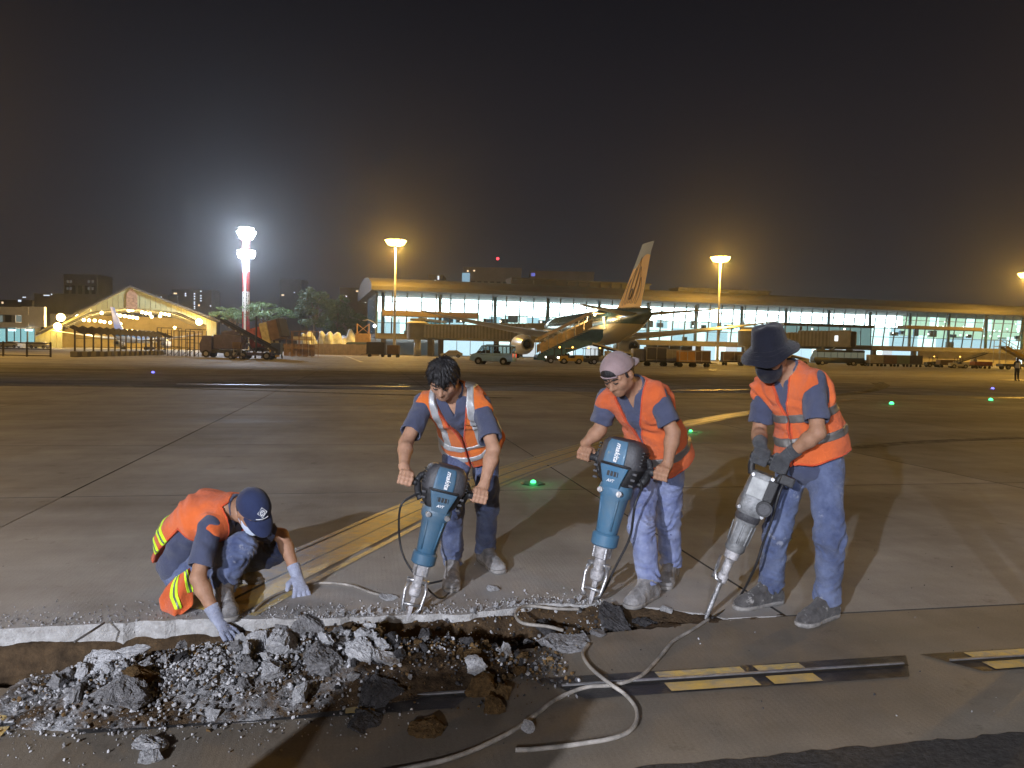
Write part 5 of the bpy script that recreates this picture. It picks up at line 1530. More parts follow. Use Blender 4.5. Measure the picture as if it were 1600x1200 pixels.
class Field:
    def __init__(s, lo, hi, h):
        s.h = h; s.lo = npv(lo); n = np.ceil((npv(hi) - s.lo) / h).astype(int) + 1
        s.n = n; s.ax = [s.lo[i] + h * np.arange(n[i]) for i in range(3)]
        s.f = np.full(tuple(n), 1.0, dtype=np.float32)
    def copy(s):
        c = Field.__new__(Field); c.__dict__.update(s.__dict__); c.f = s.f.copy(); return c
    def sl(s, lo, hi, pad):
        a = np.clip(np.floor((npv(lo) - pad - s.lo) / s.h).astype(int), 0, s.n - 1)
        b = np.clip(np.ceil((npv(hi) + pad - s.lo) / s.h).astype(int) + 1, 1, s.n)
        b = np.maximum(b, a + 1)
        S = tuple(slice(a[i], b[i]) for i in range(3))
        return S, s.ax[0][S[0]][:, None, None], s.ax[1][S[1]][None, :, None], s.ax[2][S[2]][None, None, :]
    def put(s, S, d, k):
        f = s.f[S]
        if k <= 0: s.f[S] = np.minimum(f, d)
        else:
            h = np.maximum(k - np.abs(f - d), 0) / k
            s.f[S] = np.minimum(f, d) - h * h * k * .25
        return s
    def cut(s, S, d, k):
        """remove the solid d, rounded by k"""
        f = s.f[S]; d = -d
        if k <= 0: s.f[S] = np.maximum(f, d)
        else:
            h = np.maximum(k - np.abs(f - d), 0) / k
            s.f[S] = np.maximum(f, d) + h * h * k * .25
        return s
    def _cone(s, X, Y, Z, a, b, ra, rb, flat=False, flata=False):
        ab = b - a; L2 = ab @ ab + 1e-12
        t = ((X - a[0]) * ab[0] + (Y - a[1]) * ab[1] + (Z - a[2]) * ab[2]) / L2
        tc = np.clip(t, 0, 1)
        d = np.sqrt((X - a[0] - tc * ab[0]) ** 2 + (Y - a[1] - tc * ab[1]) ** 2 + (Z - a[2] - tc * ab[2]) ** 2) - (ra + tc * (rb - ra))
        if flat: d = np.maximum(d, (t - 1) * math.sqrt(L2))
        if flata: d = np.maximum(d, -t * math.sqrt(L2))
        return d
    def cone(s, a, b, ra, rb, k=.02, flat=False, cut=False, flata=False):
        a, b = npv(a), npv(b); r = max(ra, rb)
        S, X, Y, Z = s.sl(np.minimum(a, b) - r, np.maximum(a, b) + r, k + .03)
        d = s._cone(X, Y, Z, a, b, ra, rb, flat, flata)
        return s.cut(S, d, k) if cut else s.put(S, d, k)
    def chain(s, pts, rs, k=.02):
        for i in range(len(pts) - 1): s.cone(pts[i], pts[i + 1], rs[i], rs[i + 1], k)
        return s
    def ell(s, c, r, R=None, k=.02, cut=False):
        c = npv(c); m = max(r)
        S, X, Y, Z = s.sl(c - m, c + m, k + .03)
        x, y, z = X - c[0], Y - c[1], Z - c[2]
        if R is not None:
            R = npv(R)          # rows are local axes
            x, y, z = (R[0, 0] * x + R[0, 1] * y + R[0, 2] * z), (R[1, 0] * x + R[1, 1] * y + R[1, 2] * z), (R[2, 0] * x + R[2, 1] * y + R[2, 2] * z)
        k0 = np.sqrt((x / r[0]) ** 2 + (y / r[1]) ** 2 + (z / r[2]) ** 2) + 1e-9
        k1 = np.sqrt((x / r[0] ** 2) ** 2 + (y / r[1] ** 2) ** 2 + (z / r[2] ** 2) ** 2) + 1e-9
        d = k0 * (k0 - 1) / k1
        return s.cut(S, d, k) if cut else s.put(S, d, k)
    def flatc(s, a, b, u, wa, da, wb, db, k=.03, flat=False):
        """tapered trunk with an oval section: half width w along u, half depth d across"""
        a, b, u = npv(a), npv(b), unit(u); r = max(wa, wb, da, db)
        S, X, Y, Z = s.sl(np.minimum(a, b) - r, np.maximum(a, b) + r, k + .04)
        ab = b - a; L2 = ab @ ab + 1e-12
        t = ((X - a[0]) * ab[0] + (Y - a[1]) * ab[1] + (Z - a[2]) * ab[2]) / L2; tc = np.clip(t, 0, 1)
        qx, qy, qz = X - a[0] - tc * ab[0], Y - a[1] - tc * ab[1], Z - a[2] - tc * ab[2]
        l = qx * u[0] + qy * u[1] + qz * u[2]
        rr2 = np.maximum(qx * qx + qy * qy + qz * qz - l * l, 0)
        w = wa + tc * (wb - wa); dd = da + tc * (db - da)
        k0 = np.sqrt(l * l / w ** 2 + rr2 / dd ** 2) + 1e-9; k1 = np.sqrt(l * l / w ** 4 + rr2 / dd ** 4) + 1e-9
        d = k0 * (k0 - 1) / k1
        if flat: d = np.maximum(d, (t - 1) * math.sqrt(L2))
        return s.put(S, d, k)
    def pts(s, lim=.05):
        m = np.abs(s.f) < lim
        i = np.argwhere(m)
        return m, s.lo + i * s.h
    def disp(s, fn, lim=.024):
        m, p = s.pts(lim)
        s.f[m] += fn(p).astype(np.float32)
        return s
    def clip(s, fn, lim=.03):
        """keep only where fn < 0"""
        m = s.f < lim
        p = s.lo + np.argwhere(m) * s.h
        s.f[m] = np.maximum(s.f[m], fn(p).astype(np.float32))
        return s
    def mesh(s, name, material, parent, off, smooth=1):
        f = s.f; n = s.n
        ins = f < 0
        c = np.zeros(tuple(n - 1), dtype=np.int8)
        for dx in (0, 1):
            for dy in (0, 1):
                for dz in (0, 1):
                    c += ins[dx:n[0] - 1 + dx, dy:n[1] - 1 + dy, dz:n[2] - 1 + dz]
        act = (c > 0) & (c < 8)
        ijk = np.argwhere(act)
        if len(ijk) == 0: return None
        vid = np.full(tuple(n - 1), -1, dtype=np.int64); vid[act] = np.arange(len(ijk))
        acc = np.zeros((len(ijk), 3)); cnt = np.zeros(len(ijk))
        cor = [(0, 0, 0), (1, 0, 0), (0, 1, 0), (1, 1, 0), (0, 0, 1), (1, 0, 1), (0, 1, 1), (1, 1, 1)]
        val = [f[ijk[:, 0] + o[0], ijk[:, 1] + o[1], ijk[:, 2] + o[2]].astype(np.float64) for o in cor]
        for a, b in ((0, 1), (2, 3), (4, 5), (6, 7), (0, 2), (1, 3), (4, 6), (5, 7), (0, 4), (1, 5), (2, 6), (3, 7)):
            va, vb = val[a], val[b]; m = (va < 0) != (vb < 0)
            t = np.where(m, va / np.where(m, va - vb, 1), 0)
            p = npv(cor[a])[None] + t[:, None] * (npv(cor[b]) - npv(cor[a]))[None]
            acc += p * m[:, None]; cnt += m
        co = s.lo + (ijk + acc / np.maximum(cnt, 1)[:, None]) * s.h
        quads = []
        for ax in range(3):
            o1, o2 = [(1, 2), (2, 0), (0, 1)][ax]
            sl0 = [slice(1, n[0] - 1), slice(1, n[1] - 1), slice(1, n[2] - 1)]; sl1 = list(sl0)
            sl0[ax] = slice(0, n[ax] - 1); sl1[ax] = slice(1, n[ax])
            A, B = ins[tuple(sl0)], ins[tuple(sl1)]
            for flip, m in ((False, A & ~B), (True, ~A & B)):
                e_ = np.argwhere(m)
                if len(e_) == 0: continue
                off3 = np.ones(3, dtype=int); off3[ax] = 0
                e_ = e_ + off3
                def cell(d1, d2):
                    q = e_.copy(); q[:, o1] -= d1; q[:, o2] -= d2
                    return vid[q[:, 0], q[:, 1], q[:, 2]]
                q = np.stack([cell(1, 1), cell(0, 1), cell(0, 0), cell(1, 0)], -1)
                quads.append(q[:, ::-1] if flip else q)
        quads = np.concatenate(quads); quads = quads[(quads >= 0).all(1)]
        for _ in range(smooth):          # a light relaxation along the mesh edges
            src = np.concatenate([quads[:, a] for a in (0, 1, 1, 2, 2, 3, 3, 0)]); dst = np.concatenate([quads[:, a] for a in (1, 0, 2, 1, 3, 2, 0, 3)])
            nn = np.maximum(np.bincount(src, minlength=len(co)), 1)
            co = co * .5 + .5 * np.stack([np.bincount(src, weights=co[dst, i], minlength=len(co)) / nn for i in range(3)], 1)
        co = co - npv(off)
        me = bpy.data.meshes.new(name)
        me.vertices.add(len(co)); me.vertices.foreach_set('co', co.astype(np.float32).ravel())
        me.loops.add(len(quads) * 4); me.loops.foreach_set('vertex_index', quads.astype(np.int32).ravel())
        me.polygons.add(len(quads)); me.polygons.foreach_set('loop_start', np.arange(0, len(quads) * 4, 4, dtype=np.int32))
        me.polygons.foreach_set('loop_total', np.full(len(quads), 4, dtype=np.int32))
        me.polygons.foreach_set('use_smooth', np.ones(len(quads), dtype=bool))
        me.update(calc_edges=True); me.validate()
        if material is not None: me.materials.append(material)
        return link_mesh(name, me, None, parent)

def around(pts, pad, h):
    a = np.array([npv(p) for p in pts]); return Field(a.min(0) - pad, a.max(0) + pad, h)

# ---- hands
def grip(F, wrist, c, axis, n, r, wrap, fat=0.0, k=.008):
    """a fist closed on a bar: axis runs from the index to the little finger, n points from the bar to the palm"""
    axis, n = unit(axis), npv(n); n = unit(n - axis * (n @ axis)); m = unit(np.cross(axis, n)) * wrap
    c, wrist = npv(c), npv(wrist)
    pos = lambda o, ang, R: c + axis * o + (n * math.cos(ang) + m * math.sin(ang)) * R
    pal = c + n * (r + .020) + m * .004
    F.flatc(wrist, pal, axis, .029 + fat, .021 + fat, .042 + fat, .019 + fat, k=.02)
    for o, ln, rad in ((-.034, .96, .0098), (-.0115, 1.05, .0104), (.011, 1.0, .0100), (.033, .84, .0088)):
        rad += fat
        a = [math.radians(q) for q in (28, 88, 150, 150 + 62 * ln)]
        ps = [pos(o * .95, a[0], r + .022), pos(o, a[1], r + .013 + fat), pos(o * .97, a[2], r + .011 + fat), pos(o * .95, a[3], r + .009 + fat)]
        F.chain(ps, [rad * 1.12, rad, rad * .96, rad * .82], k)
    tb = [c + axis * -.030 + n * (r + .026) - m * .012, pos(-.044, math.radians(-52), r + .017 + fat), pos(-.038, math.radians(-112), r + .012 + fat), pos(-.026, math.radians(-150), r + .011 + fat)]
    F.chain(tb, [.0155 + fat, .0125 + fat, .011 + fat, .009 + fat], k)

def open_hand(F, wrist, knuckle, tips_dir, side, down, fat=0.0, spread=.35, bend=.35, k=.008):
    """fingers reaching along tips_dir and bending towards down; side = direction of the thumb"""
    w, kn = npv(wrist), npv(knuckle); d = unit(tips_dir); sd = unit(side); dn = unit(down)
    F.flatc(w, kn, sd, .028 + fat, .020 + fat, .042 + fat, .016 + fat, k=.02)
    for i, (o, ln, rad) in enumerate(((.034, .070, .0096), (.0115, .078, .010), (-.011, .073, .0098), (-.033, .058, .0086))):
        rad += fat
        dd = unit(d + sd * o * spread / .04)
        p0 = kn + sd * o; p1 = p0 + dd * ln * .5; d2 = unit(dd + dn * bend); p2 = p1 + d2 * ln * .3; d3 = unit(dd + dn * bend * 2.4); p3 = p2 + d3 * ln * .25
        F.chain([p0, p1, p2, p3], [rad * 1.15, rad, rad * .93, rad * .8], k)
    t0 = w + (kn - w) * .35 + sd * .03; t1 = t0 + unit(sd + d * .6) * .035; t2 = t1 + unit(sd * .4 + d) * .035
    F.chain([w + (kn - w) * .25 + sd * .012, t0, t1, t2], [.018 + fat, .015 + fat, .012 + fat, .009 + fat], k)

# ---- head
def head(F, c, fw, up, s=1.0, mask=False):
    c = npv(c); f = unit(fw); u = npv(up); u = unit(u - f * (u @ f)); r = np.cross(f, u)
    R = np.array([r, f, u])
    at = lambda a, b, d: c + (r * a + f * b + u * d) * s
    e_ = lambda p, q, k=.02, cut=False: F.ell(at(*p), [x * s for x in q], R, k, cut)
    e_((0, -.010, .022), (.076, .096, .088), .02)
    e_((0, .026, -.040), (.060, .064, .076), .03)
    e_((0, .060, -.092), (.026, .022, .020), .03)
    for q in (-1, 1):
        e_((q * .040, .050, -.024), (.024, .026, .022), .03)
        e_((q * .048, .000, -.062), (.016, .034, .024), .03)
        e_((q * .030, .098, .006), (.017, .014, .010), .012, True)
        e_((q * .030, .079, .004), (.013, .010, .009), .004)
        F.cone(at(q * .012, .086, .024), at(q * .050, .066, .022), .010 * s, .008 * s, .014)
        e_((q * .077, -.010, -.012), (.008, .020, .031), .008)
        e_((q * .012, .093, -.036), (.009, .010, .008), .010)
    F.cone(at(0, .084, .016), at(0, .107, -.028), .009 * s, .0125 * s, .014)
    F.cone(at(-.020, .078, -.060), at(.020, .078, -.060), .0075 * s, .0075 * s, .008)
    F.cone(at(0, .086, -.056), at(0, .086, -.056), .009 * s, .009 * s, .012)
    F.cone(at(-.016, .079, -.071), at(.016, .079, -.071), .0085 * s, .0085 * s, .008)
    return at, R

def frame(origin, z, x):
    """3x3 with columns x', y', z' (numpy)"""
    z = unit(z); x = npv(x); x = unit(x - z * (x @ z)); y = np.cross(z, x)
    return np.stack([x, y, z], 1)

# ---- cloth and skin materials
def cloth(name, c1, c2, scale=6, bump=.35, bscale=420, rough=.85, dirt=None, weave=True, spec=.25):
    if name in MATS: return MATS[name]
    m = bpy.data.materials.new(name); m.use_nodes = True
    nt = m.node_tree; N, L = nt.nodes, nt.links; b = N['Principled BSDF']
    tc = N.new('ShaderNodeTexCoord')
    n = N.new('ShaderNodeTexNoise'); n.inputs['Scale'].default_value = scale; n.inputs['Detail'].default_value = 7; n.inputs['Roughness'].default_value = .65
    L.new(tc.outputs['Object'], n.inputs['Vector'])
    r = N.new('ShaderNodeValToRGB'); r.color_ramp.elements[0].position = .36; r.color_ramp.elements[0].color = (*c2, 1); r.color_ramp.elements[1].position = .64; r.color_ramp.elements[1].color = (*c1, 1)
    L.new(n.outputs['Fac'], r.inputs[0]); col = r.outputs[0]
    if dirt:
        n3 = N.new('ShaderNodeTexNoise'); n3.inputs['Scale'].default_value = dirt[1]; n3.inputs['Detail'].default_value = 5; n3.inputs['Roughness'].default_value = .7
        L.new(tc.outputs['Object'], n3.inputs['Vector'])
        r3 = N.new('ShaderNodeValToRGB'); r3.color_ramp.elements[0].position = dirt[2]; r3.color_ramp.elements[0].color = (0, 0, 0, 1); r3.color_ramp.elements[1].position = dirt[2] + .06; r3.color_ramp.elements[1].color = (1, 1, 1, 1)
        L.new(n3.outputs['Fac'], r3.inputs[0])
        x = N.new('ShaderNodeMix'); x.data_type = 'RGBA'; L.new(r3.outputs[0], x.inputs[0]); L.new(col, x.inputs[6]); x.inputs[7].default_value = (*dirt[0], 1); col = x.outputs[2]
    L.new(col, b.inputs['Base Color']); b.inputs['Roughness'].default_value = rough; b.inputs['Specular IOR Level'].default_value = spec
    b.inputs['Sheen Weight'].default_value = .15
    n2 = N.new('ShaderNodeTexNoise'); n2.inputs['Scale'].default_value = bscale; n2.inputs['Detail'].default_value = 2
    L.new(tc.outputs['Object'], n2.inputs['Vector'])
    n4 = N.new('ShaderNodeTexNoise'); n4.inputs['Scale'].default_value = 28; n4.inputs['Detail'].default_value = 4; n4.inputs['Distortion'].default_value = .8
    L.new(tc.outputs['Object'], n4.inputs['Vector'])
    ad = N.new('ShaderNodeMath'); ad.operation = 'MULTIPLY_ADD'; ad.inputs[1].default_value = 1.6; L.new(n4.outputs['Fac'], ad.inputs[0]); L.new(n2.outputs['Fac'], ad.inputs[2])
    bp = N.new('ShaderNodeBump'); bp.inputs['Strength'].default_value = bump; bp.inputs['Distance'].default_value = .009
    L.new(ad.outputs[0], bp.inputs['Height']); L.new(bp.outputs[0], b.inputs['Normal'])
    MATS[name] = m
    return m
def skin(name, c, c2):
    m = mat(name, c, .58, var=.3, scale=22, col2=c2, bump=.35, bscale=140, spec=.35)
    b = m.node_tree.nodes['Principled BSDF']
    b.inputs['Subsurface Weight'].default_value = .08
    b.inputs['Subsurface Radius'].default_value = (.012, .005, .003)
    return m
M_skin = skin('skin_tan', (0.46, 0.27, 0.18), (0.36, 0.20, 0.13))
M_skin2 = skin('skin_tan_dark', (0.38, 0.21, 0.13), (0.29, 0.155, 0.095))
M_shirt = cloth('shirt_slate_blue', (0.075, 0.086, 0.145), (0.052, 0.061, 0.108), 5, .6)
M_vest = cloth('vest_orange', (0.80, 0.165, 0.040), (0.58, 0.105, 0.028), 4, .75, dirt=((0.10, 0.03, 0.02), 34, .70))
M_vest2 = cloth('vest_bright_orange', (0.82, 0.20, 0.032), (0.60, 0.13, 0.024), 4, .75, dirt=((0.12, 0.04, 0.02), 30, .72))
M_refl = mat('reflective_tape', (0.46, 0.47, 0.48), .35, .25, var=.2, scale=25, bump=.2, bscale=300)
M_reflk = mat('reflective_tape_dark', (0.16, 0.15, 0.14), .4, .25, var=.25, scale=25, bump=.2, bscale=300)
M_lime = cloth('lime_tape', (0.62, 0.95, 0.03), (0.52, 0.82, 0.02), 12, .2)
M_bind = cloth('vest_edging', (0.62, 0.09, 0.03), (0.45, 0.06, 0.02), 12, .2)
M_trim = cloth('vest_binding', (0.10, 0.03, 0.05), (0.07, 0.02, 0.035), 12, .2)
M_denim = cloth('denim_blue', (0.145, 0.18, 0.30), (0.05, 0.068, 0.15), 6, .7, 300, dirt=((0.26, 0.28, 0.36), 7, .61))
M_denim2 = cloth('denim_washed', (0.27, 0.31, 0.48), (0.12, 0.15, 0.31), 8, .6, 300, dirt=((0.05, 0.06, 0.13), 22, .66))
M_hairm = mat('black_hair', (0.010, 0.009, 0.010), .62, var=.4, scale=40, bump=.9, bscale=90, stretch=(1, 1, .25), spec=.5)
M_boot = cloth('boot_grey', (0.34, 0.33, 0.33), (0.12, 0.115, 0.115), 14, .5, 200)
M_bootd = cloth('boot_dark', (0.10, 0.095, 0.095), (0.045, 0.042, 0.042), 18, .5, 200, dirt=((0.30, 0.29, 0.28), 20, .60))
M_sole = mat('boot_sole', (0.22, 0.21, 0.20), .9, var=.4, scale=30)
M_lace = mat('boot_lace', (0.45, 0.44, 0.42), .8)
M_glove = cloth('glove_grey_blue', (0.36, 0.39, 0.50), (0.26, 0.28, 0.38), 18, .7, 260)
M_gloved = cloth('glove_dark', (0.075, 0.078, 0.085), (0.04, 0.042, 0.047), 18, .7, 260)

# ---- the whole figure
def figure(J, label, skin_m, trousers_m, vest_m, boot_m, hands, vest, hair=None, fat=1.0, shirt_drop=.02, sleeve=.62, res=.0055, extra=None, knees=None):
    J = {k: npv(v) for k, v in J.items()}
    base = (J['ankR'] + J['ankL']) / 2; base = np.array([base[0], base[1], 0.0])
    root = empty('person', tuple(base), 0, label=label, cat='person')
    T = unit(J['neck'] - J['pel']); S = J['shL'] - J['shR']; S = unit(S - T * (S @ T)); Nf = np.cross(S, T) * -1
    if Nf @ npv(J['front']) < 0: Nf = -Nf
    hipS = unit(J['hipL'] - J['hipR'])
    mid = J.get('mid', (J['pel'] * .45 + J['neck'] * .55))
    chest = J.get('chest', (mid * .45 + J['neck'] * .55))
    allp = [v for k, v in J.items() if k not in ('front', 'hf', 'hu')]
    # --- skin
    F = around(allp, .17, res)
    F.flatc(J['pel'], mid, hipS, .135, .095, .125, .090, .04)
    F.flatc(mid, chest, S, .125, .090, .145, .102, .04)
    F.flatc(chest, J['neck'] - T * .02, S, .145, .102, .105, .070, .04)
    F.cone(J['shR'], J['shL'], .050, .050, .05)
    F.cone(J['neck'] - T * .02, J['head'] - unit(J['hu']) * .06 - unit(J['hf']) * .015, .060, .054, .03)
    at, R = head(F, J['head'], J['hf'], J['hu'])
    for sd in 'RL':
        sh, el, wr = J['sh' + sd], J['el' + sd], J['wr' + sd]
        F.cone(sh, el, .051, .038, .03)
        fm = el + (wr - el) * .3
        F.cone(el, fm, .039, .041, .02); F.cone(fm, wr, .041, .0265, .02)
        hip, kn, an = J['hip' + sd], J['kn' + sd], J['ank' + sd]
        F.cone(hip, kn, .078, .052, .04); cf = kn + (an - kn) * .3
        F.cone(kn, cf, .052, .054, .03); F.cone(cf, an, .054, .037, .03)
        dv_ = J['toe' + sd] - an; dv_[2] = 0; F.cone(an, J['toe' + sd] - unit(dv_) * .085 + npv((0, 0, .045)), .034, .024, .02)
        hd_ = hands[sd]
        if hd_[0] == 'grip': grip(F, wr, *hd_[1:])
        else: open_hand(F, wr, *hd_[1:])
    F.mesh('body', skin_m, root, base)
    # --- eyes and brows, small dark meshes lying in the sockets
    if extra is None or extra.get('face', True):
        for q in (-1, 1):
            mb = MB(base); mb.tube([at(q * .016, .0905, .004), at(q * .030, .0935, .002), at(q * .044, .084, .004)], [.002, .0045, .002], 6); mb.build('eye', M_black, root, True)
            mb = MB(base); mb.tube([at(q * .012, .0965, .026), at(q * .030, .0945, .031), at(q * .050, .078, .026)], [.003, .0048, .0025], 6); mb.build('eyebrow', M_hairm, root, True)
    # --- trousers
    tp = [J[k] for k in ('pel', 'hipR', 'hipL', 'knR', 'knL', 'ankR', 'ankL')] + [mid]
    F = around(tp, .17, res)
    wl = J['pel'] + T * .085
    F.flatc(J['pel'] - T * .0, wl, hipS, .158 * fat, .118 * fat, .148 * fat, .110 * fat, .04, flat=True)
    for sd in 'RL':
        hip, kn, an = J['hip' + sd], J['kn' + sd], J['ank' + sd]
        hem = an + unit(kn - an) * .015
        F.cone(hip, kn, .096 * fat, .074 * fat, .05)
        F.cone(kn, hem, .074 * fat, .070 * fat, .03, flat=True)
    ks = [(J['kn' + sd], unit(J['ank' + sd] - J['kn' + sd]), J['ank' + sd]) for sd in 'RL']
    def folds(p):
        d = vn3(p, 12, 1) * .018 + vn3(p, 28, 2) * .011
        for kn, ax, an in ks:
            t = (p - kn) @ ax; L_ = np.linalg.norm(an - kn)
            near = np.exp(-(((p - kn - t[:, None] * ax) ** 2).sum(1)) / .02)
            w = np.exp(-((t - L_ * .95) / .10) ** 2) * 1.0 + np.exp(-(t / .09) ** 2) * .7
            d += .011 * w * near * np.sin(t * 95 + vn3(p, 9, 5) * 22) * (.4 + 1.6 * np.abs(vn3(p, 12, 15)) * 2)
        return d
    F.disp(folds)
    for kn, ax, an in ks:
        hm_ = an - ax * .012
        F.clip(lambda p: np.where(((p - an) ** 2).sum(1) < .16 ** 2, (p - hm_) @ ax + .004 * np.sin(p[:, 0] * 60), -1.0))
    F.mesh('trousers', trousers_m, root, base)
    # --- shirt
    F = around([J[k] for k in ('pel', 'neck', 'shR', 'shL', 'elR', 'elL')] + [mid, chest], .19, res)
    F.flatc(J['pel'] + T * shirt_drop, mid, hipS, .172 * fat, .132 * fat, .152 * fat, .114 * fat, .05, flat=False)
    F.flatc(mid, chest, S, .150 * fat, .112 * fat, .160 * fat, .120 * fat, .05)
    F.flatc(chest, J['neck'] - T * .035, S, .160 * fat, .120 * fat, .105, .078, .05)
    F.cone(J['shR'], J['shL'], .059, .059, .05)
    TF = F.copy()
    for sd in 'RL':
        sh, el = J['sh' + sd], J['el' + sd]
        end = sh + (el - sh) * (sleeve * 1.25)
        F.cone(sh, end, .062, .067, .035, flat=True)
    F.disp(lambda p: vn3(p, 10, 3) * .018 + vn3(p, 24, 4) * .010 + .004 * np.sin((p @ T) * 70 + vn3(p, 8, 6) * 10) * (np.abs(vn3(p, 6, 9)) * 2))
    hem_t = shirt_drop - .09
    F.clip(lambda p: hem_t - (p - J['pel']) @ T)
    for sd in 'RL':
        sh, el = J['sh' + sd], J['el' + sd]; end = sh + (el - sh) * (sleeve * 1.25)
        F.cone(end - (end - sh) * .18, end + (end - sh) * .2, .052, .060, .004, cut=True)
    nk = J['neck']
    hn = unit(J['head'] - nk)
    F.cone(nk - T * .03, nk + hn * .12, .058, .066, .006, cut=True)
    # open collar: a V down the front
    def vcut(p):
        q = p - nk; t = q @ T; s_ = np.abs(q @ S); n_ = q @ Nf
        return -np.maximum(np.maximum(s_ * .93 - (t + .085) * .30, -n_ + .02), .058 - n_)
    F.clip(vcut)
    F.mesh('shirt', M_shirt, root, base)
    # collar
    F = around([nk, nk + hn * .05], .16, .0045)
    F.cone(nk - T * .025, nk + hn * .040, .086, .074, .0, flat=True)
    F.cone(nk - T * .08, nk + hn * .08, .082, .060, .0, cut=True)
    F.cone(nk - T * .025 - Nf * 0, nk + hn * .037, .072, .060, .004, cut=True)
    F.clip(lambda p: -np.maximum(np.abs((p - nk) @ S) * .9 - ((p - nk) @ T + .09) * .36, -((p - nk) @ Nf)))
    F.clip(lambda p: .025 - ((p - nk) @ T + .06))
    F.mesh('collar', M_shirt, root, base)
    # --- vest, from the same trunk
    pel = J['pel']
    tl = lambda p: (p - pel) @ T
    sl_ = lambda p: (p - nk) @ S
    nl = lambda p: (p - (pel + T * .3)) @ Nf
    L_t = float((nk - pel) @ T)
    V = vest
    flare = V.get('flare', .02)
    TV = TF.copy()
    m_, p_ = TV.pts(.075)
    TV.f[m_] -= (flare * np.clip((L_t * .55 - tl(p_)) / (L_t * .55), 0, 1.3)).astype(np.float32)
    TV.f[m_] += (vn3(p_, 9, 12) * .016 + vn3(p_, 22, 13) * .008 + .010 * np.sin(tl(p_) * 42 + sl_(p_) * 34 + vn3(p_, 7, 14) * 14) * np.abs(vn3(p_, 5, 16)) * 2).astype(np.float32)
    def vest_base(ofs, edge=None):
        Q = TV.copy(); Q.f -= ofs
        hem = V.get('hem', .02)
        vb, vw = V.get('v', (.20, .30))
        def keep(p):
            t, s_, n_ = tl(p), sl_(p), nl(p)
            d = hem + V.get('hem_slope', 0) * s_ - t + .006 * np.sin(s_ * 40)
            cut = np.maximum(np.abs(s_ - V.get('vs', 0)) * .95 - (t - vb * L_t) * vw, -n_)
            slit = np.maximum(np.abs(s_ - V.get('vs', 0) - .004) - .0055, np.maximum(-n_, t - vb * L_t - .02))
            d = np.maximum(d, np.maximum(-cut, -slit))
            if 'side' in V:          # vest hanging open along one side
                d = np.maximum(d, -np.maximum(np.maximum(s_ + V['side'][0], t - V['side'][1]), -n_ - V['side'][2]))
            return d
        Q.clip(keep, .03)
        if edge: Q.clip(lambda p: -edge - keep(p), .03)
        Q.cone(nk - T * .02, nk + hn * .16, .076, .100, .012, cut=True)
        for sd, sg in (('R', -1), ('L', 1)):
            a_ = nk + S * sg * V.get('arm', .268) + T * .06; b_ = nk + S * sg * V.get('arm2', .236) - T * V.get('armlen', .17)
            Q.cone(a_, b_, .078, .066, .012, cut=True)
        return Q
    vo = vest_base(.019).mesh('vest', vest_m, root, base)
    vest_base(.0215, .012).mesh('binding', M_bind, vo, base)
    for st_ in V.get('stripes', []):
        kind, a_, b_, mt = st_[:4]
        Q = vest_base(.0235 + (st_[4] if len(st_) > 4 else 0))
        if kind == 'h': Q.clip(lambda p: np.abs(tl(p) + V.get('tilt', 0) * sl_(p) - a_) - b_, .03)
        else: Q.clip(lambda p: np.maximum(np.maximum(np.abs(np.abs(sl_(p)) - a_) - b_, .10 - tl(p)), V.get('vlow', .24) - tl(p)), .03)
        Q.mesh('reflective_stripe', mt, vo, base)
    # --- boots
    for sd in 'RL':
        an, toe = J['ank' + sd], J['toe' + sd].copy()
        heel = J.get('heel' + sd, None)
        dv = toe - an; dv[2] = 0; dv = unit(dv)
        if heel is None: heel = np.array([an[0], an[1], toe[2]]) - dv * .05
        kn = J['kn' + sd]; lat = np.cross(dv, (0, 0, 1.0))
        z0 = min(toe[2], heel[2])
        up = unit(kn - an)
        F = around([an, toe, heel, an + up * .08], .09, .0045)
        hz_ = npv((0, 0, .045))
        F.flatc(heel + hz_ * .9, toe - dv * .05 + hz_ * .75, lat, .040, .046, .050, .036, .02)
        F.flatc(toe - dv * .085 + hz_ * .8, toe - dv * .03 + hz_ * .72, lat, .051, .037, .042, .031, .02)
        F.cone(heel + hz_ * 1.1 + dv * .01, an + up * .055, .042, .050, .03, flat=True)
        F.cone(an + up * .03 + dv * .012, toe - dv * .10 + hz_, .046, .036, .04)
        F.disp(lambda p: vn3(p, 26, 7) * .006 + vn3(p, 60, 8) * .003)
        zs = lambda p: z0 + (heel[2] - z0) + ((p - heel) @ dv) * ((toe[2] - heel[2]) / max(.05, (toe - heel) @ dv))
        F.clip(lambda p: zs(p) + .018 - p[:, 2])
        bo = F.mesh('boot', boot_m, root, base)
        F = around([toe, heel], .085, .0045)
        F.flatc(heel + npv((0, 0, .02)), toe - dv * .05 + npv((0, 0, .02)), lat, .044, .05, .054, .05, .02)
        F.flatc(toe - dv * .085 + npv((0, 0, .02)), toe - dv * .026 + npv((0, 0, .02)), lat, .055, .05, .047, .04, .02)
        F.clip(lambda p: np.maximum(p[:, 2] - zs(p) - .026, zs(p) + .001 - p[:, 2]))
        F.mesh('sole', M_sole, bo, base)
        mb = MB(base)
        for q in range(4):
            t = q / 3
            c_ = Vector(an + up * .03 + dv * .05) * (1 - t) + Vector(toe - dv * .11 + npv((0, 0, .088))) * t
            l_ = Vector(lat) * .026
            mb.tube([c_ - l_ - Vector((0, 0, .008)), c_ + Vector((0, 0, .004)) + Vector(dv) * .006, c_ + l_ - Vector((0, 0, .008))], .0035, 5)
        mb.build('laces', M_lace, bo)
    return root, base, at, R, J, dict(T=T, S=S, N=Nf)

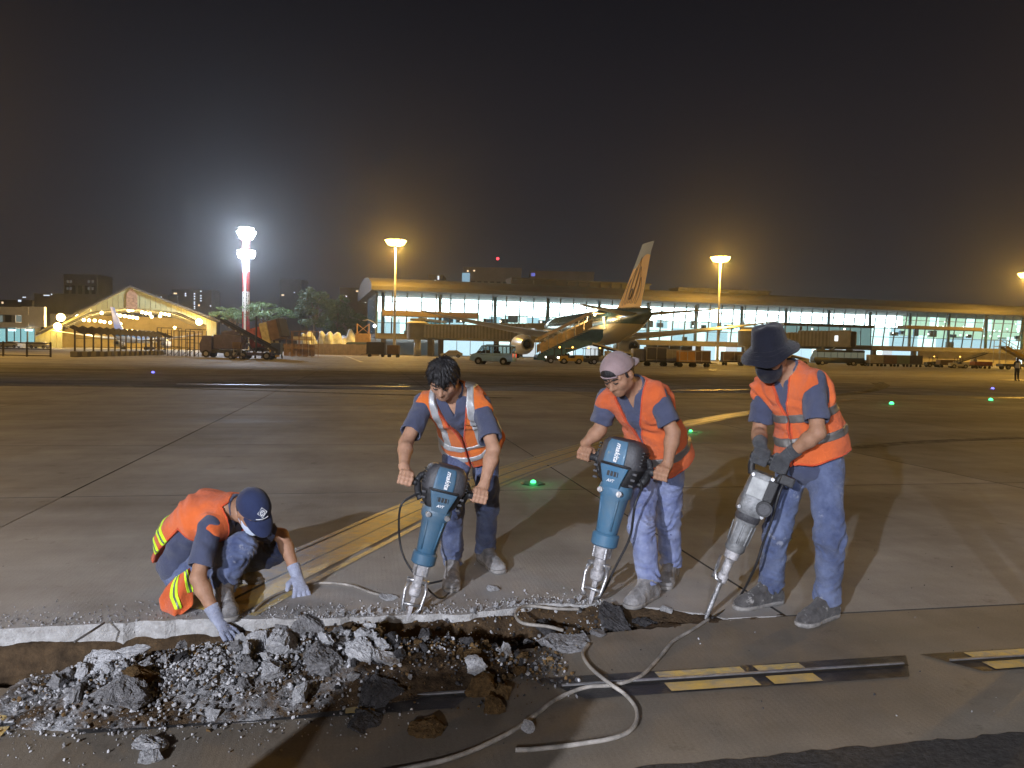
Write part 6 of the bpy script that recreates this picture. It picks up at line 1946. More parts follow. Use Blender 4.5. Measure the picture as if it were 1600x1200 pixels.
def glove(root, base, wr, el, hand, m):
    F = around([wr, hand[1]], .17, .0045)
    if hand[0] == 'grip': grip(F, wr, *hand[1:], fat=.0032)
    else: open_hand(F, wr, *hand[1:], fat=.0032)
    d = unit(npv(el) - npv(wr))
    F.cone(npv(wr) - d * .005, npv(wr) + d * .055, .034, .040, .012, flat=True)
    F.disp(lambda p: vn3(p, 40, 3) * .003 + .0018 * np.sin(((p - npv(wr)) @ d) * 420) * (((p - npv(wr)) @ d) > .0))
    return F.mesh('glove', m, root, base)
# ================================================================== breakers
M_mblue = mat('tool_blue', (0.022, 0.095, 0.175), .5, var=.4, col2=(0.085, 0.135, 0.18), scale=7, rvar=.12, bump=.15, bscale=120, coat=.15)
M_mblue2 = mat('tool_blue_light', (0.030, 0.135, 0.25), .5, var=.4, col2=(0.10, 0.17, 0.235), scale=7, rvar=.12, bump=.15, bscale=120, coat=.15)
M_plas = mat('tool_black_plastic', (0.020, 0.020, 0.022), .55, var=.4, scale=20, bump=.3, bscale=160, rvar=.15)
M_plas2 = mat('tool_dark_plastic', (0.050, 0.050, 0.056), .5, var=.3, scale=20, bump=.3, bscale=160, rvar=.15)
M_steel = mat('tool_steel', (0.42, 0.42, 0.43), .35, .75, var=.45, scale=30, rvar=.15, bump=.2, bscale=90)
M_steeld = mat('tool_steel_dusty', (0.40, 0.39, 0.40), .6, .35, var=.5, scale=34, bump=.3, bscale=120)
M_text = mat('tool_lettering', (0.75, 0.76, 0.78), .5)
M_alu = mat('tool_grey_casting', (0.20, 0.205, 0.21), .55, .4, var=.5, scale=16, bump=.25, bscale=110, rvar=.15)

def ring(c, X, Y, hw, hd, p=3.0, n=28):
    """rounded-rectangle loop"""
    out = []
    for i in range(n):
        t = 2 * math.pi * i / n; ct, st = math.cos(t), math.sin(t)
        out.append(c + X * (hw * math.copysign(abs(ct) ** (2 / p), ct)) + Y * (hd * math.copysign(abs(st) ** (2 / p), st)))
    return out

def lettering(txt, size, parent, M, loc, material, shear=.25, extr=.0012, name='lettering'):
    cu = bpy.data.curves.new('txt', 'FONT'); cu.body = txt; cu.size = size; cu.shear = shear; cu.extrude = extr; cu.offset = size * .018
    cu.align_x = 'CENTER'; cu.align_y = 'CENTER'
    to = bpy.data.objects.new('txt', cu); C.objects.link(to)
    bpy.context.view_layer.update()
    me = bpy.data.meshes.new_from_object(to.evaluated_get(bpy.context.evaluated_depsgraph_get()))
    bpy.data.objects.remove(to)
    me.materials.clear(); me.materials.append(material)
    me.transform(Matrix.Translation(loc) @ M.to_4x4())
    return link_mesh(name, me, None, parent)

def big_breaker(tip, top, right, label, blue, k=1.0, grips=None):
    """heavy electric breaker; returns the two grip centres and the grip axis"""
    tip, top = Vector(tip), Vector(top)
    Z = (top - tip); L = Z.length; Z.normalize()
    X = Vector(right); X = (X - Z * X.dot(Z)).normalized(); Yb = Z.cross(X)      # -Yb is the printed face
    if True:
        pass
    s = L / .88 * k
    root = empty('breaker', tip, 0, label=label, cat='jackhammer')
    o = lambda x, y, z: X * (x * s) + Yb * (y * s) + Z * (z * s)      # local, relative to the tip
    R3 = Matrix((X, Yb, Z)).transposed()
    def loft(name, secs, m, par=root, p=3.0, auto=.6, n=28):
        mb = MB(); mb.loft([ring(o(x, y, z), X, Yb, w * s, d * s, p, n) for (z, w, d, x, y) in secs]); return mb.build(name, m, par, auto=auto)
    # chisel
    mb = MB(); mb.loft([ring(o(0, 0, z), X, Yb, w * s, d * s, 4, 8) for z, w, d in ((0, .004, .010), (.05, .013, .013), (.20, .0145, .0145), (.33, .0145, .0145))]); mb.build('chisel', M_steeld, root, auto=.6)
    # tool retainer with its swinging latch
    rt = loft('tool_retainer', [(.140, .024, .024, 0, 0), (.150, .034, .034, 0, 0), (.19, .036, .036, 0, 0), (.20, .028, .028, 0, 0), (.255, .028, .028, 0, 0), (.262, .038, .036, 0, 0), (.318, .043, .041, 0, 0), (.330, .046, .045, 0, 0)], M_steeld, p=2.2)
    mb = MB(); mb.tube([o(-.045, 0, .235), o(-.058, -.02, .17), o(-.050, -.03, .085), o(-.03, -.035, .06)], .010 * s, 7)
    mb.tube([o(.045, 0, .235), o(.058, -.02, .17), o(.050, -.03, .085), o(.03, -.035, .06)], .010 * s, 7)
    mb.tube([o(-.05, -.028, .10), o(.05, -.028, .10)], .009 * s, 7)
    mb.cyl(o(-.062, 0, .225), o(.062, 0, .225), .013 * s, None, 10)
    mb.build('latch', M_steel, root, True)
    mb = MB()
    for a in range(4):
        t = a * math.pi / 2 + .78
        mb.cyl(o(.046 * math.cos(t), .046 * math.sin(t), .262), o(.046 * math.cos(t), .046 * math.sin(t), .318), .008 * s, None, 8)
    mb.build('bolts', M_steel, rt)
    # barrel
    loft('collar', [(.322, .058, .058, 0, 0), (.330, .067, .067, 0, 0), (.382, .068, .068, 0, 0), (.392, .060, .060, 0, 0)], blue, p=2.2)
    br = loft('barrel', [(.385, .050, .050, 0, 0), (.400, .054, .054, 0, 0), (.50, .062, .064, 0, 0), (.575, .070, .074, 0, 0), (.590, .082, .080, 0, 0), (.625, .084, .082, 0, 0), (.645, .078, .078, 0, 0)], blue, p=2.4)
    for q in (-1, 1):
        mb = MB(); mb.tube([o(q * .034, -.046, .41), o(q * .040, -.054, .50), o(q * .046, -.063, .575)], .006 * s, 6); mb.build('barrel_rib', blue, br, True)
        mb = MB(); mb.cyl(o(q * .052, -.070, .607), o(q * .052, -.092, .607), .015 * s, None, 10); mb.build('cap_bolt', M_steel, br)
    # lower shroud: black shells left and right, blue apron in front
    loft('shroud', [(.640, .074, .074, 0, .004), (.66, .092, .088, 0, .008), (.72, .112, .098, 0, .012), (.745, .116, .100, 0, .012)], M_plas, p=3.2)
    ap = MB(); ap.loft([ring(o(0, y, z), X, Yb, w * s, d * s, 5, 20) for (z, w, d, y) in ((.630, .044, .012, -.082), (.66, .050, .012, -.088), (.738, .076, .012, -.094))])
    apo = ap.build('front_apron', blue, root, auto=.6)
    mb = MB(); mb.box(o(0, -.106, .700), (.062 * s, .006 * s, .024 * s), R=R3, bev=.002); mb.build('apron_vent', M_plas, apo)
    for q in range(4):
        mb = MB(); mb.box(o(-.027 + q * .018, -.110, .700), (.004 * s, .006 * s, .026 * s), R=R3); mb.build('vent_bar', blue, apo)
    MR = Matrix((X, Z, -Yb)).transposed()
    lettering('AVT', .020 * s, apo, MR, o(-.004, -.1035, .664), M_text, .3)
    # motor housing
    loft('motor_housing', [(.738, .118, .098, 0, .012), (.750, .122, .102, 0, .012), (.80, .120, .100, 0, .012), (.850, .108, .092, 0, .010), (.872, .088, .076, 0, .008), (.880, .060, .050, 0, .006)], M_plas2, p=3.6)
    pl = MB(); pl.loft([ring(o(-.010, y, z), X, Yb, w * s, d * s, 6, 20) for (z, w, d, y) in ((.752, .056, .010, -.088), (.80, .056, .010, -.0865), (.848, .052, .010, -.078), (.868, .046, .010, -.066))])
    plo = pl.build('name_plate', blue, root, auto=.6)
    # the word runs up the plate
    tilt = Matrix.Rotation(math.radians(-7), 3, X)
    ML = Matrix((-Z, X, -Yb)).transposed()
    ML = Matrix.Rotation(math.radians(90), 3, Yb) @ Matrix((X, Z, -Yb)).transposed()
    lettering('makita', .0365 * s, plo, tilt @ ML, o(.002, -.0985, .808), M_text, .28, .0045)
    for q in (-1, 1):
        for i in range(5):
            mb = MB(); mb.box(o(q * .118, -.02 + .004 * i, .765 + i * .017), (.012 * s, .085 * s, .006 * s), R=R3); mb.build('cooling_slot', M_plas, root)
    for (x, z) in ((.088, .66), (.092, .69), (.096, .72)):
        mb = MB(); mb.box(o(x + .01, -.075, z), (.022 * s, .012 * s, .012 * s), R=R3, bev=.002); mb.build('cooling_fin', M_plas2, root)
        mb = MB(); mb.box(o(-x - .01, -.075, z), (.022 * s, .012 * s, .012 * s), R=R3, bev=.002); mb.build('cooling_fin', M_plas2, root)
    # handles
    gc = {}
    for q, nm in ((-1, 'a'), (1, 'b')):
        x0, x1 = (.148, .240) if grips is None else grips[nm]
        gz = .745
        mb = MB(); mb.tube(bez([o(q * .10, .03, .66), o(q * .128, .035, .700), o(q * (x0 - .008), .02, gz - .004), o(q * (x0 + .006), .016, gz)], 5), [.020 * s] * 8 + [.018 * s] * 8, 9)
        mb.tube(bez([o(q * .10, .03, .80), o(q * .13, .03, .790), o(q * x0, .018, gz + .012)], 5), .017 * s, 9)
        mb.build('handle_arm', M_plas, root, True)
        mb = MB(); mb.tube([o(q * x0, .016, gz), o(q * (x0 + .01), .016, gz), o(q * (x1 - .008), .016, gz), o(q * x1, .016, gz)], [.021 * s, .0185 * s, .0185 * s, .022 * s], 12); mb.build('grip', M_plas, root, True)
        gc[nm] = tip + o(q * ((x0 + x1) / 2 + .020), .016, gz)
    # trigger bar and cable gland
    mb = MB(); mb.tube([o(-.11, -.03, .742), o(-.06, -.108, .748), o(.06, -.108, .748), o(.11, -.03, .742)], .006 * s, 6); mb.build('guard_bar', M_plas, root, True)
    return root, gc, X, Yb, Z, lambda x, y, z: tip + o(x, y, z)

def small_breaker(tip, top, right, label):
    tip, top = Vector(tip), Vector(top)
    Z = (top - tip); L = Z.length; Z.normalize(); X = Vector(right); X = (X - Z * X.dot(Z)).normalized(); Yb = Z.cross(X)
    s = L / .90
    root = empty('breaker', tip, 0, label=label, cat='jackhammer')
    o = lambda x, y, z: X * (x * s) + Yb * (y * s) + Z * (z * s)
    R3 = Matrix((X, Yb, Z)).transposed()
    def loft(name, secs, m, p=3.0, auto=.6, n=24, par=root):
        mb = MB(); mb.loft([ring(o(x, y, z), X, Yb, w * s, d * s, p, n) for (z, w, d, x, y) in secs]); return mb.build(name, m, par, auto=auto)
    loft('chisel', [(0, .006, .016, 0, 0), (.03, .013, .015, 0, 0), (.22, .0135, .0135, 0, 0), (.34, .0135, .0135, 0, 0)], M_steel, 2.4, n=12)
    loft('tool_holder', [(.215, .018, .018, 0, 0), (.225, .026, .026, 0, 0), (.262, .028, .028, 0, 0), (.27, .022, .022, 0, 0), (.35, .024, .024, 0, 0), (.36, .036, .036, 0, 0), (.405, .040, .040, 0, 0)], M_steeld, 2.1)
    mb = MB(); mb.tube([o(-.046, .02, .345), o(-.044, -.02, .26), o(-.030, -.036, .235), o(0, -.034, .23)], .009 * s, 7); mb.cyl(o(-.055, 0, .24), o(-.02, 0, .24), .016 * s, None, 8); mb.build('latch', M_steel, root, True)
    bl = loft('barrel', [(.40, .044, .044, 0, 0), (.415, .052, .052, 0, 0), (.44, .050, .050, 0, 0), (.56, .056, .056, 0, 0), (.578, .060, .060, 0, 0)], M_alu, 2.3)
    for a in range(8):
        t = a * math.pi / 4
        mb = MB(); mb.tube([o(.050 * math.cos(t), .050 * math.sin(t), .45), o(.056 * math.cos(t), .056 * math.sin(t), .555)], .006 * s, 6); mb.build('barrel_rib', M_alu, bl)
    loft('barrel_band', [(.574, .060, .060, 0, 0), (.580, .064, .064, 0, 0), (.612, .064, .064, 0, 0), (.618, .058, .058, 0, 0)], M_plas2, 2.3)
    loft('gear_case', [(.612, .062, .064, 0, 0), (.625, .076, .074, 0, .004), (.66, .078, .076, 0, .004), (.70, .074, .074, 0, .004), (.82, .066, .068, 0, 0), (.835, .058, .06, 0, 0)], M_alu, 3.6)
    mt = loft('motor', [(.63, .04, .04, .045, .050), (.645, .052, .052, .048, .055), (.74, .052, .052, .050, .055), (.785, .045, .045, .048, .05)], M_plas, 2.4)
    mb = MB(); mb.cyl(o(.055, -.01, .675), o(.055, -.095, .675), .040 * s, None, 16); mb.build('crank_cover', M_plas, root, auto=.6)
    mb = MB(); mb.cyl(o(.055, -.092, .675), o(.055, -.100, .675), .028 * s, None, 16); mb.build('cover_cap', M_plas2, root, auto=.6)
    mb = MB(); mb.box(o(-.012, -.072, .76), (.085 * s, .010 * s, .10 * s), R=R3, bev=.004); mb.build('name_plate', mat('plate_grey', (0.32, 0.33, 0.33), .5, .1, var=.25, scale=22), root)
    mb = MB(); mb.box(o(.052, -.060, .765), (.05 * s, .03 * s, .11 * s), R=R3, bev=.006); mb.build('side_cover', M_plas, root)
    for (x, z) in ((-.06, .64), (.06, .63), (-.055, .82), (.04, .83)):
        mb = MB(); mb.cyl(o(x, -.068, z), o(x, -.084, z), .009 * s, None, 8); mb.build('cap_bolt', M_steel, root)
    # D handle on top
    mb = MB(); mb.tube(bez([o(-.062, 0, .81), o(-.080, .01, .86), o(-.070, .015, .905), o(0, .018, .918), o(.072, .018, .905), o(.082, .01, .86), o(.062, 0, .81)], 5), .018 * s, 9); mb.build('handle', M_plas, root, True)
    mb = MB(); mb.tube([o(-.102, .014, .90), o(.098, .014, .90)], .0175 * s, 10); mb.build('grip', M_plas, root, True)
    mb = MB(); mb.box(o(.11, -.02, .845), (.07 * s, .06 * s, .05 * s), R=R3, bev=.008); mb.build('switch_box', M_plas, root)
    return root, X, Yb, Z, lambda x, y, z: tip + o(x, y, z)

B2 = big_breaker(G(636, 960) + Vector((0, 0, -.035)), P(702, 727, 4.20), (0.97, .18, -.24), 'blue breaker held by the black-haired worker, chisel in the trench', M_mblue)
B3 = big_breaker(G(922, 943) + Vector((0, 0, -.02)), P(980, 686, 4.42), (0.86, -.5, -.22), 'brighter blue breaker held by the worker in the pink cap', M_mblue2)
B4 = small_breaker(G(1102, 965) + Vector((0, 0, -.01)), P(1203, 722, 4.12), (0.90, -.3, -.35), 'grey worn breaker held by the worker in the bucket hat')
# ================================================================== the four workers
def PP(px, py, Y): return npv(P(px, py, Y))
def GG(px, py, z=0.0): return npv(G(px, py, z))
def grow(c, s, n):
    return npv(c)

# ---------- black-haired worker with the left breaker
ga, gb = npv(B2[1]['a']), npv(B2[1]['b'])
ax2 = npv(B2[2])
J2 = dict(pel=PP(737, 690, 4.98), neck=PP(707, 612, 4.60), mid=PP(728, 662, 4.84), chest=PP(716, 634, 4.70),
          shR=PP(664, 631, 4.62), shL=PP(752, 633, 4.62), elR=PP(634, 692, 4.42), elL=PP(771, 702, 4.42),
          wrR=ga + npv((-.012, .045, .062)), wrL=gb + npv((.022, .045, .062)),
          hipR=PP(716, 700, 4.95), hipL=PP(758, 700, 5.02), knR=PP(705, 795, 4.76), knL=PP(761, 785, 5.02),
          ankR=GG(707, 902) + npv((0, 0, .085)), ankL=GG(758, 880) + npv((0, 0, .085)), toeR=GG(705, 926), toeL=GG(783, 897),
          head=PP(693, 592, 4.43), hf=(-.12, -.72, -.68), hu=(-.05, -.68, .73), front=(-.1, -.8, -.5))
h2 = dict(R=('grip', ga, -ax2, npv((-.1, .35, .9)), .0185, -1), L=('grip', gb, ax2, npv((.1, .35, .9)), .0185, 1))
W2 = figure(J2, 'black-haired man in an orange vest bent over the left blue breaker', M_skin, M_denim, M_vest2, M_boot, h2,
            dict(hem=-.045, flare=.03, v=(.40, .27), stripes=[('h', .055, .021, M_refl), ('h', .145, .021, M_refl), ('v', .108, .024, M_refl, .002)], vlow=.17))

# ---------- worker in the pink cap with the middle breaker
ga, gb = npv(B3[1]['a']), npv(B3[1]['b'])
ax3 = npv(B3[2])
J3 = dict(pel=PP(1030, 712, 4.72), neck=PP(992, 604, 4.47), mid=PP(1020, 670, 4.62), chest=PP(1006, 634, 4.53),
          shR=PP(950, 625, 4.58), shL=PP(1024, 618, 4.40), elR=PP(937, 672, 4.60), elL=PP(1052, 676, 4.36),
          wrR=ga + npv((.005, .05, .062)), wrL=gb + npv((.035, .030, .062)),
          hipR=PP(1010, 722, 4.76), hipL=PP(1046, 724, 4.66), knR=PP(1002, 822, 4.50), knL=PP(1044, 812, 4.82),
          ankR=GG(1014, 936) + npv((0, 0, .085)), ankL=GG(1048, 905) + npv((0, 0, .085)), toeR=GG(982, 952), toeL=GG(1036, 922),
          head=PP(966, 584, 4.33), hf=(-.48, -.58, -.60), hu=(-.38, -.42, .80), front=(-.5, -.8, -.3))
h3 = dict(R=('grip', ga, -ax3, npv((-.05, .35, .9)), .0185, -1), L=('grip', gb, ax3, npv((.15, .30, .9)), .0185, 1))
W3 = figure(J3, 'man in a backwards pink cap and orange vest pressing on the middle breaker', M_skin2, M_denim2, M_vest, M_boot, h3,
            dict(hem=-.03, flare=.03, v=(.42, .25), vs=-.01, stripes=[('h', .085, .024, M_reflk)]))

# ---------- worker in the bucket hat with the grey breaker
f4 = B4[4]
g4R, g4L = npv(f4(-.054, .014, .90)), npv(f4(.050, .014, .90)); ax4 = npv(B4[1])
J4 = dict(pel=PP(1266, 718, 4.28), neck=PP(1232, 578, 4.24), mid=PP(1262, 660, 4.27), chest=PP(1250, 618, 4.25),
          shR=PP(1194, 607, 4.38), shL=PP(1270, 598, 4.12), elR=PP(1186, 676, 4.40), elL=PP(1278, 676, 4.00),
          wrR=g4R + npv((.010, .030, .068)), wrL=g4L + npv((.045, -.010, .060)),
          hipR=PP(1240, 728, 4.34), hipL=PP(1290, 728, 4.22), knR=PP(1212, 835, 4.34), knL=PP(1296, 838, 4.10),
          ankR=GG(1203, 944) + npv((0, 0, .09)), ankL=GG(1292, 966) + npv((0, 0, .09)), toeR=GG(1150, 953), toeL=GG(1250, 980),
          head=PP(1203, 558, 4.16), hf=(-.66, -.52, -.52), hu=(-.35, -.30, .88), front=(-.6, -.75, 0))
h4 = dict(R=('grip', g4R, -ax4, npv((.1, .2, .95)), .0175, -1), L=('grip', g4L, ax4, npv((.3, .0, .95)), .0175, 1))
W4 = figure(J4, 'man in a dark bucket hat and black mask leaning on the grey breaker', M_skin2, M_denim, M_vest, M_bootd, h4,
            dict(hem=.02, flare=.03, v=(.54, .25), stripes=[('h', .145, .024, M_reflk), ('h', .275, .024, M_reflk)]), shirt_drop=-.03)
for s in 'RL': glove(W4[0], W4[1], J4['wr' + s], J4['el' + s], h4[s], M_gloved)

# ---------- crouching worker
J1 = dict(pel=PP(281, 884, 4.46), neck=PP(366, 790, 4.30), mid=PP(292, 836, 4.40), chest=PP(322, 806, 4.36),
          shR=PP(328, 824, 4.16), shL=PP(383, 822, 4.50), elR=PP(309, 903, 4.02), elL=PP(440, 836, 4.60),
          wrR=PP(337, 962, 3.97), wrL=PP(463, 897, 4.50),
          hipR=PP(290, 896, 4.38), hipL=PP(305, 886, 4.60), knR=PP(378, 853, 4.25), knL=PP(428, 862, 4.66),
          ankR=GG(345, 944) + npv((0, 0, .085)), ankL=GG(362, 906) + npv((0, 0, .085)), toeR=GG(360, 972), toeL=GG(408, 912),
          head=PP(396, 798, 4.24), hf=(.58, -.52, -.62), hu=(.30, -.50, .80), front=(.5, -.3, -.8))
k1 = PP(470, 920, 4.44)
h1 = dict(R=('open', PP(352, 985, 3.93), (.75, -.25, -.5), (.2, .9, .2), (-.2, 0, -1)), L=('open', k1, (.25, -.35, -.9), (-.75, -.6, .0), (.2, -.8, -.4), ))
W1 = figure(J1, 'man in a dark blue cap and face mask crouching at the trench edge', M_skin2, M_denim, M_vest, M_boot, h1,
            dict(hem=.0, flare=.012, v=(.45, .3), armlen=.12, tilt=.25, side=(.075, .33, .06), stripes=[('h', .075, .024, M_lime), ('h', .155, .024, M_lime), ('h', .075, .007, M_reflk, .003), ('h', .155, .007, M_reflk, .003)]))
for s in 'RL': glove(W1[0], W1[1], J1['wr' + s], J1['el' + s], h1[s], M_glove)

# ================================================================== hats, hair, masks (each belongs to its wearer)
def hair_mesh(W):
    root, base, at, R, J, fr = W
    c = npv(at(0, 0, 0)); r, f, u = R
    F = around([c], .17, .0045)
    F.ell(at(0, -.014, .032), (.086, .106, .090), R, .0)
    F.ell(at(0, .020, .062), (.080, .085, .064), R, .03)
    F.ell(at(0, -.055, -.02), (.072, .055, .06), R, .03)
    F.clip(lambda p: -np.maximum(np.maximum(((p - c) @ u) - .052 - .016 * np.sin(((p - c) @ r) * 60), .050 - ((p - c) @ f)), -.2))
    F.clip(lambda p: -np.maximum(((p - c) @ u) - .000, -.015 - ((p - c) @ f)))
    F.clip(lambda p: -((p - c) @ u) - .075)
    def strands(p):
        q = p - c; a = q @ r; b = q @ f; d = q @ u
        ang = np.arctan2(a, b + .03)
        return .0075 * np.sin(ang * 26 + vn3(p, 22, 3) * 9) * .6 + vn3(p, 30, 5) * .016 + vn3(p, 75, 6) * .007
    F.disp(strands)
    ho = F.mesh('hair', M_hairm, root, base)
    # separate locks lying over it, combed from the crown
    me = ho.data; n = len(me.vertices)
    co = np.empty(n * 3, np.float32); me.vertices.foreach_get('co', co); co = co.reshape(-1, 3)
    no = np.empty(n * 3, np.float32); me.vertex_normals.foreach_get('vector', no); no = no.reshape(-1, 3)
    cc = c - npv(base); crown = cc + u * .115 - f * .045
    gq = np.random.default_rng(3)
    pick_ = gq.choice(n, 2600, replace=False)
    vs, fs = [], []
    for i in pick_:
        p, nn = co[i].astype(float), no[i].astype(float)
        if (p - cc) @ u < -.03: continue
        d = p - crown; d = d - nn * (d @ nn) + gq.normal(size=3) * .012; d = d - nn * (d @ nn)
        if np.linalg.norm(d) < 1e-4: continue
        d = unit(d); sd_ = np.cross(nn, d); L_ = gq.uniform(.014, .030); w = gq.uniform(.0010, .0020)
        k = len(vs)
        for t, lf, ww in ((0, -.002, 1), (.5, .003, .9), (1.0, gq.uniform(-.002, .003), .15)):
            q = p + d * L_ * t + nn * lf - u * .010 * t * t
            vs += [tuple(q - sd_ * w * ww), tuple(q + sd_ * w * ww)]
        fs += [(k, k + 1, k + 3, k + 2), (k + 2, k + 3, k + 5, k + 4)]
    m2 = bpy.data.meshes.new('hair_locks'); m2.from_pydata(vs, [], fs); m2.materials.append(M_hairm)
    lo_ = link_mesh('hair_locks', m2, None, ho); lo_['kind'] = 'stuff'
hair_mesh(W2)

def dome(W, name, m, rad, cen, z0, tiltb=0.0, nu=40, nv=12, thick=.004, squash=1.0, seam=True):
    """cap crown: upper shell over the head, in head coordinates (right, forward, up)"""
    root, base, at, R, J, fr = W
    vs, fs = [], []
    for i in range(nv + 1):
        t = i / nv
        for j in range(nu):
            a = 2 * math.pi * j / nu
            el = math.pi / 2 * t
            x = rad[0] * math.cos(el) ** squash * math.cos(a); y = rad[1] * math.cos(el) ** squash * math.sin(a); z = z0 + rad[2] * math.sin(el) + tiltb * y * (1 - t)
            w = 1 + (.012 * abs(math.sin(a * 3)) if seam else 0) + .010 * math.sin(a * 5 + t * 6)
            vs.append(at(cen[0] + x * w, cen[1] + y * w, cen[2] + z))
    for i in range(nv):
        for j in range(nu):
            k = (j + 1) % nu
            fs.append((i * nu + j, i * nu + k, (i + 1) * nu + k, (i + 1) * nu + j))
    mb = MB(base); mb.add([Vector(v) for v in vs], fs); mb.add([Vector(v * .0 + (v - at(0, 0, 0)) * .965 + at(0, 0, 0)) for v in vs], [tuple(reversed(q)) for q in fs])
    return mb.build(name, m, root, True)

def visor(W, name, m, parent, cen, rad, length, dirn, drop, z0, width=1.05, tiltb=0.0):
    root, base, at, R, J, fr = W
    n, k = 18, 7
    vs, fs = [], []
    for lay in (0, -.0055):
        for i in range(n + 1):
            a = -width + 2 * width * i / n
            for j in range(k + 1):
                t = j / k
                rx_ = rad[0] * math.sin(a); ry = rad[1] * math.cos(a)
                ext = length * t * (math.cos(a / width * math.pi / 2) ** .45 if abs(a) < width * .999 else 0)
                x = rx_ * (1 + .02 * t); y = dirn * (ry + ext); z = z0 + tiltb * dirn * ry - drop * ext * ext / length - .35 * drop * ext + lay - .9 * abs(math.sin(a)) ** 2 * .018 * t
                vs.append(Vector(at(cen[0] + x, cen[1] + y, cen[2] + z)))
    q = (n + 1) * (k + 1)
    for i in range(n):
        for j in range(k):
            a = i * (k + 1) + j
            fs += [(a, a + 1, a + k + 2, a + k + 1), (q + a, q + a + k + 1, q + a + k + 2, q + a + 1)]
    for i in range(n):
        a = i * (k + 1) + k; fs.append((a, q + a, q + a + k + 1, a + k + 1))
    mb = MB(base); mb.add(vs, fs); return mb.build(name, m, parent, True)

# pink cap, worn backwards
M_pink = cloth('cap_pink', (0.31, 0.225, 0.225), (0.23, 0.165, 0.165), 10, .35, dirt=((0.16, 0.10, 0.10), 34, .72))
M_navy = cloth('cap_navy', (0.022, 0.032, 0.085), (0.015, 0.022, 0.062), 8, .35)
M_hatd = cloth('hat_dark', (0.008, 0.009, 0.018), (0.005, 0.0055, 0.012), 8, .4)
root, base, at, R, J, fr = W3
cap = dome(W3, 'cap', M_pink, (.089, .112, .098), (0, -.012, .018), .012, tiltb=.22)
visor(W3, 'cap_visor', M_pink, cap, (0, -.012, .012), (.089, .112), .070, -1, .35, .012, 1.0, .22)
# gap over the strap at the forehead, with the strap and its dark mark
def cap_pt(a, el, k=1.035):
    y = .112 * math.cos(el) * math.cos(a); x = .089 * math.cos(el) * math.sin(a); z = .012 + .098 * math.sin(el) + .22 * y * (1 - el / (math.pi / 2))
    return Vector(at(x * k, -.012 + y * k, .018 + z))
vs, fs = [], []
for i in range(13):
    a_ = -.60 + 1.2 * i / 12; top_ = math.radians(31) * math.sqrt(max(0, 1 - (a_ / .60) ** 2))
    for j in range(6): vs.append(cap_pt(a_, top_ * j / 5))
for i in range(12):
    for j in range(5): q = i * 6 + j; fs.append((q, q + 6, q + 7, q + 1))
mb = MB(base); mb.add(vs, fs); mb.build('cap_opening', M_hairm, cap)
mb = MB(base); mb.tube([cap_pt(a_, 0, 1.035) - Vector(R[2]) * .004 for a_ in np.linspace(-.62, .62, 11)], .0052, 6); mb.build('cap_strap', M_pink, cap, True)
mk = lambda x, z: Vector(at(x, .109 - 1.2 * x * x, z))
mb = MB(base); mb.tube([mk(.000, .046), mk(-.012, .047), mk(-.014, .037), mk(-.012, .028), mk(.000, .029)], .0024, 5); mb.tube([mk(.006, .046), mk(.022, .045)], .0024, 5); mb.tube([mk(.014, .045), mk(.014, .028)], .0024, 5); mb.build('cap_mark', M_black, cap)
F = around([at(0, 0, 0)], .16, .005)
F.ell(at(0, -.020, .006), (.083, .098, .082), R, 0); c_ = npv(at(0, 0, 0))
F.clip(lambda p: np.maximum(-np.maximum(((p - c_) @ R[2]) - .2, -.012 - ((p - c_) @ R[1])), -((p - c_) @ R[2]) - .055))
F.ell(at(.071, .022, .012), (.005, .011, .022), R, .006); F.ell(at(-.071, .022, .012), (.005, .011, .022), R, .006)
F.disp(lambda p: vn3(p, 45, 2) * .010)
F.mesh('hair', M_hairm, root, base)

# navy cap with a white diamond emblem, and a pale mask
root, base, at, R, J, fr = W1
cap = dome(W1, 'cap', M_navy, (.090, .113, .106), (0, -.010, .016), .012, tiltb=.05)
visor(W1, 'cap_visor', M_navy, cap, (0, -.010, .012), (.089, .112), .075, 1, .5, .012, 1.05, .05)
def on_cap(x, z):
    """point on the cap's front: x to the right, z up"""
    e_ = math.asin(min(1, max(0, (z) / .106))); a = x / .098
    return Vector(at(.0935 * math.cos(e_) * math.sin(a), -.010 + .1165 * math.cos(e_) * math.cos(a), .028 + .109 * math.sin(e_)))
def cap_poly(nm, pts, m):
    mb = MB(base); mb.tube([on_cap(*p) for p in pts], .0022, 5); return mb.build(nm, m, cap)
M_emb = mat('emblem_white', (0.75, 0.77, 0.80), .7)
ez = .052
cap_poly('emblem_diamond', [(-.032, ez), (0, ez + .024), (.032, ez), (0, ez - .024), (-.032, ez)], M_emb)
cap_poly('emblem_circle', [(.015 * math.cos(t), ez + .013 * math.sin(t)) for t in np.linspace(0, 2 * math.pi, 17)], M_emb)
for dz in (-.005, .005): cap_poly('emblem_stroke', [(-.012, ez + dz), (-.004, ez + dz + .003), (.004, ez + dz - .002), (.012, ez + dz)], M_emb)
cap_poly('emblem_line', [(-.038 + i * .0076, ez - .032) for i in range(11)], M_emb)
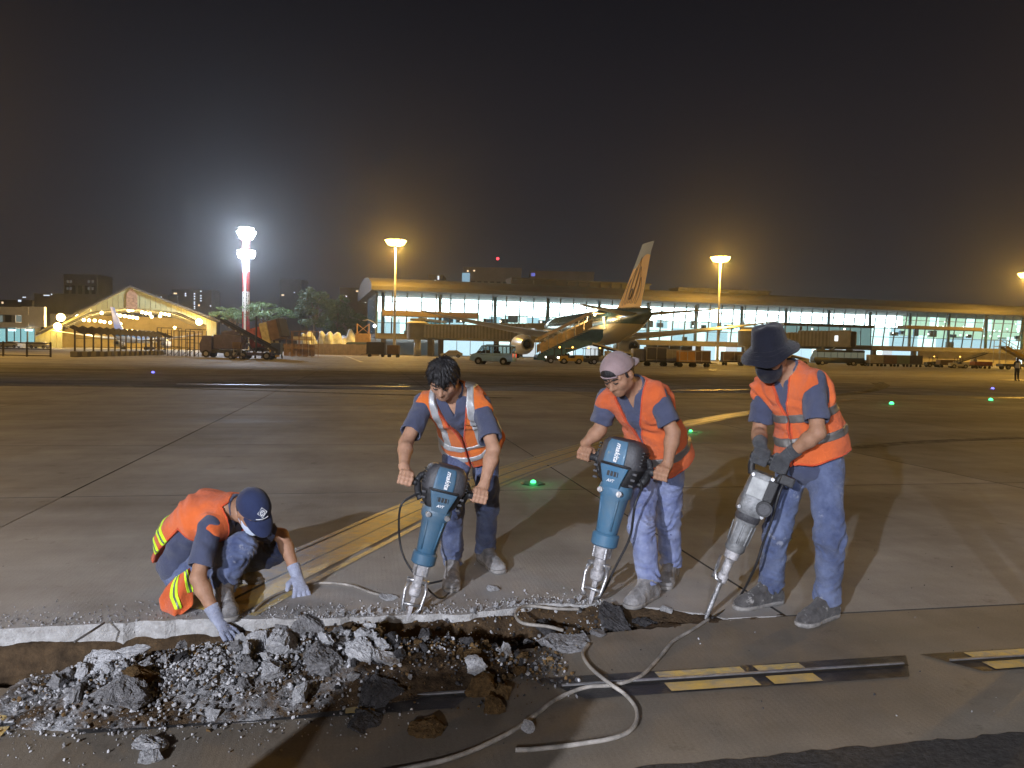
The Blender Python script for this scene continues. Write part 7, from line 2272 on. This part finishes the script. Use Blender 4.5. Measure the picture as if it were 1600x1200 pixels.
def face_mask(W, m, nm='face_mask', big=False):
    root, base, at, R, J, fr = W
    c = npv(at(0, 0, 0)); r, f, u = R
    F = around([at(0, .05, -.05)], .14, .0045)
    F.ell(at(0, .030, -.045), (.071, .078, .084), R, 0); F.cone(at(0, .085, .004), at(0, .108, -.030), .017, .022, .03); F.ell(at(0, .062, -.088), (.036, .032, .030), R, .03)
    top = .006 if big else -.002
    F.clip(lambda p: np.maximum(((p - c) @ u) - top + .25 * np.abs((p - c) @ r) * (0 if big else 1), -(((p - c) @ u)) - (.150 if big else .098)))
    F.clip(lambda p: (-.02 if big else .012) - ((p - c) @ f))
    F.disp(lambda p: .0022 * np.sin(((p - c) @ u) * 330) * (0 if big else 1) + vn3(p, 25, 3) * .005)
    o = F.mesh(nm, m, root, base)
    if not big:
        mb = MB(base)
        for q in (-1, 1): mb.tube(bez([at(q * .062, .030, -.012), at(q * .078, .0, -.004), at(q * .082, -.022, -.02), at(q * .068, .010, -.070)], 5), .0018, 5)
        mb.build('ear_loop', m, o)
    return o
face_mask(W1, cloth('mask_pale_blue', (0.55, 0.62, 0.74), (0.48, 0.55, 0.68), 12, .2))
face_mask(W4, M_hatd, 'neck_mask', True)
F = around([at(0, 0, 0)], .16, .005)
F.ell(at(0, -.022, .0), (.081, .094, .082), R, 0); c_ = npv(at(0, 0, 0))
F.clip(lambda p: np.maximum(((p - c_) @ R[1]) + .012, -((p - c_) @ R[2]) - .050))
F.disp(lambda p: vn3(p, 45, 2) * .008)
F.mesh('hair', M_hairm, root, base)

# bucket hat
root, base, at, R, J, fr = W4
hu4 = unit((-.22, -.16, .96)); hf4 = npv((-.72, -.62, 0)); hf4 = unit(hf4 - hu4 * (hf4 @ hu4)); hr4 = np.cross(hf4, hu4); hc4 = npv(at(0, -.004, .020))
at = lambda a, b, c: hc4 + hr4 * a * 1.0 + hf4 * b * 1.0 + hu4 * c * 1.04
nu, prof4 = 56, [(.0, .116), (.050, .113), (.076, .104), (.084, .090), (.090, .060), (.096, .020), (.098, .012), (.112, .000), (.132, -.020), (.152, -.042), (.1545, -.046), (.150, -.046), (.130, -.025), (.108, -.006), (.094, .006)]
vs, fs = [], []
for i, (rd, z) in enumerate(prof4):
    for j in range(nu):
        a = 2 * math.pi * j / nu
        w = max(0, (rd - .10) / .05) if i > 6 else 0
        zz = z + w * (.012 * math.sin(2 * a + .6) + .007 * math.sin(5 * a) - .012 * math.sin(a)) + (0 if i > 4 else .004 * math.sin(3 * a + 1))
        k_ = 1 + .012 * math.sin(4 * a + i * .5) * (1 if i > 1 else 0)
        vs.append(Vector(at(rd * .93 * k_ * math.cos(a), -.012 + rd * 1.16 * k_ * math.sin(a), .036 + zz + .16 * rd * math.sin(a) * 0)))
for i in range(len(prof4) - 1):
    for j in range(nu):
        k_ = (j + 1) % nu; fs.append((i * nu + j, i * nu + k_, (i + 1) * nu + k_, (i + 1) * nu + j))
mb = MB(base); mb.add(vs, fs); hat = mb.build('bucket_hat', M_hatd, root, True)
for q in range(3):
    mb = MB(base); mb.tube([Vector(at((.112 + q * .014) * .93 * math.cos(a), -.012 + (.112 + q * .014) * 1.16 * math.sin(a), .0375 - q * .0125 + ((.012 + q * .014) / .05) * (.012 * math.sin(2 * a + .6) + .007 * math.sin(5 * a) - .012 * math.sin(a)))) for a in np.linspace(0, 2 * math.pi, 49)], .0012, 4); mb.build('brim_stitching', M_hatd, hat)

# front flap of the crouching man's vest, hanging down to the slab
root, base, at, R, J, fr = W1
def flap_pt(u, v, lift=0.0):
    """u across (0 left .. 1 right), v down"""
    L_ = [(272, 903), (259, 917), (248, 936), (251, 953), (266, 966)]; R_ = [(297, 887), (300, 905), (302, 925), (302, 946), (284, 960)]
    f_ = v * 4; i = min(3, int(f_)); t = f_ - i
    lx, ly = L_[i][0] + (L_[i + 1][0] - L_[i][0]) * t, L_[i][1] + (L_[i + 1][1] - L_[i][1]) * t
    rx2, ry = R_[i][0] + (R_[i + 1][0] - R_[i][0]) * t, R_[i][1] + (R_[i + 1][1] - R_[i][1]) * t
    Y = 4.13 - .06 * v - .035 * math.sin(math.pi * u) - .012 * math.sin(u * 9 + v * 5) - lift
    p = P(lx + (rx2 - lx) * u, ly + (ry - ly) * u, Y)
    p.z = max(p.z, .006); return p
def flap_patch(nm, u0, u1, v0, v1, lift, m, par, skew=0.0, n=14):
    vs, fs = [], []
    for lay in (lift, lift - .006):
        for i in range(n + 1):
            for j in range(n + 1):
                v = v0 + (v1 - v0) * j / n; u = u0 + (u1 - u0) * i / n + skew * (v - v0)
                vs.append(flap_pt(min(1, max(0, u)), v, lay))
    q = (n + 1) ** 2
    for i in range(n):
        for j in range(n):
            a = i * (n + 1) + j; fs += [(a, a + 1, a + n + 2, a + n + 1), (q + a, q + a + n + 1, q + a + n + 2, q + a + 1)]
    for i in range(n):
        for a, b in ((i, i + 1), (n * (n + 1) + i, n * (n + 1) + i + 1), (i * (n + 1), (i + 1) * (n + 1)), (i * (n + 1) + n, (i + 1) * (n + 1) + n)): fs.append((a, b, q + b, q + a))
    mb = MB(base); mb.add(vs, fs); return mb.build(nm, m, par, True)
vst = [c for c in root.children if c.name.startswith('vest')][0]
flap = flap_patch('vest_flap', 0, 1, 0, 1, 0, M_vest, root)
for (u0, u1, m, lf) in ((.10, .34, M_lime, .004), (.19, .25, M_reflk, .007), (.62, .84, M_lime, .004), (.70, .76, M_reflk, .007)):
    flap_patch('reflective_stripe', u0, u1, .0, .80 if u0 < .5 else .5, lf, m, flap, .42)
# ================================================================== rubble heap beside the trench
def mound_h(a, b):
    ca = np.interp(a, [-1.48, -1.32, -1.1, -.75, -.35, .05, .4, .75], [0, .03, .075, .115, .135, .13, .10, 0])
    bc = np.interp(a, [-1.75, -.5, .1, .75], [3.38, 3.38, 3.42, 3.46])
    wd = np.interp(a, [-1.75, -1.0, -.3, .2, .75], [.24, .36, .38, .34, .22])
    x = np.clip(np.abs(b - bc) / wd, 0, 1)
    prof = (1 - x * x) ** 1.5
    n = fbm_np(a * 5 + 40, b * 5 + 40, 31, 4) - .40; n2 = fbm_np(a * 17 + 40, b * 17 + 40, 37, 3) - .42
    return ca * prof * (1 + 1.1 * n) + prof * np.minimum(1, ca * 14) * (.07 * n2)
aa_ = np.arange(-1.85, .9, .014); bb_ = np.arange(2.85, 3.96, .014)
AA2, BB2 = np.meshgrid(aa_, bb_, indexing='ij')
HH = mound_h(AA2, BB2)
ZM = np.where(HH > .004, HH, -.02) - .008
def mound_mat():
    m = bpy.data.materials.new('rubble_dust'); m.use_nodes = True
    nt = m.node_tree; N, L = nt.nodes, nt.links; b = N['Principled BSDF']
    geo = N.new('ShaderNodeNewGeometry')
    def ns(sc, det=7, ro=.7):
        n = N.new('ShaderNodeTexNoise'); n.inputs['Scale'].default_value = sc; n.inputs['Detail'].default_value = det; n.inputs['Roughness'].default_value = ro
        L.new(geo.outputs['Position'], n.inputs['Vector']); return n.outputs['Fac']
    def rp(f, p0, c0, p1, c1):
        r = N.new('ShaderNodeValToRGB'); r.color_ramp.elements[0].position = p0; r.color_ramp.elements[0].color = (*c0, 1); r.color_ramp.elements[1].position = p1; r.color_ramp.elements[1].color = (*c1, 1)
        L.new(f, r.inputs[0]); return r.outputs[0]
    stone = rp(ns(24), .38, (.11, .11, .113), .62, (.43, .43, .44))
    soil = rp(ns(20), .38, (.022, .015, .010), .64, (.11, .072, .040))
    sp = N.new('ShaderNodeSeparateXYZ'); L.new(geo.outputs['Position'], sp.inputs[0])
    mr = N.new('ShaderNodeMapRange'); mr.inputs['From Min'].default_value = -1.0; mr.inputs['From Max'].default_value = -.5; L.new(sp.outputs['X'], mr.inputs['Value'])
    ad = N.new('ShaderNodeMath'); ad.operation = 'ADD'; L.new(mr.outputs[0], ad.inputs[0])
    pn = N.new('ShaderNodeMapRange'); pn.inputs['From Min'].default_value = .44; pn.inputs['From Max'].default_value = .58; L.new(ns(5), pn.inputs['Value']); L.new(pn.outputs[0], ad.inputs[1]); ad.use_clamp = True
    x = N.new('ShaderNodeMix'); x.data_type = 'RGBA'; L.new(ad.outputs[0], x.inputs[0]); L.new(stone, x.inputs[6]); L.new(soil, x.inputs[7])
    L.new(x.outputs[2], b.inputs['Base Color']); b.inputs['Roughness'].default_value = .95; b.inputs['Specular IOR Level'].default_value = .15
    bp = N.new('ShaderNodeBump'); bp.inputs['Strength'].default_value = .9; bp.inputs['Distance'].default_value = .012; L.new(ns(110, 4), bp.inputs['Height']); L.new(bp.outputs[0], b.inputs['Normal'])
    return m
M_mound = mound_mat()
me = bpy.data.meshes.new('rubble_heap')
vv = np.stack([AA2 * UU.x + BB2 * VV.x, AA2 * UU.y + BB2 * VV.y, ZM], -1).reshape(-1, 3)
ii = np.arange(AA2.size).reshape(AA2.shape)
ff = np.stack([ii[:-1, :-1], ii[1:, :-1], ii[1:, 1:], ii[:-1, 1:]], -1).reshape(-1, 4)
hm = HH.reshape(-1)
ff = ff[(hm[ff] > .002).any(1)]
me.from_pydata(vv.tolist(), [], ff.tolist())
o = link_mesh('rubble_heap', me, M_mound, None, None, None, True)
tag(o, 'long heap of crushed concrete and soil along the trench', 'rubble', kind='stuff')

def surf_z(a, b):
    h = float(mound_h(np.array(a), np.array(b)))
    if h > .004: return h
    t = float(trench_z(np.array(a), np.array(b)))
    if float(rim_near(a)) < b < float(rim_far(a)) and -6 < a < 2: return t
    return 0.0

def rock_mesh(seed, flat=1.0, rough=.10, sub=2, n=14, sx=1.0):
    r = random.Random(seed)
    bm = bmesh.new()
    for _ in range(n):
        v = Vector((r.gauss(0, 1), r.gauss(0, 1), r.gauss(0, 1))).normalized() * r.uniform(.75, 1.0)
        bm.verts.new((v.x * .5 * sx, v.y * .5, v.z * .5 * flat))
    ret = bmesh.ops.convex_hull(bm, input=list(bm.verts))
    for g in ret['geom_interior'] + ret['geom_unused']:
        if isinstance(g, bmesh.types.BMVert) and g.is_valid: bm.verts.remove(g)
    for i in range(sub):
        bmesh.ops.triangulate(bm, faces=list(bm.faces))
        bmesh.ops.subdivide_edges(bm, edges=list(bm.edges), cuts=1, use_grid_fill=True)
        k = rough * 1.25 / (i + 1) ** 1.1
        for v in bm.verts:
            v.co += Vector((r.uniform(-1, 1), r.uniform(-1, 1), r.uniform(-1, 1))) * k * .22
    bmesh.ops.recalc_face_normals(bm, faces=list(bm.faces))
    me = bpy.data.meshes.new('concrete_chunk'); bm.to_mesh(me); bm.free()
    return me
M_ch = [mat('chunk_pale', (0.53, 0.53, 0.54), .93, var=.4, scale=9, bump=.8, bscale=60, col2=(0.25, 0.25, 0.26), spec=.15),
        mat('chunk_grey', (0.27, 0.265, 0.27), .93, var=.4, scale=9, bump=.8, bscale=60, col2=(0.12, 0.118, 0.12), spec=.15),
        mat('clod_brown', (0.17, 0.105, 0.045), .95, var=.5, scale=8, bump=.9, bscale=50, col2=(0.055, 0.034, 0.017), spec=.1),
        mat('chunk_dark', (0.075, 0.072, 0.075), .9, var=.4, scale=9, bump=.8, bscale=60, col2=(0.03, 0.029, 0.03), spec=.2)]
def chunk(px, py, size, m, label, seed, flat=.7, rot=(0, 0, 0), zoff=None, sx=1.2, name='concrete_chunk', sink=.25, h0=0.1):
    g = G(px, py, h0); a, b = g.dot(UU), g.dot(VV)
    z = surf_z(a, b)
    o = link_mesh(name, rock_mesh(seed, flat, .17, 4, 16, sx), M_ch[m])
    size *= .86; o.scale = (size, size, size); o.rotation_euler = rot
    o.location = AB(a, b, (z + size * flat * (.5 - sink)) if zoff is None else zoff)
    return tag(o, label, 'rubble piece', 'single pieces of the rubble heap')
chunk(160, 1040, .30, 0, 'long flat pale slab piece on the left of the heap', 3, .16, (.35, -.28, .45), sx=1.5)
chunk(188, 1083, .24, 1, 'big square grey block at the front left of the heap', 5, .75, (.2, .1, .3))
chunk(222, 1058, .16, 2, 'brown soil-stained block behind the big square block', 6, .7, (.1, .4, 1.0))
chunk(404, 1022, .20, 0, 'pointed pale boulder at the top of the heap', 8, 1.0, (.3, .2, .2), sx=.9)
chunk(443, 1036, .20, 0, 'rounded pale boulder next to the pointed one', 9, .9, (.5, .2, 1.2))
chunk(482, 1022, .17, 1, 'dark grey boulder behind the rounded pale one', 10, .9, (.1, .2, .4))
chunk(505, 1048, .21, 1, 'large dark grey boulder in the middle of the heap', 12, .95, (.4, .5, .2))
chunk(424, 1058, .15, 0, 'pale boulder below the pointed one', 13, .8, (.2, .2, 2.2))
chunk(470, 1070, .12, 0, 'small upright white stone in front of the boulders', 14, 1.2, (.1, .1, .1), sx=.8)
chunk(562, 1038, .16, 0, 'bluish pale flake right of the boulders', 15, .45, (.5, .3, .1))
chunk(588, 1062, .22, 3, 'dark slanted slab piece right of the boulders', 16, .35, (.6, -.4, .6))
chunk(612, 1036, .17, 0, 'thin white and brown flake sticking up in the heap', 17, .22, (.7, .5, .7), sx=1.7)
chunk(570, 1092, .20, 3, 'dark flat plate by the yellow mark', 18, .25, (.3, .2, .5))
chunk(742, 1030, .14, 0, 'white crumbly lump on the right of the heap', 19, .9, (.2, .6, .4))
chunk(752, 1048, .18, 2, 'tan soil lump under the white crumbly one', 20, .8, (.5, .3, .2))
chunk(790, 1052, .13, 2, 'tan soil lump farthest right on the heap', 21, .6, (.1, .5, .8))
chunk(768, 1072, .13, 2, 'small tan lump in front of the soil lumps', 22, .7, (.3, .3, .3))
chunk(666, 1104, .17, 2, 'lone brown clod at the foot of the heap', 23, .5, (.1, .1, .5))
chunk(236, 1128, .14, 0, 'white crumb cluster stone at the lower edge of the heap', 24, .6, (.2, .1, .5))
chunk(236, 1180, .09, 0, 'lone pale stone at the bottom left', 25, .8, (.2, .1, .5), h0=.02)
chunk(825, 1133, .085, 0, 'lone white stone beside the cable at the bottom', 26, .9, (.2, .1, .5), h0=.02)
chunk(770, 918, .10, 0, 'white stone behind the left foot of the black-haired man', 27, .55, (.1, .1, .9), h0=.02)
chunk(604, 931, .11, 0, 'flat white piece on the slab left of the left breaker', 28, .4, (.1, .1, .3), h0=.02, sx=1.6)
chunk(886, 999, .30, 1, 'flat grey slab piece at the right end of the trench', 29, .22, (.25, .12, .3), sx=1.3, h0=.03)
chunk(967, 968, .30, 3, 'dark tilted plate in the crack below the middle breaker', 30, .16, (.25, .5, -.35), zoff=-.02, sx=1.5, h0=0)
chunk(1010, 958, .20, 3, 'dark broken edge piece under the boot of the pink-capped man', 31, .3, (.1, .3, .1), zoff=-.05, sx=1.7, h0=0)
chunk(1040, 955, .09, 0, 'small pale stone at the end of the crack', 32, .6, (.1, .3, .1), zoff=.01, h0=0)
chunk(935, 985, .12, 1, 'grey lump between the two flat slab pieces', 33, .6, (.1, .3, .8), h0=.02)
chunk(800, 985, .16, 3, 'dark lump in the trench left of the flat slab piece', 34, .7, (.3, .3, .8), h0=-.02)
chunk(855, 965, .16, 3, 'dark wedge in the crack beside the white cable loop', 35, .5, (.2, .5, .1), zoff=-.06, h0=0)

# mid-sized pieces that nothing tells apart
shared = [rock_mesh(100 + i, random.Random(i).uniform(.45, .95), .20, 3, 12) for i in range(10)]
variants = {}
def piece(i, m):
    if (i, m) not in variants:
        q = shared[i].copy(); q.materials.clear(); q.materials.append(M_ch[m]); variants[(i, m)] = q
    return variants[(i, m)]
rs = random.Random(77)
def scatter(n, afun, bfun, mfun, smin, smax, label, group, sink=.2):
    for _ in range(n):
        a = afun(); b = bfun(a); m = mfun(a); s = smin + (smax - smin) * rs.random() ** 2.2
        o = link_mesh('concrete_piece', piece(rs.randrange(10), m))
        o.location = AB(a, b, surf_z(a, b) + s * sink)
        o.rotation_euler = (rs.uniform(0, 6), rs.uniform(0, 6), rs.uniform(0, 6)); o.scale = (s, s * rs.uniform(.7, 1.1), s * rs.uniform(.6, 1))
        tag(o, label, 'rubble piece', group)
pick = lambda *w: rs.choices(range(4), w)[0]
scatter(120, lambda: rs.uniform(-1.22, .08), lambda a: 3.38 + rs.gauss(0, .15), lambda a: pick(5, 4, .8, 1.6), .03, .12, 'fist-sized pale lump lying in the rubble heap', 'loose lumps of the rubble heap')
scatter(70, lambda: rs.uniform(-.05, .8), lambda a: 3.48 + rs.gauss(0, .15), lambda a: pick(.7, 1.2, 3, 4), .035, .11, 'fist-sized dark or brown clod in the right part of the heap', 'soil clods of the rubble heap')
scatter(80, lambda: rs.uniform(-.7, 1.45), lambda a: float(rim_far(a)) + rs.uniform(-.42, -.03), lambda a: pick(.8, 1.0, 2.4, 4.5), .03, .11, 'small broken lump lying in the open trench', 'lumps on the trench floor')
scatter(34, lambda: rs.uniform(-.35, 1.3), lambda a: float(rim_far(a)) + rs.uniform(.0, .07), lambda a: pick(6, 2, 0, 0), .02, .06, 'small pale fragment on the far rim of the trench', 'fragments on the trench rim', .28)

# gravel, grit and crumbs: uncountable, one object
vs, fs = [], []
g = np.random.default_rng(5)
_bm = bmesh.new(); bmesh.ops.create_icosphere(_bm, subdivisions=1, radius=1.0)
tet = np.array([tuple(v.co) for v in _bm.verts]); _bm.verts.index_update(); hullf = [tuple(v.index for v in f.verts) for f in _bm.faces]; _bm.free()
mi = []
def grit(n, fa, fb, s0, s1, mf):
    for _ in range(n):
        a = fa(); b = fb(a); s = s0 + (s1 - s0) * g.random() ** 2.5
        z = surf_z(a, b) + s * .35
        c = npv(AB(a, b, z))
        q = np.array(Euler(tuple(g.uniform(0, 6.28, 3))).to_matrix())
        p = (tet * g.uniform(.50, 1.20, (len(tet), 1)) * s * .5 * g.uniform(.55, 1.1, 3)) @ q.T + c
        k = len(vs); vs.extend(map(tuple, p)); fs.extend(tuple(i + k for i in f) for f in hullf); mi.extend([mf(a)] * len(hullf))
grit(7600, lambda: g.triangular(-1.45, -.6, .15), lambda a: 3.38 + g.normal() * .15, .004, .026, lambda a: int(g.choice(4, p=[.34, .40, .08, .18])))
grit(1500, lambda: g.uniform(0, .95), lambda a: 3.48 + g.normal() * .17, .008, .030, lambda a: int(g.choice(4, p=[.10, .16, .36, .38])))
grit(1100, lambda: g.uniform(-.7, 1.5), lambda a: float(rim_far(a)) + g.uniform(-.22, .0), .008, .028, lambda a: int(g.choice(4, p=[.25, .15, .35, .25])))
grit(1100, lambda: g.uniform(-.5, 1.4), lambda a: float(rim_far(a)) + abs(g.normal()) * .10, .005, .018, lambda a: int(g.choice(2, p=[.8, .2])))
grit(800, lambda: g.uniform(-2.2, -.5), lambda a: float(rim_far(a)) + abs(g.normal()) * .16, .004, .016, lambda a: int(g.choice(2, p=[.35, .65])))
grit(420, lambda: g.uniform(-1.3, .2), lambda a: 3.05 + g.normal() * .13, .004, .016, lambda a: int(g.choice(2, p=[.7, .3])))
grit(260, lambda: g.uniform(-3.5, 4.2), lambda a: g.uniform(2.55, 5.6), .004, .014, lambda a: int(g.choice([0, 1, 3])))
me = bpy.data.meshes.new('gravel'); me.from_pydata(vs, [], fs)
for m in M_ch: me.materials.append(m)
me.polygons.foreach_set('material_index', np.array(mi, dtype=np.int32))
o = link_mesh('gravel', me); tag(o, 'loose grit and crumbs strewn over the heap, trench and slabs', 'gravel', kind='stuff')

# ================================================================== cables and small things
M_hose = mat('cable_grey', (0.27, 0.25, 0.225), .75, var=.45, scale=14, spec=.4)
M_cab = mat('cable_black', (0.02, 0.02, 0.022), .5)
def cable(pts, r, m, label, n=10):
    p0 = Vector(pts[0]); p0.z = 0
    mb = MB(p0); mb.tube(bez(pts, n), r, 9)
    o = mb.build('cable', m, None, True); o.location = p0
    return tag(o, label, 'cable')
Lz = lambda px, py, z=.011: G(px, py, z)
cable([Lz(1108, 967), Lz(1080, 985), Lz(1052, 1002), Lz(1028, 1030), Lz(1000, 1057), Lz(960, 1070), Lz(915, 1074), Lz(870, 1092), Lz(838, 1116), Lz(790, 1148), Lz(700, 1186), Lz(560, 1215)], .0088, M_hose, 'grey cable from the grey breaker running down to the lower left')
cable([Lz(920, 1006), Lz(911, 1022), Lz(922, 1042), Lz(950, 1066, .03), Lz(978, 1086), Lz(995, 1110), Lz(990, 1136), Lz(962, 1152), Lz(900, 1163), Lz(840, 1170), Lz(805, 1172)], .0088, M_hose, 'grey cable looping round in front of the slot line')
cable([Lz(905, 952), Lz(868, 951), Lz(832, 947), Lz(812, 950, .02), Lz(806, 962, .03), Lz(818, 974, .03), Lz(856, 979, .03), Lz(880, 985)], .009, M_hose, 'pale cable loop hanging over the trench left of the middle breaker')
cable([Lz(395, 955), Lz(420, 935), Lz(455, 920), Lz(500, 911), Lz(545, 914), Lz(580, 926), Lz(606, 932)], .008, M_hose, 'pale cable on the slab between the crouching man and the left breaker')
b2, b3, b4 = B2[5], B3[5], B4[4]
cable([b2(-.10, .03, .69), b2(-.15, .0, .67), b2(-.20, -.02, .60), P(624, 838, 4.2), P(632, 872, 4.2), P(655, 905, 4.22), G(690, 935, .01), G(712, 905, .01), G(668, 912, .01)], .006, M_cab, 'black power cord of the left breaker')
cable([b3(.09, .03, .70), b3(.13, .0, .66), P(992, 790, 4.3), P(984, 840, 4.35), P(962, 885, 4.38), P(948, 915, 4.4), G(935, 935, .01)], .007, M_cab, 'black power cord of the middle breaker')
cable([b4(.10, .0, .83), P(1216, 775, 4.08), P(1206, 812, 4.1), P(1192, 850, 4.15), P(1178, 890, 4.2), G(1150, 940, .01), G(1112, 966, .01)], .007, M_cab, 'black power cord of the grey breaker')
for (px, py, q) in ((1212, 779, 0), (1205, 811, 0)):
    pass
o = MB(); o.tube([G(116, 1003, .012), G(140, 988, .03), G(163, 973, .02)], .006, 7); oo = o.build('iron_rod', mat('rod_iron', (0.16, 0.15, 0.14), .6, .4)); tag(oo, 'short dark iron rod lying over the sawn trench edge at the left', 'rod')

# distant standing person at the right
def far_person(px, Y, label, h=.018):
    b = gp(px, Y); root = empty('person', b, 0, label=label, cat='person')
    F = Field((-.45, -.3, -.02), (.45, .3, 1.85), h)
    F.flatc((0, 0, .92), (0, 0, 1.40), (1, 0, 0), .16, .11, .19, .12, .05); F.ell((0, 0, 1.62), (.085, .10, .12), None, .03); F.cone((0, 0, 1.4), (0, 0, 1.55), .06, .06, .03)
    for q in (-1, 1):
        F.cone((q * .09, 0, .92), (q * .10, .02, .48), .09, .07, .04); F.cone((q * .10, .02, .48), (q * .11, 0, .06), .07, .05, .03); F.cone((q * .11, 0, .05), (q * .11, -.14, .03), .045, .035, .02)
        F.cone((q * .20, 0, 1.38), (q * .25, .02, 1.1), .055, .045, .03); F.cone((q * .25, .02, 1.1), (q * .20, -.12, .88), .042, .035, .03)
    F.mesh('body', cloth('far_clothes', (0.04, 0.045, 0.06), (0.03, 0.03, 0.045), 6), root, (0, 0, 0))
    V = Field((-.4, -.3, .85), (.4, .3, 1.5), h); V.flatc((0, 0, .98), (0, 0, 1.36), (1, 0, 0), .18, .13, .20, .135, .05, flat=True); V.clip(lambda p: np.maximum(.95 - p[:, 2], np.abs(p[:, 0]) - .17)); V.mesh('vest', mat('far_vest', (0.6, 0.62, 0.6), .7), root, (0, 0, 0))
far_person(1712, 3.95, 'standing man just outside the right edge of the frame', .012)
far_person(1590, 58, 'tiny distant person with a pale vest standing at the right edge')

# ================================================================== things just outside the frame whose shadows fall into it
gx, gy = -1.16, .72
root = empty('generator', (gx, gy, 0), .3, label='upright yellow portable generator standing beside the camera', cat='generator')
mg = mat('generator_yellow', (0.55, 0.36, 0.04), .5, var=.2, scale=6)
MB().box((0, 0, .53), (.60, .46, .78), bev=.05).build('housing', mg, root)
for sx in (-.25, .25):
    for sy in (-.2, .2): MB().tube([(sx, sy, .03), (sx, sy, .96)], .015, 8).build('frame_post', M_cab, root, True)
for sy in (-.2, .2): MB().tube([(-.25, sy, .96), (.25, sy, .96)], .015, 8).build('frame_rail', M_cab, root, True)
MB().box((.0, -.235, .45), (.30, .02, .24), bev=.005).build('control_panel', M_plas, root)
MB().cyl((-.12, 0, .92), (-.12, 0, .95), .05, None, 14).build('fuel_cap', M_plas, root)
for sx in (-.2, .2): MB().cyl((sx, -.25, .10), (sx, -.20, .10), .10, None, 16).build('wheel', M_tyre, root)
